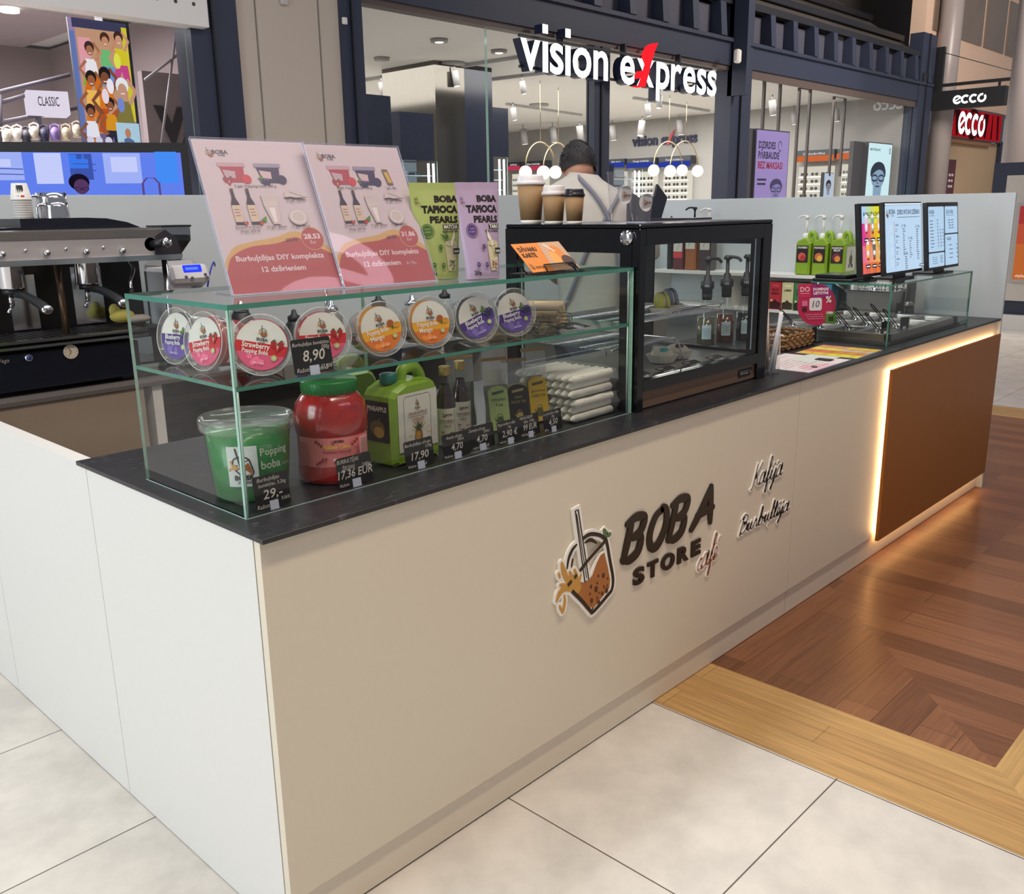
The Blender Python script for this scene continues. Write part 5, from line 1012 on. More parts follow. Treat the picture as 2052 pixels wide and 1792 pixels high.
# ---------------------------------------------------------------- syrup bottles
def bottle(label, x, y, az):
    t = thing('syrup_bottle', label, 'bottle', (x, y, WT), group='dark syrup bottles in the display case'); T0 = Matrix.Translation((x, y, WT)); SY = mat('dark_syrup', (44, 20, 18), .12, noise=.1, coat=1.0)
    m = MB(); m.lathe([(0, 0), (.026, 0), (.0285, .004), (.0285, .118), (.026, .136), (.014, .168), (.0125, .174)], SY, 32, T0, cap=(False, False)); build('liquid', m, t)
    m = MB(); m.lathe([(.0127, .173), (.0128, .198), (.0145, .200), (.0145, .203)], PANE, 24, T0, cap=(False, False)); build('neck', m, t)
    m = MB(); m.lathe([(.0150, .199), (.0155, .201), (.0155, .222), (.014, .2245), (0, .2245)], mat('gold_cap', (176, 146, 84), .35, .4), 28, T0, cap=(True, False)); build('cap', m, t)
    m = MB(); g = G(m, fn=wrap(x, y, WT, lambda q: .0287, az)); g.rect(-.042, .006, .042, .110, ink((206, 198, 180)), 14); g2 = G(m, fn=lambda a, b, c: g.fn(a, b, c + .0004)); dk = ink((60, 44, 34))
    g2.line([(-.024, .01), (-.024, .100), (-.02, .104), (.02, .104), (.024, .100), (.024, .01)], .0008, dk); mini_logo(g2, -.008, .093, .014, False); g2.text('BOBA', .006, .091, .005, dk, bold=.03); g2.text('STRAWBERRY', 0, .073, .0062, ink((120, 40, 36)), w=.040, bold=.01); g2.rect(-.02, .069, .02, .0696, dk, 3); g2.text('SYRUP', 0, .058, .0062, dk, w=.02)
    for a, b in ((-.012, .044), (.010, .042), (-.004, .032)): fruit(g2, 'strawberry', a, b, .006)
    smear(g2, -.014, .032, .03, .0012, dk, 4); build('label', m, t); return t
bottle('dark syrup bottle with gold cap touching the green canister', .765, .283, AZC - .1)
bottle('dark syrup bottle with gold cap, nearer the tea bags', .855, .318, AZC + .05)
# ---------------------------------------------------------------- tea bags
def teabag(label, x, y, w, h, col, tx, txc, yaw=-20, tea=(84, 84, 50), front=True):
    t = thing('tea_bag', label, 'tea bag', (x, y, WT), group='clear bags of loose tea'); a = math.radians(yaw); Mx = frame((x, y, WT + .001), (math.cos(a), math.sin(a), 0), (0.05, .12, 1)); m = MB(); V = []; F = []; nx, ny = 9, 13
    for s_ in (1, -1):
        o = len(V)
        for j in range(ny):
            for i in range(nx):
                u = i / (nx - 1) * 2 - 1; v = j / (ny - 1); th = (.020 * (1 - v) ** .6 + .001) * (1 - u * u) ** .5
                V.append((u * w / 2 * (1 + .04 * math.sin(v * 9)), v * h, s_ * (th + .0025 * math.sin(7 * u + 11 * v) * (1 - abs(u)) * (1 - v)) ))
        for j in range(ny - 1):
            for i in range(nx - 1):
                q = (o + j * nx + i, o + j * nx + i + 1, o + (j + 1) * nx + i + 1, o + (j + 1) * nx + i); F.append(q if s_ > 0 else tuple(reversed(q)))
    m.add(V, F, FILM, True, Mx); build('film', m, t)
    m = MB(); V2 = [(p[0] * .93, p[1] * .62 + .002, p[2] * .85) for p in V]; m.add(V2, F, mat('tea_%d_%d' % tea[:2], tea, .8, noise=.5, scale=200, bump=.6), True, Mx); build('tea_leaves', m, t)
    m = MB(); m.box(-w * .52, h - .008, -.003, w * .52, h + .002, .003, mat('kraft_strip', (150, 122, 84), .7), Mx); build('paper_strip', m, t)
    if front:
        m = MB(); lw = w * .40; lh = h * .62; Md = Mx @ Matrix.Translation((0, 0, .0215)) @ Matrix.Rotation(math.radians(-4), 4, 'X'); P = [(-lw, .002), (lw, .002), (lw, lh * .86)] + [(lw * math.cos(q * .3927), lh * .86 + lh * .14 * math.sin(q * .3927)) for q in range(1, 8)] + [(-lw, lh * .86)]
        m.prism(P, 0, .0006, ink(col), Md); g = G(m, Md, d=.001); cc = ink(txc); g.poly([(-lw * .6, lh * .80), (lw * .6, lh * .84), (lw * .6, lh * .90), (-lw * .6, lh * .86)], cc)
        for k, s_ in enumerate(tx): g.text(s_, 0, lh * (.66 - .11 * k), lh * .06, cc, w=lw * (1.5 if len(s_) > 5 else .8))
        g.disc(0, lh * .22, lw * .34, cc, lh * .10, 16); g.line([(lw * .3 * math.cos(q * .4), lh * .28 + lh * .10 * math.sin(q * .4)) for q in range(9)], .0012, cc); g.poly([(-lw * .3, lh * .24), (-lw * .62, lh * .3), (-lw * .3, lh * .18)], cc); build('label', m, t)
    return t
teabag('peppermint tea bag with pale green label next to the syrup bottles', .985, .295, .080, .215, (156, 172, 108), ('PEPPERMINT', 'Tea'), (60, 80, 50))
teabag('tea bag with a black ASSAM BLACK TEA label', 1.075, .300, .082, .200, (30, 26, 24), ('ASSAM', 'BLACK TEA'), (170, 150, 90), tea=(150, 130, 80))
teabag('tea bag with a mustard yellow green tea label', 1.150, .285, .080, .225, (206, 166, 40), ('Jasmine', 'GREEN TEA'), (84, 80, 40), tea=(120, 110, 50))
teabag('dark herbal tea bag behind the peppermint bag', .950, .405, .085, .215, (120, 130, 80), ('TEA',), (60, 80, 50), tea=(70, 74, 40), front=False)
teabag('pale tea bag standing highest at the rear of the tea bags', 1.120, .430, .080, .240, (120, 130, 80), ('TEA',), (60, 80, 50), tea=(150, 140, 100), front=False)
# ---------------------------------------------------------------- wrapped straws
PAPER = mat('paper_straw', (232, 226, 214), .6, noise=.04); PAPER2 = mat('crinkled_paper', (214, 206, 196), .7, noise=.15, scale=60, bump=.8)
def straw_pack(label, x0, y0, z0, L, rows, r, yaw, open_end=False):
    t = thing('straw_pack', label, 'pack of straws', (x0, y0, z0)); Mx = Matrix.Translation((x0, y0, z0)) @ Matrix.Rotation(math.radians(yaw), 4, 'Z'); k = 0
    for j, n in enumerate(rows):
        for i in range(n):
            m = MB(); y = (i + (j % 2) * .5) * 2.02 * r + r; z = r + j * 1.78 * r; dl = random.uniform(-.006, .006)
            if open_end: m.lathe([(r * .94, 0), (r * .94, L + dl), (r * .72, L + dl), (r * .72, L * .85)], mat('kraft_straw', (206, 176, 128), .7), 12, Mx @ Matrix.Translation((0, y, z)) @ Matrix.Rotation(math.pi / 2, 4, 'Y'), cap=(True, False))
            else: m.lathe([(r * .2, -.018 + dl), (r * .6, -.008 + dl), (r * .95, .004 + dl), (r * .95, L + dl), (r * .5, L + dl + .008)], PAPER, 12, Mx @ Matrix.Translation((0, y, z)) @ Matrix.Rotation(math.pi / 2, 4, 'Y'))
            build('straw', m, t); k += 1
    n = max(rows); Wd = n * 2.02 * r + r; Hh = (len(rows) - 1) * 1.78 * r + 2 * r; m = MB(); V = []; F = []; na, nl = 20, 12
    for j in range(nl + 1):
        for i in range(na):
            a = 2 * math.pi * i / na; cy, sy = math.cos(a), math.sin(a); f = .52 + .03 * math.sin(5 * j + 3 * i) * (1 if j in (0, nl) else .4); sh = abs(cy) ** .4 * (1 if cy > 0 else -1); sz = abs(sy) ** .4 * (1 if sy > 0 else -1)
            V.append((-.022 + (L + .04) * j / nl, Wd / 2 + sh * Wd * f, max(.0005, Hh / 2 + sz * Hh * (f + .01))))
    for j in range(nl):
        for i in range(na): F.append((j * na + i, (j + 1) * na + i, (j + 1) * na + (i + 1) % na, j * na + (i + 1) % na))
    m.add(V, F, FILM, True, Mx); build('film', m, t); return t
straw_pack('lower bundle of white paper-wrapped straws in film at the right end of the case', 1.205, .170, WT, .190, (9, 8, 9), .0130, 2)
straw_pack('upper bundle of white wrapped straws lying on the lower bundle', 1.200, .175, WT + .0745, .195, (9, 8, 9), .0130, 2)
straw_pack('bag of kraft straws with open ends on the upper glass shelf', 1.045, .445, SH + .001, .255, (8, 7, 8, 7), .0098, -58, True)
for i, (x, y, r, lab) in enumerate(((1.065, .19, .034, 'small wire strainer basket right of the last blueberry tub'), (1.075, .250, .038, 'wire strainer basket behind the small one on the upper shelf'), (1.19, .235, .045, 'largest wire strainer basket before the open straw ends'))):
    m = MB(); WR = mat('thin_wire', (120, 118, 114), .3, 1.0); c0 = Vector((x, y, SH + r))
    for k in range(7): a0 = math.pi / 2 * k / 6; m.tube([c0 + Vector((r * math.cos(a0) * math.cos(q * .393), r * math.cos(a0) * math.sin(q * .393), -r * math.sin(a0) * .98)) for q in range(16)], .0011, WR, 4, True)
    for k in range(8): m.tube([c0 + Vector((r * math.sin(q) * math.cos(k * .785), r * math.sin(q) * math.sin(k * .785), -r * math.cos(q) * .98)) for q in [i2 * math.pi / 12 for i2 in range(7)]], .0008, WR, 4)
    tag(build('wire_basket', m), lab, 'strainer')
# ---------------------------------------------------------------- price boards (A3 acrylic stands)
def board(label, x, y, yaw, lean, w, h, prices, tea):
    z0 = ct + .003; a = math.radians(yaw); l = math.radians(lean); t = thing('sign_stand', label, 'sign stand', (x + w / 2, y, ct), group=None)
    X = Vector((math.cos(a), math.sin(a), 0)); N = Vector((math.sin(a), -math.cos(a), 0)); U = -N * math.sin(l) + Vector((0, 0, 1)) * math.cos(l); Mx = frame((x, y, z0), X, U)
    m = MB(); m.pane(-.004, -.002, -.0055, w + .004, h + .004, -.0035, ACR, ACRE, Mx); build('back_sheet', m, t)
    m = MB(); m.pane(-.004, -.002, .0012, w + .004, h + .004, .0032, ACR, ACRE, Mx); build('front_sheet', m, t)
    M0 = frame((x, y, ct), X, (0, 0, 1)); m = MB(); m.box(-.004, 0.0005, -.10, w + .004, .003, .006, ACR, M0); m.box(-.004, .0005, .004, w + .004, .0035, .007, ACRE, M0); m.box(-.004, .0005, -.102, w + .004, .0035, -.099, ACRE, M0); build('foot', m, t)
    m = MB(); m.box(0, 0, -.0030, w, h, -.0002, mat('sheet_paper', (222, 206, 202), .55, noise=.01), Mx); g = G(m, Mx, step=.00005, d=-.0001); k = w / .28; dk = ink((52, 42, 44))
    mini_logo(g, .034 * k, h * .915, .026 * k, False); g.text('BOBA', .060 * k, h * .905, .010 * k, dk, bold=.03); g.text('STORE', .062 * k, h * .890, .004 * k, dk, bold=.02)
    # wave at the bottom
    W1 = spline([(0, .085), (.03, .125), (.08, .140), (.14, .150), (.19, .165), (.23, .150), (.28, .110)], 6); yl = ink((222, 178, 96)); rd = ink((188, 74, 60))
    g.poly([(0, 0), (w, 0)] + [(p[0] * k, p[1] * .88 * h / .375) for p in reversed(W1)], yl); W2 = spline([(0, .060), (.02, .100), (.07, .125), (.14, .133), (.19, .148), (.22, .132), (.28, .095)], 6); g.poly([(0, 0), (w, 0)] + [(p[0] * k, p[1] * .88 * h / .375) for p in reversed(W2)], rd)
    wt = ink((240, 214, 208)); g.disc(w * .84, h * .335, .030 * k, yl, n=28); g.disc(w * .84, h * .335, .0285 * k, rd, n=28); g.text(prices[0], w * .84, h * .335, .012 * k, wt, bold=.04, w=.044 * k); g.text('Eur', w * .84, h * .302, .008 * k, wt)
    g.text(prices[1], w * .64, h * .318, .009 * k, dk, w=.030 * k); g.line([(w * .585, h * .322), (w * .70, h * .336)], .0008, dk)
    g.text('Burbuļtējas DIY komplekts', w * .50, h * .205, .0125 * k, wt, w=w * .80, bold=.03); g.text('12 dzērieniem', w * (.50 if not tea else .46), h * .130, .0125 * k, wt, w=w * .40, bold=.03)
    if tea: g.text('Ar Tēju', w * .78, h * .130, .007 * k, wt)
    def tubpic(cx, cy, c, fr):
        g.poly([(cx - .030 * k, cy + .022 * k), (cx + .030 * k, cy + .022 * k), (cx + .024 * k, cy - .022 * k), (cx - .020 * k, cy - .022 * k)], ink(c)); g.rect(cx - .034 * k, cy + .018 * k, cx + .034 * k, cy + .028 * k, ink((206, 170, 172) if fr == 'strawberry' else (150, 140, 160))); g.poly([(cx - .024 * k, cy + .010 * k), (cx + .006 * k, cy + .006 * k), (cx + .004 * k, cy - .012 * k), (cx - .020 * k, cy - .010 * k)], ink((204, 176, 178)))
        fruit(g, fr, cx - .016 * k, cy - .018 * k, .020 * k); g.disc(cx + .030 * k, cy - .014 * k, .012 * k, ink((196, 60, 66) if fr == 'strawberry' else (50, 44, 76)), n=16)
    q = -.03 * k if tea else 0
    tubpic(.078 * k, h * .775, (184, 48, 60), 'strawberry'); tubpic((.168 if not tea else .155) * k, h * .772, (54, 46, 80), 'blueberry'); g.text('2 gab. Popping boba, 500 g', (.125 if not tea else .110) * k, h * .685, .0062 * k, dk, w=.105 * k)
    if tea: g.poly([(.208 * k, h * .83), (.226 * k, h * .83), (.234 * k, h * .715), (.216 * k, h * .715)], ink((110, 96, 80))); g.poly([(.212 * k, h * .81), (.224 * k, h * .81), (.231 * k, h * .73), (.219 * k, h * .73)], ink((206, 164, 70))); g.text('1 gab. tēja', .222 * k, h * .685, .0062 * k, dk, w=.034 * k)
    for cx in (.062, .100):
        cx *= k; g.poly([(cx - .010 * k, h * .44), (cx + .010 * k, h * .44), (cx + .010 * k, h * .575), (cx + .004 * k, h * .615), (cx + .0035 * k, h * .665), (cx - .0035 * k, h * .665), (cx - .004 * k, h * .615), (cx - .010 * k, h * .575)], ink((42, 36, 56))); g.rect(cx - .010 * k, h * .455, cx + .010 * k, h * .565, ink((206, 184, 160))); g.rect(cx - .004 * k, h * .655, cx + .004 * k, h * .675, ink((90, 60, 40)))
        for s_ in range(3): g.rect(cx - .006 * k, h * (.535 - s_ * .02), cx + .006 * k, h * (.539 - s_ * .02), ink((120, 70, 60)))
        fruit(g, 'strawberry', cx + .014 * k, h * .445, .010 * k)
    g.poly([(.112 * k, h * .46), (.13 * k, h * .49), (.128 * k, h * .45)], ink((80, 130, 60)))
    gy = ink((190, 178, 180)); gl = ink((214, 204, 208)); cx = .150 * k
    g.poly([(cx - .020 * k, h * .635), (cx + .020 * k, h * .635), (cx + .018 * k, h * .555), (cx + .012 * k, h * .435), (cx - .006 * k, h * .435), (cx - .018 * k, h * .555)], gy)
    for s_ in range(7): g.rect(cx - .019 * k, h * (.565 + s_ * .010), cx + .019 * k, h * (.567 + s_ * .010), gl)
    g.poly([(cx - .008 * k, h * .545), (cx + .008 * k, h * .545), (cx + .005 * k, h * .445), (cx - .002 * k, h * .445)], gl)
    g.poly([(.190 * k, h * .615), (.245 * k, h * .605), (.232 * k, h * .655), (.196 * k, h * .655)], gy); g.line([(.190 * k, h * .610), (.205 * k, h * .615), (.220 * k, h * .608), (.248 * k, h * .612)], .0015 * k, dk); g.line([(.205 * k, h * .650), (.240 * k, h * .617)], .001 * k, dk)
    g.text('20 gab. salmiņi', .218 * k, h * .585, .0062 * k, dk, w=.052 * k); g.disc(.212 * k, h * .475, .024 * k, gy, .019 * k, 20); g.disc(.212 * k, h * .482, .019 * k, gl, .016 * k, 20); g.disc(.212 * k, h * .482, .017 * k, gy, .014 * k, 20)
    g.text('Zemeņu un Aveņu', .078 * k, h * .412, .0062 * k, dk, w=.064 * k); g.text('sīrups, 350 ml', .080 * k, h * .385, .0062 * k, dk, w=.048 * k); g.text('12 gab. glāzes', .150 * k, h * .410, .0062 * k, dk, w=.050 * k); g.text('12 gab. vāciņi', .212 * k, h * .410, .0062 * k, dk, w=.048 * k); build('printed_sheet', m, t)
board('leaning acrylic price board 28.53 Eur, the left one above the glass case', .1665, .317, -7.3, 25.5, .277, .381, ('28.53', '33.10'), False)
board('leaning acrylic price board 31.86 Eur, right one above the case', .440, .270, -3.4, 23.2, .278, .368, ('31.86', '35.40'), True)
# ---------------------------------------------------------------- tapioca pouches
def pouch(label, u, w0, w1, h, yaw, lean, base, dark, t3, dot, y0):
    P = atz(u, 560, ct + .001); a = math.radians(yaw); t = thing('tapioca_pouch', label, 'pouch', (P.x, P.y + y0, ct), group=None); l = math.radians(lean)
    X = Vector((math.cos(a), math.sin(a), 0)); N = Vector((math.sin(a), -math.cos(a), 0)); Mx = frame((P.x, P.y + y0, ct + .001), X, -N * math.sin(l) + Vector((0, 0, 1)) * math.cos(l)); PM = mat('pouch_%d' % base[0], base, .38, noise=.05, scale=6, bump=.25)
    def W(v): return w0 + (w1 - w0) * v
    def th(u_, v): return (.024 * max(0, 1 - (v / .93) ** 1.6) + .0012) * (1 - abs(u_) ** 2.2) ** .6 * (1 if v > .03 else .9) + .0016 * math.sin(9 * u_ + 14 * v) * (1 - abs(u_))
    m = MB(); V = []; F = []; nx, ny = 31, 45
    for s_ in (1, -1):
        o = len(V)
        for j in range(ny):
            for i in range(nx): u_ = i / (nx - 1) * 2 - 1; v = j / (ny - 1); V.append((u_ * W(v) / 2, v * h, s_ * th(u_, v)))
        for j in range(ny - 1):
            for i in range(nx - 1): q = (o + j * nx + i, o + j * nx + i + 1, o + (j + 1) * nx + i + 1, o + (j + 1) * nx + i); F.append(q if s_ > 0 else tuple(reversed(q)))
    m.add(V, F, PM, True, Mx); n2 = nx * ny; m.add([V[i] for i in range(nx)] + [V[n2 + i] for i in range(nx)], [tuple(range(nx)) + tuple(reversed(range(nx, 2 * nx)))], PM, False, Mx); build('bag', m, t)
    m = MB(); fn = lambda x, y, d: Mx @ Vector((x * W(y / h), y, th(max(-.98, min(.98, 2 * x)), min(1, y / h)) + d)); g = G(m, fn=fn, step=.00016, d=.0005); bk = ink((30, 26, 24)); dk = ink(dark)
    R_ = .44
    g.text('BOBA', R_, h * .80, h * .062, bk, w=.48, bold=.06, align='r'); g.text('TAPIOCA', R_, h * .69, h * .068, bk, w=.76, bold=.06, align='r'); g.text('PEARLS', R_, h * .585, h * .064, bk, w=.62, bold=.045, align='r')
    g.rect(R_ - (.36 if len(t3) > 4 else .26), h * .515, R_ + .02, h * .565, bk, 14); g.text(t3, R_, h * .523, h * .036, ink((226, 226, 214)), w=.34 if len(t3) > 4 else .24, bold=.04, align='r'); g.text('QUICK COOKING', R_, h * .482, h * .022, bk, w=.38, bold=.03, align='r')
    g.text('大元', -.40, h * .80, h * .045, bk, w=.07); g.text('门', -.36, h * .755, h * .035, bk, w=.05); g.disc(-.41, h * .79, .016, ink((170, 60, 50)), h * .01, 8)
    g.disc(-.26, h * .50, .135, dk, h * .075, 26); g.disc(-.26, h * .50, .12, ink(base), h * .066, 26); g.disc(-.26, h * .50, .11, dk, h * .061, 26); g.text('MATCHA' if len(t3) > 4 else 'TARO', -.26, h * .512, h * .016, ink(base), w=.12); g.text('BUBBLE', -.26, h * .48, h * .016, ink(base), w=.14)
    cup = ink((214, 206, 168)); g.poly([(.08, h * .37), (.40, h * .37), (.34, h * .08), (.14, h * .08)], cup); g.disc(.24, h * .37, .16, ink((200, 196, 160)), h * .03, 20); g.line([(.10 if len(t3) < 5 else .34, h * .47), (.24, h * .35)], .02, ink((236, 232, 210)))
    for i in range(16): g.disc(.24 + random.uniform(-.08, .08), h * random.uniform(.09, .19), .018, dk if len(t3) > 4 else ink((150, 90, 84)), h * .009, 8)
    if len(t3) > 4: g.poly([(.10, h * .40), (-.02, h * .47), (.14, h * .44)], dk); g.poly([(.12, h * .41), (.10, h * .50), (.18, h * .43)], dk)
    for cx, cy in ((-.02, .33), (.0, .14), (-.22, .145)): g.disc(cx, h * cy, .05, dk, h * .028, 14); g.disc(cx - .015, h * (cy + .006), .008, ink((235, 235, 220)), h * .004, 6); g.disc(cx + .015, h * (cy + .006), .008, ink((235, 235, 220)), h * .004, 6)
    g.rect(.27, h * .255, .46, h * .315, bk, 4); g.text('20 MIN', .365, h * .27, h * .024, ink((230, 230, 220)), w=.15, bold=.04); g.text('250g', -.27, h * .045, h * .032, bk, w=.17, bold=.05); g.rect(-.36, h * .035, -.18, h * .039, bk, 3); g.rect(-.36, h * .085, -.18, h * .088, bk, 3); build('print', m, t)
pouch('pale green pouch reading BOBA TAPIOCA PEARLS MATCHA beside the right price board', 904, .110, .150, .250, -18, 3, (172, 186, 112), (74, 110, 52), 'MATCHA', (96, 130, 60), .045)
pouch('mauve pouch reading BOBA TAPIOCA PEARLS TARO standing right of the green one', 992, .098, .128, .250, -18, 6, (176, 156, 184), (86, 60, 116), 'TARO', (100, 70, 130), .045)
# ---------------------------------------------------------------- gift card holder
x, y, z0 = .985, .150, ct + .004; X = Vector((1, .08, 0)).normalized(); N = Vector((.08, -1, 0)).normalized(); l = math.radians(46); U = -N * math.sin(l) + Vector((0, 0, 1)) * math.cos(l); Mx = frame((x, y, z0 + .006), X, U)
t = thing('gift_card', 'orange gift card reading DĀVANU KARTE leaning on a black mesh holder', 'gift card', (x + .1, y, z0)); m = MB(); m.box(0, 0, -.001, .225, .108, 0, mat('card_orange', (232, 142, 62), .4), Mx); build('card', m, t)
m = MB(); g = G(m, Mx, d=.0004, step=.00005); bk = ink((44, 30, 26)); g.poly([(.10, .0), (.225, 0), (.225, .108), (.12, .108), (.11, .06)], ink((206, 168, 136))); g.disc(.175, .06, .030, ink((226, 140, 66)), .034, 20); g.disc(.15, .045, .022, ink((238, 170, 90)), .026, 20); g.disc(.20, .03, .028, ink((90, 66, 60)), .024, 18); g.line([(.14, .10), (.17, .07)], .006, ink((240, 230, 220))); g.disc(.2, .012, .014, ink((40, 32, 34)), n=12)
g.text('DĀVANU', .012, .077, .015, bk, align='l', bold=.03, w=.082); g.text('KARTE', .012, .055, .015, bk, align='l', bold=.03, w=.062); mini_logo(g, .016, .022, .024, False); smear(g, .03, .018, .05, .002, bk, 4); smear(g, .03, .013, .04, .002, bk, 3); build('print', m, t)
t = thing('card_holder', 'low black wire mesh card holder on the glass top behind the orange card', 'holder', (x + .14, y + .08, ct)); m = MB(); BW = mat('black_wire', (22, 22, 24), .4)
m.tube([Mx @ Vector(p) for p in ((.06, -.004, .004), (.065, .020, .005), (.20, .020, .005), (.21, -.004, .004))], .0022, BW, 6)
for i in range(18): m.cyl(Mx @ Vector((.068 + i * .0075, .018, .003)), Mx @ Vector((.074 + i * .0075, -.002, .003)), .0008, BW, 4)
m.box(x + .02, y - .0, ct + .0005, x + .21, y + .11, ct + .003, BW); m.tube([(x + .02, y + .1, ct + .003), (x + .0, y + .06, ct + .04), (x + .02, y + .04, ct + .003)], .002, BW, 6); m.tube([(x + .21, y + .02, ct + .003), (x + .225, y + .07, ct + .05), (x + .21, y + .11, ct + .003)], .002, BW, 6); build('frame', m, t)
# ================================================================ FRIDGE
fx0, fx1, fy0, fy1, ft = 1.440, 2.270, .120, .690, 1.588
fr = thing('display_fridge', 'black countertop display refrigerator with glass front and brushed steel base', 'refrigerator', ((fx0 + fx1) / 2, (fy0 + fy1) / 2, WT))
m = MB(); m.box(fx0, fy0, ft - .014, fx1, fy1, ft, BLACK, b=.004)
for (a, b_) in ((fx0, fx0 + .034), (fx1 - .062, fx1)): m.box(a, fy0, WT, b_, fy0 + .03, ft - .014, BLACK, b=.002)
m.box(fx0 + .034, fy0, 1.524, fx1 - .062, fy0 + .03, ft - .014, BLACK); m.box(fx0 + .034, fy0, 1.062, fx1 - .062, fy0 + .03, 1.100, BLACK)
for a in (fx0, fx1 - .02):
    m.box(a, fy0 + .03, WT, a + .02, fy0 + .075, ft - .014, BLACK); m.box(a, fy1 - .05, WT, a + .02, fy1, ft - .014, BLACK); m.box(a, fy0 + .075, 1.50, a + .02, fy1 - .05, ft - .014, BLACK); m.box(a, fy0 + .075, WT + .06, a + .02, fy1 - .05, 1.10, BLACK)
for a in (fx0 + .02, fx1 - .04): m.box(a, fy1 - .05, 1.06, a + .02, fy1 - .03, 1.56, DARK)
m.box(fx0 + .03, fy1 - .03, 1.50, fx1 - .03, fy1, ft - .014, BLACK); build('cabinet_frame', m, fr)
m = MB(); m.box(fx0 + .030, fy0 + .012, WT + .006, fx1 - .062, fy0 + .020, 1.062, mat('base_steel', (138, 112, 92), .38, .45)); m.box(fx0 + .02, fy0 + .02, WT, fx1 - .02, fy1 - .01, WT + .062, mat('fridge_base', (60, 58, 58), .4)); build('base_panel', m, fr, label='brushed steel base panel')
m = MB(); m.pane(fx0 + .034, fy0 + .006, 1.10, fx1 - .062, fy0 + .012, 1.524, PANE, EDGEL); build('front_glass', m, fr)
for a in (fx0 + .004, fx1 - .010): m = MB(); m.pane(a, fy0 + .075, 1.10, a + .006, fy1 - .05, 1.50, PANE, EDGEL); build('side_glass', m, fr)
m = MB(); m.pane(fx0 + .03, fy1 - .018, 1.10, fx1 - .03, fy1 - .012, 1.50, PANE, EDGEL); build('rear_glass', m, fr)
m = MB(); m.cyl((fx0 - .001, .165, 1.548), (fx0 - .012, .165, 1.548), .022, CHROME, 28); m.sphere((fx0 - .012, .165, 1.548), .020, CHROME, 20, 10, (.3, 1, 1)); build('lock_knob', m, fr)
m = MB(); bd = frame((2.135, fy0 + .0118, 1.036), FX, UP); m.prism([(-.048, -.014), (.040, -.014), (.052, .014), (-.044, .014)], 0, .002, DARK, bd); g = G(m, bd, d=.0023); g.text('TEFCOLD', -.006, -.006, .012, ink((170, 166, 160)), bold=.03, w=.062); g.line([(.034, .006), (.042, .0), (.036, -.006)], .003, ink((170, 166, 160))); build('badge', m, fr)
LW = glow('fridge_led', (220, 232, 255), 2.2)
m = MB(); m.box(fx1 - .056, fy0 + .035, 1.11, fx1 - .053, fy0 + .038, 1.52, mat('led_rail', (150, 158, 170), .3, emit=.25)); m.box(fx0 + .05, fy0 + .040, 1.560, fx1 - .07, fy0 + .050, 1.566, LW); build('light_strip', m, fr)
m = MB(); m.box(fx0 + .022, fy0 + .03, 1.062, fx1 - .022, fy1 - .02, 1.088, mat('fridge_floor', (120, 118, 116), .3, .3))
for i in range(9): m.box(fx0 + .06, fy0 + .036 + i * .006, 1.088, fx1 - .08, fy0 + .038 + i * .006, 1.0895, STEEL)
build('floor_plate', m, fr)
def rack(z, x0, x1, y0, y1, lip):
    m = MB(); W_ = CHROME; m.tube([(x0, y0, z + lip), (x1, y0, z + lip), (x1 + .01, y0 + .02, z + lip * .3), (x1 + .01, y1, z)], .0028, W_, 6); m.tube([(x0, y0 + .004, z), (x1, y0 + .004, z)], .0024, W_, 6)
    n = int((x1 - x0) / .016)
    for i in range(n + 1): x = x0 + (x1 - x0) * i / n; m.cyl((x, y0 + .004, z), (x, y1, z), .0013, W_, 5)
    for yy in (y0 + .12, y1 - .1): m.cyl((x0, yy, z - .003), (x1, yy, z - .003), .0022, W_, 6)
    for q in (.1, .55): m.cyl((x0 + (x1 - x0) * q, y0, z + lip), (x0 + (x1 - x0) * q, y0 + .004, z), .002, W_, 5)
    return m
build('wire_rack', rack(1.268, fx0 + .03, 2.10, .215, .60, .024), fr); m = rack(1.185, fx0 + .03, 1.83, .24, .60, .004); m.tube(spline([(1.80, .24, 1.189), (1.835, .24, 1.183), (1.85, .235, 1.16), (1.875, .23, 1.09)], 5), .003, CHROME, 6); m.tube(spline([(1.80, .58, 1.189), (1.84, .58, 1.183), (1.86, .58, 1.15), (1.875, .58, 1.09)], 5), .003, CHROME, 6); build('wire_rack', m, fr)
def paper_cup(m, c, r, h, mt, n=36):
    V = []; F = []
    for j, (rr, z) in enumerate(((.72, 0), (.86, .5), (1.0, 1.0))):
        for i in range(n * 2): a = math.pi * i / n; q = r * rr * (1 + (.035 if i % 2 else -.035)); V.append((c[0] + q * math.cos(a), c[1] + q * math.sin(a), c[2] + h * z))
    N = n * 2
    for j in range(2):
        for i in range(N): F.append((j * N + i, j * N + (i + 1) % N, (j + 1) * N + (i + 1) % N, (j + 1) * N + i))
    F.append(tuple(reversed(range(N)))); m.add(V, F, mt, False)
CUPP = mat('fluted_paper', (232, 226, 216), .6)
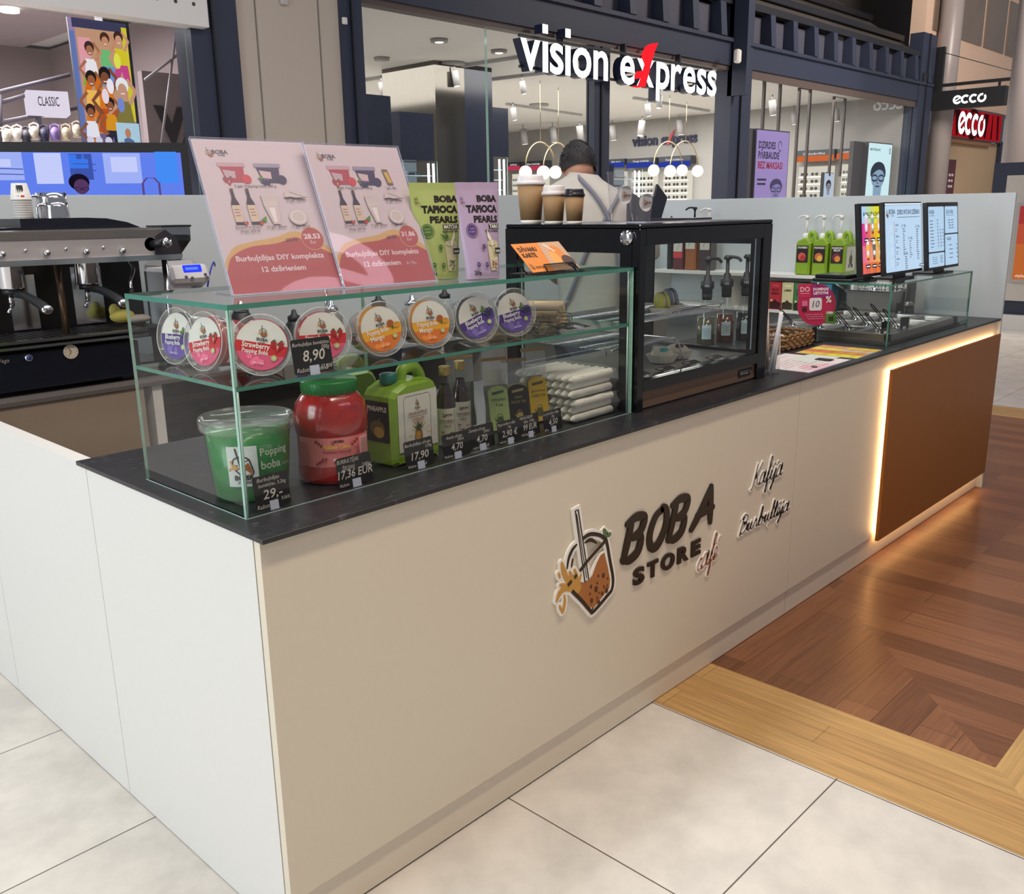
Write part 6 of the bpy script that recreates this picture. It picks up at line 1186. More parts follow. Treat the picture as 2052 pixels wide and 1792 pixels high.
for i, (x, y, r, col, lab) in enumerate(((1.745, .372, .038, (120, 140, 178), 'blue macaron in a paper case at the left end of the fridge rack'), (1.830, .300, .036, (206, 196, 96), 'yellow macaron in a fluted paper case on the upper wire rack'), (1.932, .335, .038, (128, 140, 160), 'grey blue macaron with dark drizzle right of the yellow one'))):
    t = thing('macaron', lab, 'macaron', (x, y, 1.270)); m = MB(); paper_cup(m, (x, y, 1.2705), r + .010, .024, CUPP); build('paper_case', m, t)
    m = MB(); mt = mat('macaron_%d' % col[0], col, .6, bump=.2); T = Matrix.Translation((x, y, 1.270 + r + .006)) @ Matrix.Rotation(math.radians(60), 4, 'Z') @ Matrix.Rotation(math.radians(82), 4, 'X')
    for s_ in (1, -1): m.lathe([(r * .97, .004 * s_), (r, .007 * s_), (r * .97, .014 * s_), (r * .8, .019 * s_), (0, .021 * s_)][::(1 if s_ > 0 else -1)], mt, 32, T, cap=(False, False))
    m.lathe([(r * .9, -.005), (r * .9, .005)], mat('macaron_cream', (230, 220, 190), .6), 28, T)
    if i == 2:
        for k in range(3): m.tube([T @ Vector((-r * .8 + k * .012, -r * .5, .0205)), T @ Vector((k * .012 - .01, r * .7, .0212))], .0014, DARK, 5)
    build('shell', m, t)
for i, (x, y, col, lab) in enumerate(((1.868, .320, (90, 180, 170), 'pastry with turquoise filling in a white paper case on the fridge floor'), (1.985, .332, (84, 60, 46), 'pastry with a brown centre in a paper case on the fridge floor'))):
    t = thing('mochi', lab, 'pastry', (x, y, 1.09)); m = MB(); paper_cup(m, (x, y, 1.0905), .058, .028, CUPP, 22); build('paper_case', m, t); m = MB(); m.sphere((x, y, 1.118), .042, mat('mochi_dough', (226, 214, 190), .6, bump=.2), 20, 12, (1, 1, .62)); build('dough', m, t)
    m = MB(); m.sphere((x - .006, y - .012, 1.129), .026, mat('mochi_fill_%d' % col[0], col, .5), 16, 10, (1, .8, .6)); build('filling', m, t)
m = MB(); m.lathe([(.034, 0), (.042, .038), (.044, .040), (.044, .045), (0, .046)], PLAST, 30, Matrix.Translation((2.06, .450, 1.09))); tag(build('dessert_pot', m), 'low clear plastic pot behind the pastries in the fridge', 'pot')
for i, (x, y) in enumerate(((1.560, .160), (1.705, .158), (1.865, .156), (2.020, .154))):
    card(x, y, 1.0905, .095, .052, [('Moči', .1, .66, .22), ('mango  2,80 eur', .1, .2, .18)], 'black card lettered Moči lying along the fridge front, %s from the left' % ('first', 'second', 'third', 'last')[i], lean=78, yaw=2, group='flat price cards inside the fridge')
# ---------------------------------------------------------------- paper cups on the fridge
KR = mat('kraft_cup', (150, 118, 80), .65, noise=.05)
def kcup(label, u, vb, y, wt, hpx, wb, lidc, dome):
    P = aty(u, vb, y); dep = -( _R.inverted() @ (P - CAM)).z; s = dep / FPX; h = hpx * s; r1 = wt * s / 2; r0 = wb * s / 2; t = thing('takeaway_cup', label, 'cup', (P.x, y, ft)); T = Matrix.Translation((P.x, y, ft)); m = MB()
    m.lathe([(r0, 0), (r0 + (r1 - r0) * .1, h * .1)], mat('cup_white', (226, 222, 216), .5), 40, T); build('foot_band', m, t, label='white band at the foot'); m = MB(); m.lathe([(r0 + (r1 - r0) * .1, h * .1), (r1, h)], KR, 40, T, cap=(True, True)); build('cup', m, t)
    m = MB(); L = mat('lid_%d' % lidc[0], lidc, .3)
    m.lathe([(r1 * 1.02, h - .004), (r1 * 1.07, h - .003), (r1 * 1.08, h + .004), (r1 * 1.0, h + .007), (r1 * .96, h + .012), (r1 * .93, h + (.024 if dome else .018)), (r1 * .88, h + (.027 if dome else .021)), (r1 * .80, h + .018), (0, h + .017)], L, 44, T, cap=(False, False)); build('lid', m, t)
    return (P.x, y, r1, h)
kcup('tallest kraft paper cup with white lid at the left corner of the fridge top', 1064, 441, .620, 54, 78, 40, (222, 218, 220), True)
kcup('middle kraft paper cup with white lid between the tall and the black-lidded cup', 1110, 442, .525, 46, 58, 36, (216, 210, 210), True)
kcup('smallest kraft paper cup with black lid on the fridge', 1151, 442, .440, 39, 55, 30, (26, 26, 34), False)
def clearcup(label, u, y, h, r):
    P = aty(u, 443, y); t = thing('clear_cup', label, 'cup', (P.x, y, ft)); m = MB(); T = Matrix.Translation((P.x, y, ft)); CP = clear('cup_clear', (.97, .97, .98), .06, (230, 230, 235), 1.5, .05)
    m.lathe([(0, .001), (r * .72, .001), (r * .74, .004), (r, h), (r * 1.05, h + .001), (r * 1.05, h + .006)], CP, 44, T, cap=(False, False)); build('cup', m, t)
    m = MB(); az = math.radians(-128); g = G(m, fn=lambda a, b, d: Vector((P.x + (r * (.74 + .26 * b / h) + .0008 + d) * math.cos(az + a / r), y + (r * (.74 + .26 * b / h) + .0008 + d) * math.sin(az + a / r), ft + b))); g.disc(.01, h * .56, .030, ink((206, 202, 202)), n=30); mini_logo(g, .004, h * .58, .024, False); g.text('BOBA', .022, h * .53, .006, ink((40, 30, 30)), bold=.03); build('sticker', m, t)
clearcup('tall clear plastic cup with round logo sticker on the fridge top', 1243, .43, .165, .047); clearcup('shorter clear plastic cup with round logo sticker, right of the tall one', 1284, .40, .118, .045)
P = aty(1292, 443, .56); m = MB(); m.prism([(-.07, 0), (.06, 0), (.085, .085), (.045, .135), (.035, .09), (-.01, .075), (-.07, .115)], -.012, .012, mat('navy_napkin', (30, 34, 50), .6), frame((P.x, .56, ft), (.8, -.6, 0), UP)); tag(build('folded_pouch', m), 'dark navy folded bag behind the clear cups on the fridge', 'bag')
m = MB(); m.pane(1.72, .30, ft, 2.14, .62, ft + .003, ACR, ACRE); m.box(2.02, .3, ft + .003, 2.14, .5, ft + .010, mat('dark_tray', (52, 54, 60), .3)); tag(build('acrylic_tray', m), 'clear acrylic tray under the clear cups on the fridge', 'tray')
# ================================================================ PERSON, seen from behind
pp = thing('person', 'person with dark hair, grey t-shirt and crossed apron straps, back turned, head bowed', 'person', (2.93, 1.5, .0075), 0)
ORG_ = Vector((2.93, 1.5, .0075)); rt = Vector((.62, -.785, 0)); fw = Vector((.785, .62, 0))
def L3(a, b, z): return rt * a + fw * b + Vector((0, 0, z))
def skin(name, pts, edges, root, mt, parent, label=None, sub=2):
    me = bpy.data.meshes.new(name); me.from_pydata([p[0] for p in pts], edges, []); me.materials.append(mt); o = bpy.data.objects.new(name, me); C.objects.link(o); o.parent = parent
    md = o.modifiers.new('skin', 'SKIN'); md.use_smooth_shade = True; sl = me.skin_vertices[0].data if me.skin_vertices else None
    if sl is None: return o
    for i, p in enumerate(pts): sl[i].radius = p[1] if isinstance(p[1], tuple) else (p[1], p[1]); sl[i].use_root = (i == root)
    s = o.modifiers.new('sub', 'SUBSURF'); s.levels = sub; s.render_levels = sub
    if label: o['label'] = label
    return o
SKIN = mat('skin', (206, 152, 128), .55, noise=.06); 
def mk(me_pts, edges, root, name, mt, label=None, sub=2):
    me = bpy.data.meshes.new(name); me.from_pydata([p[0] for p in me_pts], edges, []); me.materials.append(mt); o = bpy.data.objects.new(name, me); C.objects.link(o); o.parent = pp; _off[o.name] = ORG_
    md = o.modifiers.new('skin', 'SKIN'); md.use_smooth_shade = True
    bm_ok = len(me.skin_vertices) > 0
    if not bm_ok:
        import bmesh; b = bmesh.new(); b.from_mesh(me); b.verts.layers.skin.verify(); b.to_mesh(me); b.free()
    for i, p in enumerate(me_pts): me.skin_vertices[0].data[i].radius = p[1] if isinstance(p[1], tuple) else (p[1], p[1]); me.skin_vertices[0].data[i].use_root = (i == root)
    s = o.modifiers.new('sub', 'SUBSURF'); s.levels = sub; s.render_levels = sub
    if label: o['label'] = label
    return o
H_ = Vector((-.082, .14, 1.80))  # head centre: sideways, forward, height
B = [(L3(0, 0, 1.02), .11), (L3(0, .0, 1.22), (.12, .10)), (L3(.0, -.01, 1.42), (.13, .10)), (L3(-.005, .02, 1.56), (.11, .085)), (L3(-.022, .065, 1.67), (.062, .058)), (L3(-.055, .11, 1.76), .056), (L3(*H_), (.075, .085)), (L3(-.09, .16, 1.86), .05),
     (L3(-.19, .03, 1.58), .05), (L3(-.27, .12, 1.36), .048), (L3(-.18, .32, 1.24), .038), (L3(-.13, .40, 1.235), .028),
     (L3(.19, .0, 1.565), .05), (L3(.29, .08, 1.36), .048), (L3(.22, .30, 1.22), .038), (L3(.17, .38, 1.215), .028),
     (L3(-.095, 0, .94), .095), (L3(-.10, .03, .52), .062), (L3(-.10, -.01, .10), .042), (L3(-.10, .13, .035), .034),
     (L3(.095, 0, .94), .095), (L3(.11, .02, .52), .062), (L3(.12, -.03, .10), .042), (L3(.13, .11, .035), .034)]
E_ = [(0, 1), (1, 2), (2, 3), (3, 4), (4, 5), (5, 6), (6, 7), (3, 8), (8, 9), (9, 10), (10, 11), (3, 12), (12, 13), (13, 14), (14, 15), (0, 16), (16, 17), (17, 18), (18, 19), (0, 20), (20, 21), (21, 22), (22, 23)]
for hx, sg, base in ((11, 1, L3(-.13, .40, 1.235)), (15, -1, L3(.17, .38, 1.215))):      # five fingers each, rooted in the palm
    for k, (dx, dl) in enumerate(((-.030, .060), (-.012, .072), (.008, .074), (.026, .062))):
        i0 = len(B); B.append((base + rt * dx + fw * .035 + Vector((0, 0, -.006)), .0115)); B.append((base + rt * dx + fw * (.035 + dl * .55) + Vector((0, 0, -.012)), .010)); B.append((base + rt * dx + fw * (.035 + dl * .85) + Vector((0, 0, -.034)), .0085)); E_ += [(hx, i0), (i0, i0 + 1), (i0 + 1, i0 + 2)]
    i0 = len(B); B.append((base + rt * (.040 * sg) + fw * .012 + Vector((0, 0, -.008)), .012)); B.append((base + rt * (.050 * sg) + fw * .045 + Vector((0, 0, -.016)), .010)); E_ += [(hx, i0), (i0, i0 + 1)]
mk(B, E_, 0, 'body', SKIN)
HM = frame(L3(*H_) , rt, (fw * -.42 + Vector((0, 0, .9)))); HM = frame(L3(-.075, .135, 1.850), rt * .95 + fw * .30, fw * .45 + Vector((0, 0, 1)))   # head frame: x right, y up (bowed), z towards the viewer (back of head)
m = MB(); m.sphere((0, 0, 0), .094, SKIN, 28, 20, (.86, 1.22, 1.05), HM); m.sphere((0, -.045, -.07), .045, SKIN, 16, 12, (.9, 1, .9), HM)
m.prism([(-.010, -.02), (.010, -.02), (.006, .02), (-.006, .02)], -.125, -.09, SKIN, HM); m.box(-.024, -.052, -.118, .024, -.045, -.105, mat('lips', (170, 96, 90), .5), HM)
for s_ in (-1, 1): m.sphere((s_ * .032, .012, -.09), .011, mat('eye_white', (230, 226, 220), .3), 12, 8, M=HM); m.sphere((s_ * .032, .012, -.1005), .005, DARK, 8, 6, M=HM)
build('head', m, pp)
for s_ in (-1, 1):
    m = MB(); m.sphere((s_ * .083, -.012, -.008), .024, SKIN, 14, 12, (.38, 1.25, .75), HM); m.sphere((s_ * .090, -.010, -.004), .014, mat('ear_inner', (172, 108, 92), .6), 10, 8, (.3, 1.1, .7), HM); build('ear', m, pp)
HAIR = mat('dark_hair', (28, 24, 26), .7, noise=.4, scale=90, bump=.8); rs = random.Random(5)
m = MB(); V = []; F = []; nu, nv = 36, 18
for j in range(nv + 1):
    ph = math.pi * .60 * j / nv
    for i in range(nu):
        a = 2 * math.pi * i / nu; front = max(0, -math.sin(a)); lim = ph * (1 - .38 * front); rr = .104 + .003 * math.sin(5 * a + 7 * j)
        V.append((.89 * rr * math.sin(lim) * math.cos(a), 1.24 * rr * math.cos(lim), 1.06 * rr * math.sin(lim) * math.sin(a)))
for j in range(nv):
    for i in range(nu): F.append((j * nu + i, j * nu + (i + 1) % nu, (j + 1) * nu + (i + 1) % nu, (j + 1) * nu + i))
m.add(V, F, HAIR, True, HM)
for k in range(900):
    a = rs.uniform(0, 6.28); ph = rs.uniform(0, 1.0) ** .8 * 1.72 * (1 - .35 * max(0, -math.sin(a))); n = Vector((.89 * math.sin(ph) * math.cos(a), 1.24 * math.cos(ph), 1.06 * math.sin(ph) * math.sin(a))); p = n * .102; d = (n.normalized() * rs.uniform(.4, .9) + Vector((rs.uniform(-.6, .6), rs.uniform(-.2, .6) - (.6 if ph > 1.2 else 0), rs.uniform(-.4, .4)))).normalized()
    q = p + d * rs.uniform(.006, .015); s_ = d.orthogonal().normalized() * .0022; m.add([p - s_, p + s_, q], [(0, 1, 2)], HAIR, False, HM)
build('hair', m, pp)
SHIRT = mat('grey_tshirt', (178, 172, 164), .85, noise=.06, scale=12, bump=.3)
SEC = [(.96, .165, .13, 0, 0), (1.2, .172, .135, 0, 0), (1.42, .20, .145, 0, -.01), (1.56, .228, .14, -.005, -.005), (1.65, .240, .125, -.010, .010), (1.71, .215, .108, -.018, .028), (1.750, .150, .090, -.028, .048), (1.775, .105, .082, -.036, .064), (1.795, .080, .070, -.042, .076), (1.805, .076, .066, -.043, .080)]
m = MB(); V = []; F = []; NS = 36
def sec(z):
    for k in range(len(SEC) - 1):
        if SEC[k][0] <= z <= SEC[k + 1][0]: q = (z - SEC[k][0]) / (SEC[k + 1][0] - SEC[k][0]); return [SEC[k][i] * (1 - q) + SEC[k + 1][i] * q for i in range(5)]
    return list(SEC[-1])
zs = [.96 + (1.805 - .96) * i / 44 for i in range(45)]
for z in zs:
    _, a, b_, ca, cb = sec(z)
    for i in range(NS):
        an = 2 * math.pi * i / NS; cx, sx = math.cos(an), math.sin(an); x = a * abs(cx) ** .82 * (1 if cx > 0 else -1); y = b_ * abs(sx) ** .9 * (1 if sx > 0 else -1); wv = .004 * math.sin(9 * an + z * 26) * (1 if z < 1.6 else .3)
        V.append(L3(ca + x, cb + y - wv, z - .13 * x * max(0, min(1, (z - 1.3) / .4))) )
for j in range(len(zs) - 1):
    for i in range(NS): F.append((j * NS + i, j * NS + (i + 1) % NS, (j + 1) * NS + (i + 1) % NS, (j + 1) * NS + i))
m.add(V, F, SHIRT, True)
for P in ([(-.19, .01, 1.68), (-.245, .05, 1.60), (-.265, .10, 1.50), (-.27, .13, 1.42)], [(.185, 0, 1.60), (.245, .02, 1.54), (.28, .06, 1.45), (.29, .09, 1.38)]):
    Q = spline(P, 5); m.tube([L3(*q) for q in Q], [.082 - .012 * i / len(Q) for i in range(len(Q))], SHIRT, 18)
build('tshirt', m, pp)
JEAN = mat('dark_trousers', (40, 46, 66), .8, noise=.1)
mk([(L3(0, 0, .98), (.150, .13)), (L3(-.095, 0, .90), .11), (L3(-.10, .03, .52), .080), (L3(-.10, -.01, .12), .062), (L3(.095, 0, .90), .11), (L3(.11, .02, .52), .080), (L3(.12, -.03, .12), .062)], [(0, 1), (1, 2), (2, 3), (0, 4), (4, 5), (5, 6)], 0, 'trousers', JEAN)
STR = mat('apron_grey', (112, 112, 124), .8, noise=.06)
def strap(P, w, name='apron_strap'):
    m = MB(); P = [Vector(p) for p in spline([tuple(q) for q in P], 8)]; V = []; F = []; n = len(P)
    for i, p in enumerate(P):
        a = P[max(0, i - 1)]; b = P[min(n - 1, i + 1)]; t = (b - a).normalized(); s_ = t.cross(-fw).normalized() * w / 2; V += [p - s_, p + s_, p - s_ + fw * .006, p + s_ + fw * .006]
    for i in range(n - 1):
        q = i * 4; F += [(q, q + 1, q + 5, q + 4), (q + 2, q + 6, q + 7, q + 3), (q, q + 4, q + 6, q + 2), (q + 1, q + 3, q + 7, q + 5)]
    m.add(V, F, STR, True); build(name, m, pp)
strap([L3(-.085, .09, 1.80), L3(-.085, .03, 1.80), L3(-.045, -.052, 1.762), L3(.02, -.108, 1.69), L3(.07, -.137, 1.61), L3(.11, -.150, 1.52), L3(.14, -.148, 1.40), L3(.16, -.128, 1.22), L3(.17, -.09, 1.10)], .021)
strap([L3(.145, .03, 1.735), L3(.145, -.04, 1.71), L3(.12, -.100, 1.66), L3(.085, -.135, 1.60), L3(.03, -.156, 1.51), L3(-.03, -.166, 1.40), L3(-.10, -.150, 1.22), L3(-.15, -.10, 1.10)], .021)
m = MB(); m.lathe([(.185, 0), (.19, .04)], STR, 40, Matrix.Translation(L3(0, 0, 1.06)) @ Matrix.Rotation(math.atan2(rt.y, rt.x), 4, 'Z'), cap=(False, False), sy=.86); build('apron_belt', m, pp)
for s_ in (-1, 1): m = MB(); m.box(-.05, -.09, 0, .05, .19, .075, mat('shoe_black', (26, 26, 28), .5), frame(L3(.115 * s_, .0, 0), rt, fw), b=.02); build('shoe', m, pp)
# the person's meshes were laid out about the feet: everything above used L3 relative to the empty
for ch in pp.children:
    if ch.name.split('.')[0] in ('tshirt', 'head', 'ear', 'hair', 'apron_strap', 'apron_belt', 'shoe'):
        for v in ch.data.vertices: v.co += ORG_
# ================================================================ TOPPING STATION
sg = thing('sneeze_guard', 'clear glass guard with green edges over the topping pans', 'sneeze guard', (3.86, .28, WT)); gx0, gx1, gy0, gy1, gz = 3.315, 4.40, .070, .46, 1.282
m = MB(); m.pane(gx0, gy0, gz - .008, gx1, gy1, gz, PANE, EDGE); build('top_pane', m, sg); m = MB(); m.pane(gx0, gy0, WT, gx1, gy0 + .008, gz - .0082, PANE, EDGE); build('front_pane', m, sg)
for a in (gx0, gx1 - .008): m = MB(); m.pane(a, gy0 + .0082, WT, a + .008, gy1 - .05, gz - .0082, PANE, EDGEL); build('side_pane', m, sg)
bm = thing('topping_tray', 'stainless steel topping well with rows of inset pans', 'topping tray', (3.88, .45, WT)); m = MB(); tx0, tx1, ty0, ty1 = 3.40, 4.33, .100, .74; nx_, ny_ = 4, 4
m.box(tx0, ty0, WT, tx1, ty0 + .02, 1.042, STEEL); m.box(tx0, ty1 - .02, WT, tx1, ty1, 1.042, STEEL); m.box(tx0, ty0, WT, tx0 + .03, ty1, 1.042, STEEL); m.box(tx1 - .06, ty0, WT, tx1, ty1, 1.042, STEEL); m.box(tx0 - .012, ty0 - .01, WT, tx1 + .01, ty1, 1.012, STEEL); build('well', m, bm)
PC = [(60, 46, 40), (120, 60, 40), (150, 110, 60), (70, 60, 56), (110, 34, 34), (150, 130, 70), (60, 90, 50), (80, 60, 50)]
px0, px1, py0, py1 = tx0 + .03, tx1 - .06, ty0 + .02, ty1 - .02; pw, ph_ = (px1 - px0) / nx_, (py1 - py0) / ny_
for i in range(nx_):
    for j in range(ny_):
        a, b_ = px0 + i * pw, py0 + j * ph_; m = MB(); r = .012; V = []
        for ins, z in ((0, 1.040), (.004, 1.044), (.012, 1.044), (.016, 1.038), (.024, 1.014)):
            for cx, cy, a0 in ((a + pw - r, b_ + ph_ - r, 0), (a + r, b_ + ph_ - r, 90), (a + r, b_ + r, 180), (a + pw - r, b_ + r, 270)):
                for k in range(5): q = math.radians(a0 + k * 22.5); sx = 1 if a0 in (0, 270) else -1; sy = 1 if a0 in (0, 90) else -1; V.append((cx - sx * ins + r * math.cos(q), cy - sy * ins + r * math.sin(q), z))
        F = [(l * 20 + k, l * 20 + (k + 1) % 20, (l + 1) * 20 + (k + 1) % 20, (l + 1) * 20 + k) for l in range(4) for k in range(20)]; m.add(V, F, STEEL, True); m.add(V[-20:], [tuple(range(20))], mat('topping_%d' % ((i * 3 + j) % 8), PC[(i * 3 + j) % 8], .3, noise=.5, scale=120, bump=.6)); build('pan', m, bm)
for k, (i, j) in enumerate(((0, 0), (1, 0), (0, 1), (1, 1), (2, 1), (0, 2), (1, 2), (2, 2), (0, 3))):
    cx, cy = px0 + (i + .5) * pw, py0 + (j + .5) * ph_; t = thing('serving_spoon', 'spoon in the topping pans, %s column from the left, row %s from the front' % (('first', 'second', 'third', 'fourth')[i], ('one', 'two', 'three', 'four')[j]), 'spoon', (cx, cy, 1.03)); m = MB()
    m.sphere((cx, cy, 1.034), .022, CHROME, 14, 8, (1.2, 1, .4)); build('bowl', m, t); m = MB(); bw_ = mat('black_wire', (22, 22, 24), .4); d = Vector((-.10, .03, .085)); s_ = Vector((.006, .010, 0)); p = Vector((cx, cy, 1.04)); m.tube([p - s_, p + d - s_, p + d * 1.12, p + d + s_, p + s_], .0026, bw_, 6); build('handle', m, t)
t = thing('steel_bain_pan', 'large stainless steel lidded pan standing behind the topping wells', 'pan', (4.44, .61, WT)); m = MB(); m.prism([(-.12, 0), (.12, 0), (.135, .145), (-.135, .145)], -.08, .075, STEEL, frame((4.44, .605, WT), (0, -1, 0), UP)); m.box(4.355, .465, 1.142, 4.53, .748, 1.148, STEEL); build('pan', m, t)
m = MB(); m.box(4.35, .46, 1.150, 4.535, .752, 1.156, CHROME, b=.002); m.sphere((4.44, .605, 1.158), .03, CHROME, 14, 8, (1, 1, .4)); m.tube([(4.36, .76, 1.158), (4.36, .84, 1.20)], .006, STEEL, 6); build('lid', m, t)
t = thing('ladle', 'steel ladle leaning against the lidded pan', 'ladle', (4.42, .40, 1.03)); m = MB(); m.sphere((4.42, .40, 1.08), .030, STEEL, 16, 10, (1, 1, .7)); build('bowl', m, t); m = MB(); m.tube([(4.42, .40, 1.08), (4.44, .405, 1.16), (4.46, .41, 1.26)], .005, DARK, 8); build('handle', m, t)
for i, (x, y) in enumerate(((3.435, .130), (3.66, .128), (4.30, .40))):
    m = MB(); m.box(x - .025, y, 1.044, x + .025, y + .002, 1.10, CARD, Matrix.Translation((x, y, 0)) @ Matrix.Rotation(-.5, 4, 'Z') @ Matrix.Translation((-x, -y, 0))); m.box(x - .008, y - .005, 1.044, x + .008, y + .006, 1.055, ACRE); tag(build('flavour_card', m), ('small black flavour card at the front left corner of the topping pans', 'small black flavour card on the front rim of the topping pans', 'small dark flavour card at the far right of the topping pans')[i], 'price card')
# round discount sign
P = Vector((3.262, .398, 1.178)); t = thing('discount_sign', 'round pink sign offering 10 % standing left of the glass guard', 'sign', (3.262, .398, WT)); Mx = frame(P, (.80, -.6, 0), (.0, .12, 1)); m = MB(); Q = [(.098 * math.cos(a), .098 * math.sin(a)) for a in [k * .1309 for k in range(48)]]; m.prism(Q, -.003, 0, ink((186, 40, 82)), Mx); m.box(-.095, .035, -.004, -.030, .100, .001, ink((196, 44, 88)), Mx); m.box(.045, -.09, -.002, .1, -.035, .002, ink((88, 132, 54)), Mx); build('board', m, t)
m = MB(); g = G(m, Mx, d=.0022); wt = ink((240, 226, 230)); g.text('DO', -.062, .062, .022, wt, bold=.0); g.rect(-.085, .053, -.04, .0545, wt); g.poly([(-.028, .03), (-.028, .096), (.0, .098), (.05, .082), (.075, .06), (.07, .03)], ink((150, 40, 110))); g.text('DOMINAS', .018, .066, .012, wt, bold=.04); g.text('LIETOTNI', .018, .048, .012, wt, bold=.04)
g.rect(-.04, -.028, .024, .032, ink((224, 218, 222)), r=.01); g.text('10', -.008, -.012, .030, ink((30, 40, 90)), shear=.2); g.text('%', .058, .008, .030, wt, bold=.02); g.rect(-.078, -.005, -.05, .020, ink((214, 110, 150))); g.rect(-.075, -.03, -.052, -.012, ink((70, 20, 40))); g.text('OPEN', .065, -.046, .011, wt, bold=.05, w=.036); g.rect(.06, -.078, .084, -.058, ink((40, 60, 30)))
for k in range(3): smear(g, -.06 + k * .006, -.048 - k * .010, .09, .004, ink((220, 130, 160)), 6)
build('print', m, t); m = MB(); m.cyl((3.262, .402, WT + .004), (3.262, .402, 1.09), .004, ACR, 8); m.box(3.235, .37, WT, 3.289, .43, WT + .006, DARK); m.box(3.245, .398, WT + .006, 3.28, .404, 1.07, DARK); m.sphere(P + Vector((0, 0.0, .098)), .006, CHROME, 10, 6); build('stand', m, t)
# ---------------------------------------------------------------- menu screens on the guard
def screen(label, x, y, yaw, w, h, draw, bez=.014):
    z = 1.308; a = math.radians(yaw); l = math.radians(6.4); t = thing('menu_screen', label, 'screen', (x + w / 2, y, gz), group=None); X = Vector((math.cos(a), math.sin(a), 0)); N = Vector((math.sin(a), -math.cos(a), 0)); Mx = frame((x, y, z), X, -N * math.sin(l) + Vector((0, 0, 1)) * math.cos(l))
    m = MB(); m.box(0, 0, -.022, w, h, 0, DARK, Mx, b=.002); build('case', m, t); m = MB(); draw(G(m, Mx, step=.0002), w, h, bez); build('display', m, t)
    m = MB(); m.box(w * .35, -.022, -.03, w * .65, .10, -.022, DARK, Mx); m.box(x + w * .25, y - .005, gz, x + w * .75, y + .12, gz + .008, DARK); build('foot', m, t)
def d1(g, w, h, b):
    x0, x1, y0, y1 = b * 1.6, w - b * .6, b, h - b; NX, NY = 5, 12
    for j in range(NY):
        for i in range(NX):
            u, v = (i + .5) / NX, (j + .5) / NY; pk = (225, 70, 150); yw_ = (240, 225, 20); bl = (175, 215, 240); og = (240, 130, 50); rs_ = (235, 110, 100)
            if v > .78: A, B_ = bl, yw_
            elif v > .4: A, B_ = pk, yw_
            elif v > .2: A, B_ = (235, 120, 150), (240, 190, 90)
            else: A, B_ = rs_, og
            s_ = min(1, max(0, (u - .1) * 1.3)); c_ = tuple(int(A[k] * (1 - s_) + B_[k] * s_) for k in range(3))
            c_ = tuple((q // 6) * 6 for q in c_); g.d = .0006; g.rect(x0 + (x1 - x0) * i / NX, y0 + (y1 - y0) * j / NY, x0 + (x1 - x0) * (i + 1) / NX + .0003, y0 + (y1 - y0) * (j + 1) / NY + .0003, lit(c_, 1.0))
    g.d = .0012; dk = lit((50, 40, 50), 1.0); g.text('BURBUĻTĒJAS ĪPAŠIE', (x0 + x1) / 2, h * .83, h * .045, dk, w=w * .74, bold=.03); g.rect(x0 + .02, h * .80, x1 - .02, h * .806, dk)
    for r in range(2):
        for c_ in range(3):
            cx = x0 + (x1 - x0) * (.2 + .3 * c_); cy = h * (.62 - r * .36); g.poly([(cx - .017, cy + .06), (cx + .017, cy + .06), (cx + .011, cy - .012), (cx - .011, cy - .012)], lit(((225, 200, 225), (150, 170, 160), (225, 190, 130), (240, 190, 70), (110, 110, 100), (200, 170, 120))[r * 3 + c_], 1.0)); g.disc(cx, cy + .06, .015, lit((230, 235, 240), 1.0), .018, 12, 0, 180); g.disc(cx, cy + .022, .012, lit((235, 235, 245), 1.0), n=12); g.poly([(cx - .012, cy), (cx + .012, cy), (cx + .010, cy - .012), (cx - .010, cy - .012)], lit((170, 70, 50), 1.0))
            g.rect(cx - .024, cy - .048, cx + .024, cy - .030, dk, r=.005); g.rect(cx - .018, cy - .042, cx + .018, cy - .036, lit((235, 235, 235), 1.0))
            for k in range(3): smear(g, cx - .02, cy - .056 - k * .008, .04, .003, lit((150, 80, 110), 1.0), 2)
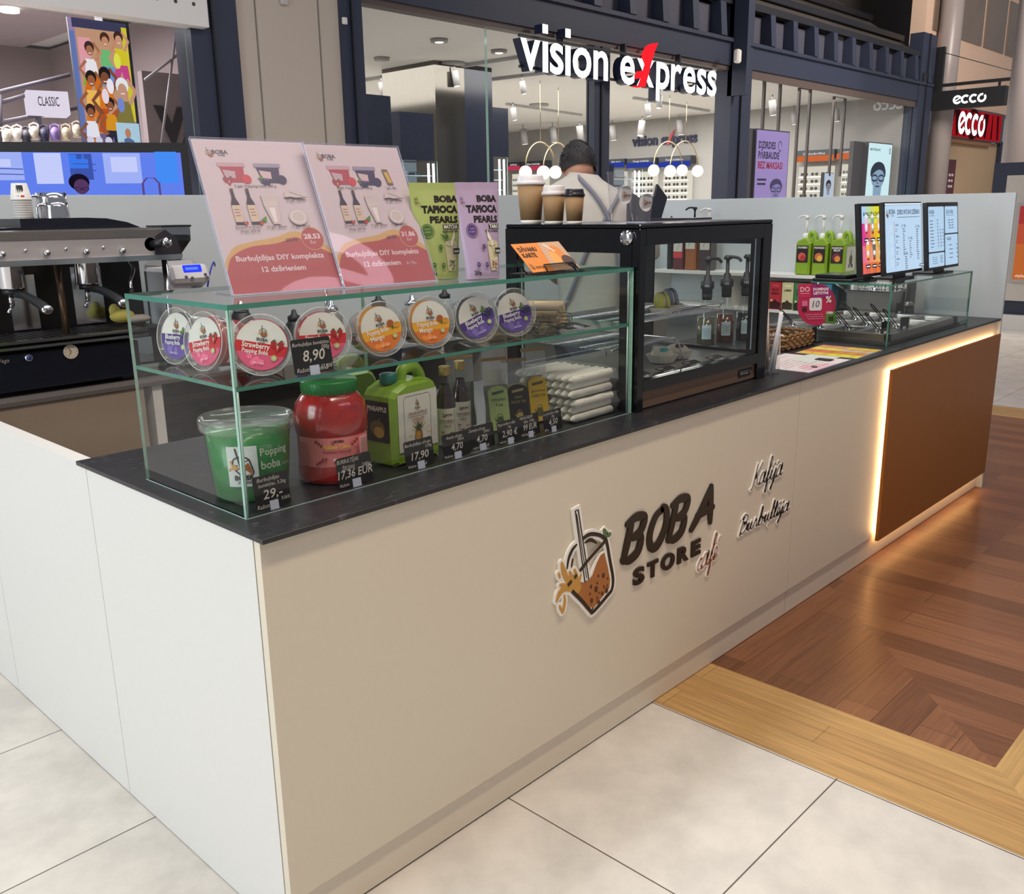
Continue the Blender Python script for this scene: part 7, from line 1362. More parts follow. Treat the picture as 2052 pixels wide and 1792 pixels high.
def d2(g, w, h, b):
    g.rect(b, b, w - b * .4, h - b, lit((186, 212, 236), 1.05), r=.008); g.rect(b, h - b * .9, w - b * .4, h - b * .45, lit((225, 235, 250), 1.1)); dk = lit((66, 78, 100), 1.0); mini_logo(g, .04, h * .85, .045, False); g.text('BOBA', .095, h * .84, .020, dk, bold=.02); g.text('STORE', .095, h * .80, .010, dk); g.text('IZVEIDO PATS SAVU DZĒRIENU!', w * .63, h * .83, .020, dk, w=w * .60, bold=.03); g.rect(w * .33, h * .785, w * .93, h * .792, dk)
    fd = lit((110, 122, 146), 1.0)
    for (cx, n, y0) in ((.46, 12, .62), (.62, 8, .44), (.80, 14, .60), (.46, 7, .23)):
        for k in range(n): smear(g, w * cx, h * (y0 - k * .032), w * random.uniform(.05, .09), .0045, fd, 1)
        g.rect(w * cx - .022, h * (y0 + .045), w * cx - .004, h * (y0 + .050), dk); g.rect(w * cx - .014, h * (y0 + .02), w * cx - .011, h * (y0 + .075), dk); g.text('Tēja', w * cx + .018, h * (y0 + .035), .011, dk, bold=.02)
    for k, c_ in enumerate(((220, 90, 120), (90, 110, 90), (80, 90, 220), (120, 130, 150))): y = h * (.64 - .155 * k); g.rect(w * .07, y - .018, w * .135, y + .018, lit((200, 222, 242), 1.0), r=.006); g.rect(w * .18, y - .03, w * .187, y + .03, lit(c_, 1.0)); g.text(('Garša', 'Zīdaina', 'Piena', 'Ledus')[k], w * .21, y + .010, .010, dk, align='l', bold=.02, w=w * .08); smear(g, w * .21, y - .006, w * .06, .004, fd, 2); smear(g, w * .21, y - .016, w * .05, .004, fd, 1)
    g.rect(w * .75, h * .28, w * .754, h * .62, dk); g.rect(w * .82, h * .07, w * .95, h * .11, dk); g.rect(w * .83, h * .08, w * .94, h * .10, lit((200, 214, 230), 1.0))
def d3(g, w, h, b):
    W_ = lit((178, 206, 232), 1.05); dk = lit((80, 92, 114), 1.0); fd = lit((118, 130, 154), 1.0); g.rect(b, h * .27, w * .52, h - b * 1.5, W_, r=.008); g.rect(b, b, w * .52, h * .25, W_, r=.008); g.rect(w * .545, h * .53, w - b, h - b * 1.5, W_, r=.008); g.rect(w * .545, b, w - b, h * .51, W_, r=.008)
    g.text('KAFIJA', w * .13, h * .83, .019, dk, bold=.02, w=w * .16); g.rect(w * .05, h * .80, w * .21, h * .806, dk); g.text('LEDUS KAFIJA', w * .70, h * .83, .017, dk, bold=.02, w=w * .24); g.rect(w * .58, h * .80, w * .84, h * .806, dk); g.text('KAKAO', w * .67, h * .42, .017, dk, bold=.02, w=w * .14)
    for k in range(9):
        y = h * (.72 - .048 * k); smear(g, w * .06, y, w * .13, .005, fd, 1)
        for c_ in range(3 if k > 2 else 1): g.rect(w * (.28 + .08 * c_), y, w * (.315 + .08 * c_), y + .010, lit((140, 156, 180), 1.0))
    for k in range(4): smear(g, w * .60, h * (.72 - .04 * k), w * .2, .005, fd, 2); smear(g, w * .62, h * (.34 - .065 * k), w * .15, .005, fd, 1); g.rect(w * .86, h * (.34 - .065 * k), w * .9, h * (.36 - .065 * k), fd); smear(g, w * .08, h * (.18 - .03 * k), w * .16, .004, fd, 3); smear(g, w * .32, h * (.19 - .03 * k), w * .12, .004, fd, 1)
screen('narrow portrait menu screen with pink and yellow drinks page, leftmost of the three', 3.302, .212, -2.4, .233, .334, d1)
screen('middle pale blue menu screen with the shop logo heading', 3.446, .158, 0.2, .470, .338, d2)
screen('right menu screen with four pale blue panels of coffee prices', 3.895, .124, 1.2, .470, .334, d3)
t = thing('order_tablet', 'black tablet lying flat on the left end of the glass guard', 'tablet', (3.36, .40, gz)); m = MB(); m.box(3.32, .26, gz, 3.56, .458, gz + .014, DARK, b=.003); build('base', m, t); m = MB(); m.box(3.34, .30, gz + .014, 3.52, .455, gz + .032, mat('tablet_screen', (30, 32, 38), .15), b=.004); build('screen', m, t)
# ---------------------------------------------------------------- leaflets, basket, straw glass
def leaflet(label, x, y, w, h, yaw, draw, name='menu_sheet'):
    t = thing(name, label, 'leaflet', (x, y, WT)); Mx = frame((x, y, WT + .001), (math.cos(yaw), math.sin(yaw), 0), (-math.sin(yaw), math.cos(yaw), 0)); m = MB(); m.box(0, 0, -.0008, w, h, .0004, ACRE, Mx); build('sheet', m, t); m = MB(); draw(G(m, Mx, d=.0007), w, h); build('print', m, t)
def lf1(g, w, h):
    g.rect(.004, .004, w - .004, h - .004, ink((226, 214, 212))); g.poly([(.06, .004), (.28, .004), (.16, .10), (.07, .08)], ink((226, 186, 196))); g.poly([(.2, .1), (.44, .06), (.44, .2), (.26, .22)], ink((208, 216, 206))); dk = ink((70, 60, 66))
    for k in range(11): y = .03 + k * .027; squiggle(g, .03 + .03 * (k % 3), y, w * random.uniform(.25, .6), .012, dk, 9, .0016)
    g.rect(w - .10, .05, w - .05, .12, ink((40, 36, 40))); g.disc(.13, .04, .014, ink((90, 100, 70)), n=12)
def lf2(g, w, h):
    cs = [(224, 210, 50), (230, 190, 60), (214, 150, 110), (206, 140, 60), (216, 120, 90), (160, 60, 60), (206, 180, 150), (226, 216, 90)]
    for i in range(4):
        for j in range(2): g.rect(.004 + i * (w - .008) / 4, .004 + j * (h - .008) / 2, .004 + (i + 1) * (w - .008) / 4, .004 + (j + 1) * (h - .008) / 2, ink(cs[(i * 3 + j) % 8]))
    dk = ink((60, 50, 40))
    for i in range(4):
        for j in range(4): squiggle(g, .015 + i * w / 4, .03 + j * .06, w / 6, .014, dk, 5, .002)
leaflet('pale pink handwritten menu sheet on the worktop beside the straw glass', 2.455, .028, .40, .30, .02, lf1); leaflet('yellow and orange printed menu sheet left of the glass guard', 2.900, .030, .29, .28, .03, lf2)
t = thing('wicker_basket', 'woven tan basket at the back edge of the menu sheets', 'basket', (3.04, .42, WT)); m = MB(); WK = mat('wicker', (140, 108, 70), .7, noise=.3, scale=80); WK2 = mat('wicker_dark', (128, 94, 56), .7); b0, b1, c0_, c1_ = 2.90, 3.18, .365, .53
for j in range(5):
    z = 1.008 + j * .014; P = []
    for (xa, ya, xb, yb) in ((b0, c0_, b1, c0_), (b1, c0_, b1, c1_), (b1, c1_, b0, c1_), (b0, c1_, b0, c0_)):
        n = int(math.hypot(xb - xa, yb - ya) / .0125); nx3, ny3 = (yb - ya), -(xb - xa); l = math.hypot(nx3, ny3)
        for i in range(n): w_ = .005 * (1 if (i // 2 + j) % 2 else -1); P.append((xa + (xb - xa) * i / n + nx3 / l * w_, ya + (yb - ya) * i / n + ny3 / l * w_, z + (.003 if i % 2 else -.003)))
    m.tube(P, .0062, WK if j % 2 else WK2, 6, True)
m.box(b0 + .006, c0_ + .006, WT + .001, b1 - .006, c1_ - .006, WT + .006, WK2); build('weave', m, t); m = MB(); m.sphere((2.94, .44, 1.04), .035, FILM, 12, 8); m.sphere((3.02, .46, 1.04), .03, mat('packet_white', (226, 222, 216), .5), 10, 6, (1.4, 1, .6)); tag(build('sugar_packet', m), 'clear wrapped packets inside the wicker basket', 'packet')
P = atz(1553, 752, WT); gx, gy = P.x + .03, P.y + .045; t = thing('straw_glass', 'clear glass jar holding straws next to the fridge', 'glass', (gx, gy, WT)); m = MB(); m.lathe([(0, .002), (.040, .002), (.042, .006), (.040, .15), (.042, .152), (.043, .150)], clear('straw_glass_mat', (.97, .98, .98), .04, (230, 230, 235), 2.0), 40, Matrix.Translation((gx, gy, WT)), cap=(False, False)); build('glass', m, t)
for i, (dx, dy, ex, ey, L, c_) in enumerate(((-.02, .01, -.03, .02, .235, (214, 196, 178)), (-.005, .02, .0, .035, .235, (216, 200, 186)), (.015, .012, .02, .03, .240, (206, 190, 176)), (-.025, -.015, .045, -.02, .225, (198, 204, 214)), (.00, -.02, .055, -.012, .235, (226, 222, 218)))):
    m = MB(); m.cyl((gx + dx, gy + dy, WT + .008), (gx + ex, gy + ey, WT + L), .0075, mat('glass_straw_%d' % c_[0], c_, .5), 14); tag(build('drinking_straw', m), 'thick straw standing in the glass jar, %s' % ('at the far left', 'second from left at the rear', 'third, upright at the rear', 'pale blue grey one leaning to the right', 'white one leaning furthest right')[i], 'straw')
# ---------------------------------------------------------------- shelf on the end wall with canisters, syrups and tea boxes
ws = thing('wall_shelf', 'white two-level shelf unit on the end wall behind the worktop', 'shelf', (4.64, 1.5, .95)); m = MB(); sy0, sy1 = .76, 2.235
m.box(4.50, sy0, 1.196, LX - .001, sy1, 1.214, WHITE); build('top_board', m, ws); m = MB(); m.box(4.50, sy0, .975, LX - .001, sy1, .992, WHITE); build('lower_board', m, ws)
for yy in (sy0, sy1 - .016, 1.60): m = MB(); m.box(4.50, yy, .992, LX - .001, yy + .016, 1.196, WHITE); build('side_board', m, ws)
yaw = -math.pi / 2
for i, (y, wd, c1, c2) in enumerate(((1.115, 'STRAWBERRY', (206, 90, 80), (180, 50, 50)), (1.005, 'MANGO', (206, 110, 60), (226, 180, 70)), (.892, 'PASSION', (120, 40, 60), (224, 140, 50)))):
    def fr_(g, w, h, wd=wd, c1=c1, c2=c2):
        g.rect(-w * .38, h * .34, w * .38, h * .80, ink((30, 22, 20))); g.text(wd, 0, h * .72, h * .05, ink((230, 226, 214)), w=w * .66, bold=.03)
        if wd == 'PASSION': g.text('FRUIT', 0, h * .655, h * .05, ink((230, 226, 214)), w=w * .44, bold=.03)
        g.disc(-w * .02, h * .50, w * .26, ink(c1), h * .11, 20); g.disc(w * .05, h * .46, w * .18, ink(c2), h * .08, 18)
    def sd_(g, d, h): g.rect(-d * .40, h * .14, d * .38, h * .80, ink((206, 206, 190))); mini_logo(g, 0, h * .66, .02); g.disc(0, h * .42, .022, ink((70, 80, 60)), .034, 14); g.disc(-.02, h * .25, .010, ink((80, 60, 60)), n=10); g.disc(.02, h * .25, .012, ink((60, 56, 50)), n=10)
    canister('lime pump canister labelled %s on the wall shelf' % ('STRAWBERRY', 'MANGO', 'PASSION FRUIT')[i], (4.62, y, 1.214), yaw, .098, .17, .225, pump=True, front=fr_, side=None, group=None)
# white side label of the canister nearest the counter front faces the viewer
m = MB(); g = G(m, frame((4.62, .892 - .0495, 1.214), FX, UP)); g.rect(-.065, .03, .065, .175, ink((206, 206, 190))); mini_logo(g, 0, .145, .02); g.disc(0, .095, .02, ink((70, 80, 60)), .03, 14); g.disc(-.02, .06, .01, ink((80, 60, 60)), n=10); g.disc(.02, .06, .012, ink((60, 56, 50)), n=10)
cc_ = [o for o in C.objects if o.get('label', '').endswith('PASSION FRUIT on the wall shelf')][0]; me_ = build('side_label', m, None); me_.parent = cc_; me_.matrix_parent_inverse = Matrix.Identity(4)
bpy.context.view_layer.update(); me_.matrix_world = Matrix.Translation(me_.location)
for i, (y, h, r, col, cap, lab, pump) in enumerate(((2.055, .31, .042, (92, 28, 34), (60, 20, 24), 'square dark red syrup bottle at the left end of the wall shelf', None), (1.955, .34, .044, (150, 84, 30), (30, 26, 26), 'amber syrup bottle on the wall shelf beside the red one', DARK), (1.840, .33, .044, (58, 36, 36), (30, 26, 26), 'dark brown syrup bottle on the wall shelf, right of the amber one', 'w'))):
    t = thing('syrup_jug', lab, 'bottle', (4.62, y, 1.214)); m = MB(); gm = mat('jug_%d' % i, col, .15, noise=.2, coat=.8); m.box(4.62 - r, y - r, 1.214, 4.62 + r, y + r, 1.214 + h * .80, gm, b=.008); m.lathe([(r * .8, h * .80), (r * .35, h * .88), (r * .35, h * .95)], gm, 20, Matrix.Translation((4.62, y, 1.214))); build('jug', m, t)
    m = MB(); g = G(m, frame((4.62 - r - .0006, y, 1.214), (0, -1, 0), UP)); g.rect(-r * .85, h * (.35 if i == 0 else .42), r * .85, h * .76, ink((206, 202, 192))); 
    if i == 0: g.rect(-r * .85, h * .26, r * .85, h * .40, ink((200, 60, 66))); g.line([(-.01, h * .42), (.015, h * .58)], .002, ink((80, 60, 50)))
    else: g.line(spline([(-.015, h * .48), (0, h * .58), (-.01, h * .66), (.015, h * .72)], 4), .003, ink((60, 50, 40)))
    g.text(('SĪRUPS', 'VANILLA', '183')[i], 0, h * .70, .010, ink((60, 50, 50)), w=r * 1.2); build('label', m, t)
    if pump is not None:
        m = MB(); pm = DARK if pump is DARK else mat('pump_white', (228, 226, 222), .35); zz = 1.214 + h * .93; m.lathe([(.022, 0), (.022, .026), (.012, .034)], pm, 18, Matrix.Translation((4.62, y, zz))); m.cyl((4.62, y, zz + .03), (4.62, y, zz + .085), .007, pm, 10); m.lathe([(.012, 0), (.016, .01), (.010, .02)], pm, 14, Matrix.Translation((4.62, y, zz + .085))); m.tube(spline([(4.62, y, zz + .098), (4.62 - .02, y + .03, zz + .100), (4.62 - .03, y + .055, zz + .085)], 5), .006, pm, 8); build('pump', m, t)
m = MB(); m.lathe([(.022, 0), (.024, .30), (.014, .33), (.010, .345), (.006, .36)], DARK, 18, Matrix.Translation((4.63, 2.15, 1.214))); tag(build('dropper_bottle', m), 'small black dropper bottle left of the syrup bottles on the shelf', 'bottle')
m = MB(); Mx = frame((4.45, 2.32, 1.0), (.5, -.85, 0), UP); Q = spline([(-.04, 0), (.05, 0), (.055, .12), (.045, .26), (.03, .38), (-.01, .40), (-.035, .30), (-.03, .15)], 4, True); m.prism(Q, -.02, .02, mat('green_bag', (104, 140, 52), .4, noise=.15), Mx); tag(build('green_bag', m), 'upright bright green bag left of the wall shelf, seen through the fridge', 'bag')
TBX = [('WHITE', 'MANGO', (214, 206, 150), (60, 60, 30), 'pale yellow tea box WHITE MANGO, leftmost under the wall shelf top'), ('FRUIT', 'ARISING', (190, 50, 62), (60, 20, 24), 'red tea box between the two pale ones'), ('JASMINE', '', (214, 208, 160), (60, 50, 40), 'pale tea box JASMINE right of the red box'), ('GREEN', 'TEA', (60, 130, 80), (30, 40, 30), 'green tea box behind the pink round sign'), ('BERRY', '', (160, 50, 62), (40, 20, 24), 'dark red tea box right of the green one'), ('BLUE', 'TEA', (60, 130, 160), (30, 50, 60), 'blue tea box, rightmost of the row')]
for i, (a_, b_, c_, d_, lab) in enumerate(TBX):
    y1 = 1.395 - i * .083; t = thing('tea_box', lab, 'box', (4.56, y1 - .038, .992)); m = MB(); m.box(4.52, y1 - .077, .992, 4.62, y1, 1.165, ink(c_)); build('carton', m, t)
    m = MB(); g = G(m, frame((4.5195, y1 - .0385, .992), (0, -1, 0), UP)); dk = ink(d_); g.poly([(-.036, .004), (.036, .004), (.036, .045), (.012, .052), (0, .066), (-.012, .052), (-.036, .045)], dk); g.rect(-.022, .145, .022, .158, ink(tuple(min(255, q + 25) for q in c_))); g.text(a_, 0, .118, .013, dk, w=.050, bold=.02); 
    if b_: g.text(b_, 0, .096, .013, dk, w=.054, bold=.02)
    g.disc(-.024, .058, .007, ink((230, 220, 190)), n=12); build('print', m, t)
for i, (y, lab, lt) in enumerate(((.72, 'white bag with black print under the menu screens', ''), (.62, 'second white bag with black print beside a dark one', 'M.N'), (.50, 'dark grey carton numbered 183 behind the glass guard', '183'))):
    t = thing('ingredient_bag', lab, 'bag', (4.60, y, WT)); dk = i == 2; m = MB(); m.box(4.55, y - .05, WT, 4.66, y + .05, WT + .235, mat('bag_dark', (52, 50, 54), .5) if dk else mat('bag_white', (214, 212, 208), .5), b=.008); build('bag', m, t)
    m = MB(); g = G(m, frame((4.5494, y, WT), (0, -1, 0), UP)); c_ = ink((214, 210, 206)) if dk else ink((40, 38, 40)); g.text(lt or 'BOBA', 0, .16, .026, c_, w=.07, bold=.02); g.poly([(-.03, .05), (.02, .05), (.03, .09), (.0, .12), (-.02, .10)], c_ if not dk else ink((60, 58, 62))); build('print', m, t)
# ---------------------------------------------------------------- pump bottles behind the fridge
def pumpbottle(label, x, y, glass, liquid, h=.30, turn=0.0):
    t = thing('pump_bottle', label, 'bottle', (x, y, WT), group='dark pump bottles behind the fridge'); T = Matrix.Translation((x, y, WT)) @ Matrix.Rotation(turn, 4, 'Z'); m = MB(); m.lathe([(0, 0), (.038, 0), (.041, .004), (.041, .135)], mat('liq_%d' % liquid[0], liquid, .15, noise=.2, coat=.6), 32, T, cap=(False, True)); build('liquid', m, t)
    m = MB(); m.lathe([(.0415, .134), (.041, .150), (.030, .185), (.018, .225), (.016, .245)], glass, 32, T, cap=(False, False)); build('glass', m, t)
    m = MB(); m.lathe([(.022, .215), (.024, .232), (.024, .262), (.031, .268), (.031, .298), (.020, .303), (.016, .325), (.009, .330), (.009, .395)], DARK, 24, T); m.lathe([(.018, .392), (.020, .402), (.012, .412)], DARK, 20, T); m.tube([T @ Vector(p) for p in spline([(0, 0, .403), (.03, 0, .404), (.055, 0, .398), (.066, 0, .384)], 5)], .0075, DARK, 8); build('pump', m, t)
    m = MB(); g = G(m, fn=wrap(x, y, WT, lambda q: .0418, math.radians(-143))); g.rect(-.022, .035, .022, .100, ink((176, 196, 204)), 8); g2 = G(m, fn=lambda a, b, d: g.fn(a, b, d + .0003))
    for k in range(8): g2.rect(-.018, .043 + k * .006, .018, .0445 + k * .006, ink((110, 128, 136)), 4)
    g2.disc(0, .115, .005, ink((170, 160, 150)), n=10); build('label', m, t)
    m = MB(); g = G(m, fn=wrap(x, y, WT, lambda q: .0315, math.radians(-150))); g.text('183', 0, .276, .011, ink((180, 180, 186)), bold=.02); build('pump_print', m, t)
CG = clear('bottle_clear', (.9, .92, .92), .05, (180, 190, 190), 1.5)
pumpbottle('leftmost pump bottle behind the fridge, its liquid olive', 2.850, .745, CG, (70, 66, 48), turn=-.6); pumpbottle('middle pump bottle with brown syrup behind the fridge', 3.015, .740, CG, (74, 36, 22), turn=-1.4); pumpbottle('right pump bottle with black syrup behind the fridge', 3.130, .700, CG, (26, 26, 30), turn=-2.4)
# ================================================================ ESPRESSO MACHINE and things on the back counter
em = thing('espresso_machine', 'black and chrome two-group espresso machine on the back counter', 'coffee machine', (.46, 2.28, 1.0)); y0 = 2.0; mx0, mx1 = .03, .90
m = MB(); m.box(mx0, y0 + .02, 1.02, mx1 - .2, 2.52, 1.155, mat('machine_navy', (18, 22, 34), .25)); m.box(mx0, y0 + .05, 1.035, mx1 - .1, y0 + .1, 1.05, BLACK); m.box(mx0, y0 + .10, 1.155, mx1 - .03, 2.5, 1.19, DARK); m.box(mx1 - .26, y0 + .06, 1.00, mx1 - .06, 2.5, 1.06, BLACK); m.box(mx0, y0 + .30, 1.19, mx1 - .03, 2.5, 1.47, mat('machine_dark', (44, 40, 38), .25, .4)); build('body', m, em)
m = MB(); m.box(mx0, y0 + .005, 1.192, mx1 - .16, y0 + .30, 1.200, STEEL); m.box(mx0, y0, 1.172, mx1 - .16, y0 + .02, 1.182, CHROME); m.box(mx0, y0, 1.198, mx1 - .16, y0 + .012, 1.204, CHROME)
for i in range(26): m.box(mx0 + .02 + i * .026, y0 + .02, 1.2, mx0 + .03 + i * .026, y0 + .28, 1.203, DARK)
build('drip_tray', m, em)
m = MB(); Mx = frame((0, y0 - .02, 0), FX, UP); m.prism([(mx0, 1.49), (mx1 - .04, 1.485), (mx1 - .06, 1.555), (mx0, 1.56)], -.02, 0, mat('machine_panel', (172, 168, 168), .4, .1), Mx); m.prism([(mx0, 1.47), (mx1, 1.465), (mx1 + .005, 1.485), (mx0, 1.49)], -.03, .006, CHROME, Mx); m.prism([(mx0, 1.56), (mx1 - .06, 1.555), (mx1 - .06, 1.583), (mx0, 1.588)], -.04, .004, STEEL, Mx); m.prism([(mx1 - .11, 1.488), (mx1, 1.485), (mx1 - .015, 1.545), (mx1 - .06, 1.583), (mx1 - .10, 1.56)], -.4, .008, mat('machine_cheek', (64, 60, 66), .3, .3), Mx); build('front_panel', m, em)
m = MB(); Mx = frame((0, y0 + .12, 0), FX, UP); m.prism([(mx0, 1.588), (mx1 - .07, 1.583), (mx1 - .14, 1.612), (mx1 - .22, 1.628), (mx1 - .30, 1.632), (mx0 + .33, 1.632), (mx0 + .33, 1.60), (mx0, 1.60)], -.38, 0, mat('machine_navy', (18, 22, 34), .25), Mx); m.box(mx0, y0, 1.584, mx1 - .09, y0 + .5, 1.590, STEEL); build('top_rail', m, em)
for i, x in enumerate((.235, .385, .525, .662)):
    m = MB(); m.cyl((x, y0 - .02, 1.513 - i * .002), (x, y0 - .035, 1.513 - i * .002), .010, CHROME, 16); build('button', m, em)
    m = MB(); m.cyl((x - .07, y0 - .02, 1.523), (x - .07, y0 - .026, 1.523), .005, CHROME, 10); build('indicator', m, em)
m = MB(); m.cyl((mx1 - .120, y0 - .02, 1.527), (mx1 - .120, y0 - .006, 1.527), .026, BLACK, 24); m.cyl((mx1 - .115, y0 - .01, 1.527), (mx1 - .09, y0 - .075, 1.533), .015, DARK, 18); m.cyl((mx1 - .09, y0 - .075, 1.533), (mx1 - .083, y0 - .092, 1.535), .019, CHROME, 18); build('steam_knob', m, em)
for x in (.285, .560):
    m = MB(); m.lathe([(.043, 0), (.046, .004), (.044, .085), (.046, .09)], CHROME, 32, Matrix.Translation((x, y0 + .075, 1.385))); m.lathe([(.036, 0), (.036, .02)], DARK, 28, Matrix.Translation((x, y0 + .075, 1.366))); build('group_head', m, em)
    m = MB(); m.tube(spline([(x, y0 + .06, 1.367), (x + .015, y0 - .0, 1.362), (x + .032, y0 - .075, 1.338), (x + .040, y0 - .11, 1.318)], 6), [.012 + .008 * i / 18 for i in range(19)], DARK, 12); m.sphere((x + .042, y0 - .115, 1.318), .021, CHROME, 16, 10, (1, .6, .8)); m.cyl((x - .01, y0 + .07, 1.366), (x - .012, y0 + .07, 1.325), .010, CHROME, 12); m.cyl((x - .012, y0 + .07, 1.325), (x - .03, y0 + .06, 1.300), .007, CHROME, 10); build('portafilter', m, em)
m = MB(); m.cyl((.462, y0 + .10, 1.20), (.462, y0 + .10, 1.47), .012, mat('bronze_pipe', (120, 100, 80), .3, .8), 12); build('pipe', m, em)
m = MB(); m.tube(spline([(.74, y0 + .1, 1.46), (.735, y0 + .06, 1.43), (.70, y0 + .02, 1.39), (.695, y0 + .01, 1.36)], 6), .006, CHROME, 8); m.cyl((.695, y0 + .01, 1.36), (.694, y0 + .01, 1.33), .009, DARK, 10); build('steam_wand', m, em)
m = MB(); m.box(.34, y0 + .29, 1.21, .44, y0 + .30, 1.42, CHROME); m.box(.58, y0 + .29, 1.21, .70, y0 + .30, 1.44, CHROME); build('splash_plate', m, em)
m = MB(); m.cyl((.862, y0 + .05, 1.01), (.862, y0 + .05, 1.47), .012, CHROME, 12); build('pipe', m, em)
t = Matrix; m = MB(); Mx = frame((.437, y0 + .018, 1.142), FX, UP); m.prism([(.027 * math.cos(a), .027 * math.sin(a)) for a in [k * .2618 for k in range(24)]], 0, .004, mat('gauge_face', (206, 196, 176), .4), Mx); g = G(m, Mx, d=.005)
for k in range(12): a = k * .5236; g.line([(.019 * math.cos(a), .019 * math.sin(a)), (.024 * math.cos(a), .024 * math.sin(a))], .0012, ink((40, 36, 30)))
g.line([(0, 0), (-.008, .014)], .0022, ink((30, 26, 24))); g.line([(0, 0), (-.010, -.012)], .0018, ink((30, 26, 24))); build('gauge', m, em)
m = MB(); Mx = frame((.20, y0 + .0185, 1.135), FX, UP); g = G(m, Mx); g.text('Wega', -.03, -.005, .014, ink((150, 146, 140)), shear=.3, align='l'); m.cyl((.285, y0 + .02, 1.138), (.285, y0 + .010, 1.138), .013, CHROME, 20); m.cyl((.285, y0 + .011, 1.138), (.285, y0 + .009, 1.138), .009, mat('badge_blue', (40, 60, 140), .3), 16); build('badge', m, em)
m = MB(); m.sphere((.72, y0 + .18, 1.24), .04, mat('yellow_cloth', (196, 188, 96), .9, bump=.6), 14, 8, (1.3, .8, .7)); m.sphere((.700, y0 + .20, 1.262), .022, mat('yellow_cloth'), 12, 8, (1, 1, 1.3)); m.sphere((.78, y0 + .16, 1.225), .035, mat('grey_cloth', (176, 166, 158), .9, bump=.6), 12, 8, (1.4, 1, .5)); tag(build('cleaning_cloth', m), 'crumpled yellow cleaning cloth on the espresso machine tray', 'cloth')
# cups, pitchers, grinders
sx_, sy_ = .445, 2.32
for k in range(12):
    m = MB(); z = 1.604 + k * .0088; T = Matrix.Translation((sx_, sy_, z)); last = k == 11
    m.lathe([(.027 if last else .034, 0.0 if not last else .0), (.034 if not last else .0335, .004), (.0375 if not last else .027, .008 if not last else .052)], mat('cup_white', (226, 222, 216), .5), 28, T, cap=(False, last)) if not last else m.lathe([(.037, 0), (.0385, .002), (.0375, .004), (.0275, .062), (.026, .063)], mat('cup_white'), 28, T)
    if last: g = G(m, fn=lambda a, b, d: Vector((sx_ + (.0372 - b * .155 + d) * math.cos(math.radians(-110) + a / .033), sy_ + (.0372 - b * .155 + d) * math.sin(math.radians(-110) + a / .033), z + b))); g.rect(-.014, .012, .012, .055, ink((44, 44, 52)), 4); g.rect(-.014, .010, -.002, .018, ink((80, 130, 180)), 2); g.rect(.0, .010, .012, .018, ink((180, 60, 60)), 2)
    tag(build('espresso_cup', m), 'top upside-down white paper cup with printed picture, on its stack on the espresso machine' if last else 'white paper cup in the nested stack on the espresso machine', 'cup', None if last else 'nested paper cups on the espresso machine')
def pitcher(label, x, y, z, r, h):
    t = thing('milk_pitcher', label, 'pitcher', (x, y, z)); m = MB(); m.lathe([(0, 0), (r * .98, 0), (r, .006), (r * .98, h * .55), (r * .90, h * .8), (r * .93, h), (r * .90, h), (r * .86, h * .8)], CHROME, 40, Matrix.Translation((x, y, z)), cap=(False, False)); build('jug', m, t); m = MB(); m.tube(spline([(x - r * .9, y - r * .3, z + h * .9), (x - r * 1.5, y - r * .5, z + h * .85), (x - r * 1.5, y - r * .5, z + h * .3), (x - r * .95, y - r * .3, z + h * .18)], 6), .005, CHROME, 8); build('handle', m, t)
pitcher('taller chrome milk pitcher behind the smaller one on the machine', .595, 2.42, 1.60, .062, .130); pitcher('smaller chrome milk pitcher beside the cup stack', .545, 2.26, 1.60, .050, .090)
t = thing('bean_grinder', 'coffee grinder with dark bean hopper right of the espresso machine', 'grinder', (1.08, 2.42, 1.0)); m = MB(); m.box(1.0, 2.34, 1.0, 1.16, 2.55, 1.44, mat('grinder_grey', (150, 148, 148), .4), b=.02); build('body', m, t)
m = MB(); hp = mat('bean_dark', (34, 28, 30), .4, noise=.4, scale=80, bump=.5); Mx = Matrix.Translation((1.085, 2.43, 1.45)) @ Matrix.Rotation(math.pi / 4, 4, 'Z'); m.lathe([(.03, 0), (.09, .075), (.09, .10)], hp, 4, Mx, False); build('beans', m, t); m = MB(); m.lathe([(.092, .075), (.094, .135)], clear('smoke_hopper', (.6, .62, .66), .25, (80, 84, 92)), 4, Mx, False, cap=(False, False)); m.lathe([(.10, .135), (.10, .143)], DARK, 4, Mx, False); m.cyl((1.085, 2.43, 1.40), (1.085, 2.43, 1.46), .04, DARK, 20); build('hopper', m, t)
t = thing('tea_dispenser', 'white countertop dispenser with glowing blue display', 'dispenser', (1.13, 2.2, 1.0)); Mx = frame((0, 2.12, 0), FX, UP); m = MB(); WHT = mat('appliance_white', (206, 204, 206), .3); m.box(.90, 2.13, 1.0, 1.02, 2.34, 1.42, WHT, b=.015); m.box(1.0, 2.15, 1.0, 1.12, 2.34, 1.33, WHT, b=.012); build('body', m, t)
m = MB(); Mh = frame((.915, 2.10, 1.365), (1, -.08, 0), (0, .42, 1)); m.box(0, 0, -.10, .170, .080, 0, WHT, Mh, b=.015); build('head', m, t); m = MB(); g = G(m, Mh, d=.001, step=.0005); g.rect(.055, .040, .135, .072, lit((40, 60, 255), 1.3), r=.004); g.rect(.065, .050, .12, .062, lit((90, 120, 255), 1.3)); 
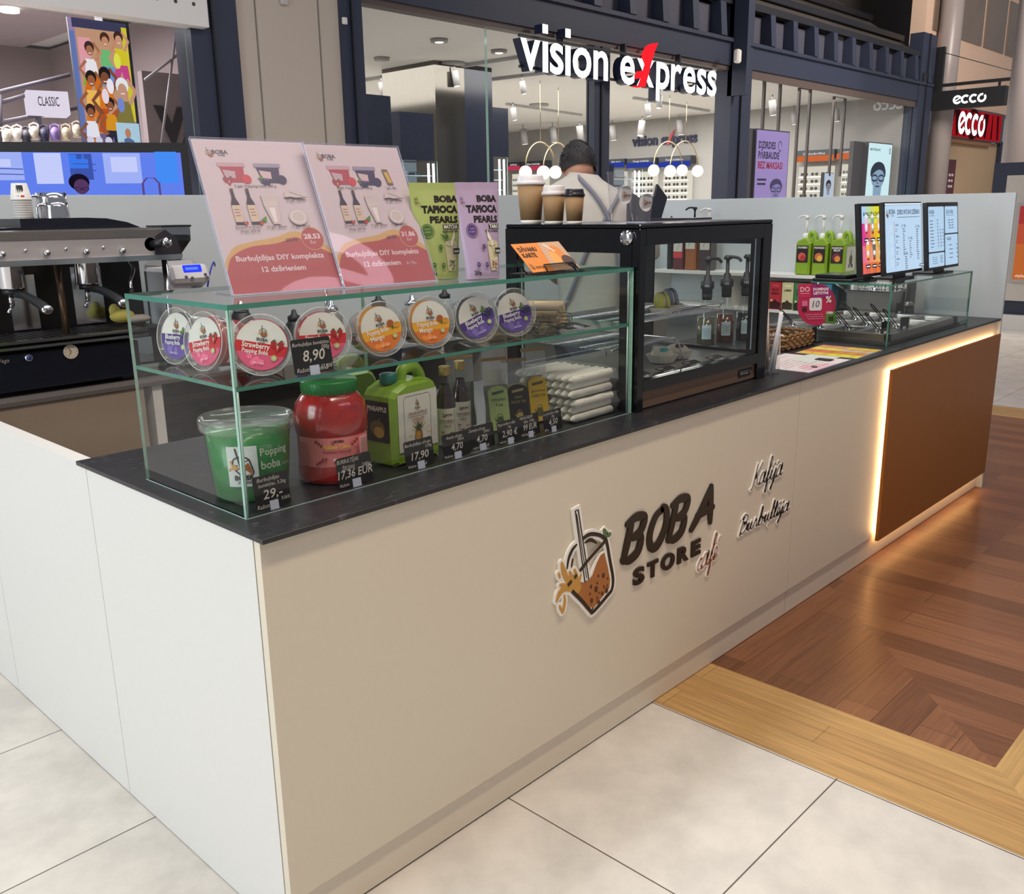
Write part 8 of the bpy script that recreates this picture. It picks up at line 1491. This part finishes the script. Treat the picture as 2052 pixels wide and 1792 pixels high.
for a, b_ in ((.06, .020), (.085, .014), (.145, .026), (.150, .012)): g.rect(a - .006, b_ - .006, a + .006, b_ + .006, ink((40, 44, 60)), r=.002)
build('display', m, t)
for i, (x, y, r, h, mt, lab) in enumerate(((1.55, 2.2, .05, .14, DARK, 'dark blender jug on the back counter seen through the case'), (1.80, 2.25, .055, .16, STEEL, 'steel canister on the back counter behind the mango tubs'), (2.06, 2.2, .06, .17, mat('amber_jar', (96, 56, 34), .2), 'round amber glass jar on the back counter'), (2.30, 2.22, .065, .15, PANE, 'clear glass jar with stopper on the back counter'), (2.52, 2.2, .05, .17, PANE, 'second clear glass jar on the back counter'), (1.3, 2.25, .06, .2, mat('scale_dark', (36, 34, 40), .4), 'black water boiler on the back counter right of the dispenser'))):
    t = thing('counter_jar', lab, 'jar', (x, y, 1.0)); m = MB(); m.lathe([(0, 0), (r, 0), (r * 1.02, .01), (r, h * .8), (r * .7, h * .95), (r * .6, h), (r * .55, h)], mt, 28, Matrix.Translation((x, y, 1.0)), cap=(False, False)); build('jar', m, t); m = MB(); m.lathe([(r * .62, 0), (r * .64, .02), (r * .3, .03), (r * .2, .05), (0, .055)], CHROME if i % 2 else DARK, 24, Matrix.Translation((x, y, 1.0 + h)), cap=(True, False)); build('stopper', m, t)
m = MB(); m.cyl((1.95, 2.5, 1.0), (1.95, 2.5, 1.28), .012, CHROME, 12); m.tube(spline([(1.95, 2.5, 1.28), (1.95, 2.46, 1.33), (1.95, 2.38, 1.33), (1.95, 2.34, 1.27)], 6), .010, CHROME, 10); m.box(1.85, 2.15, 1.0, 2.55, 2.6, 1.006, STEEL); tag(build('faucet', m), 'curved chrome faucet over the back counter sink', 'faucet')
m = MB(); m.tube(spline([(1.16, 2.40, 1.006), (1.20, 2.40, 1.2), (1.23, 2.38, 1.36), (1.28, 2.42, 1.42), (1.33, 2.5, 1.40)], 8), .004, mat('blue_cable', (30, 44, 160), .4), 8); tag(build('cable', m), 'thin blue cable beside the white dispenser', 'cable')
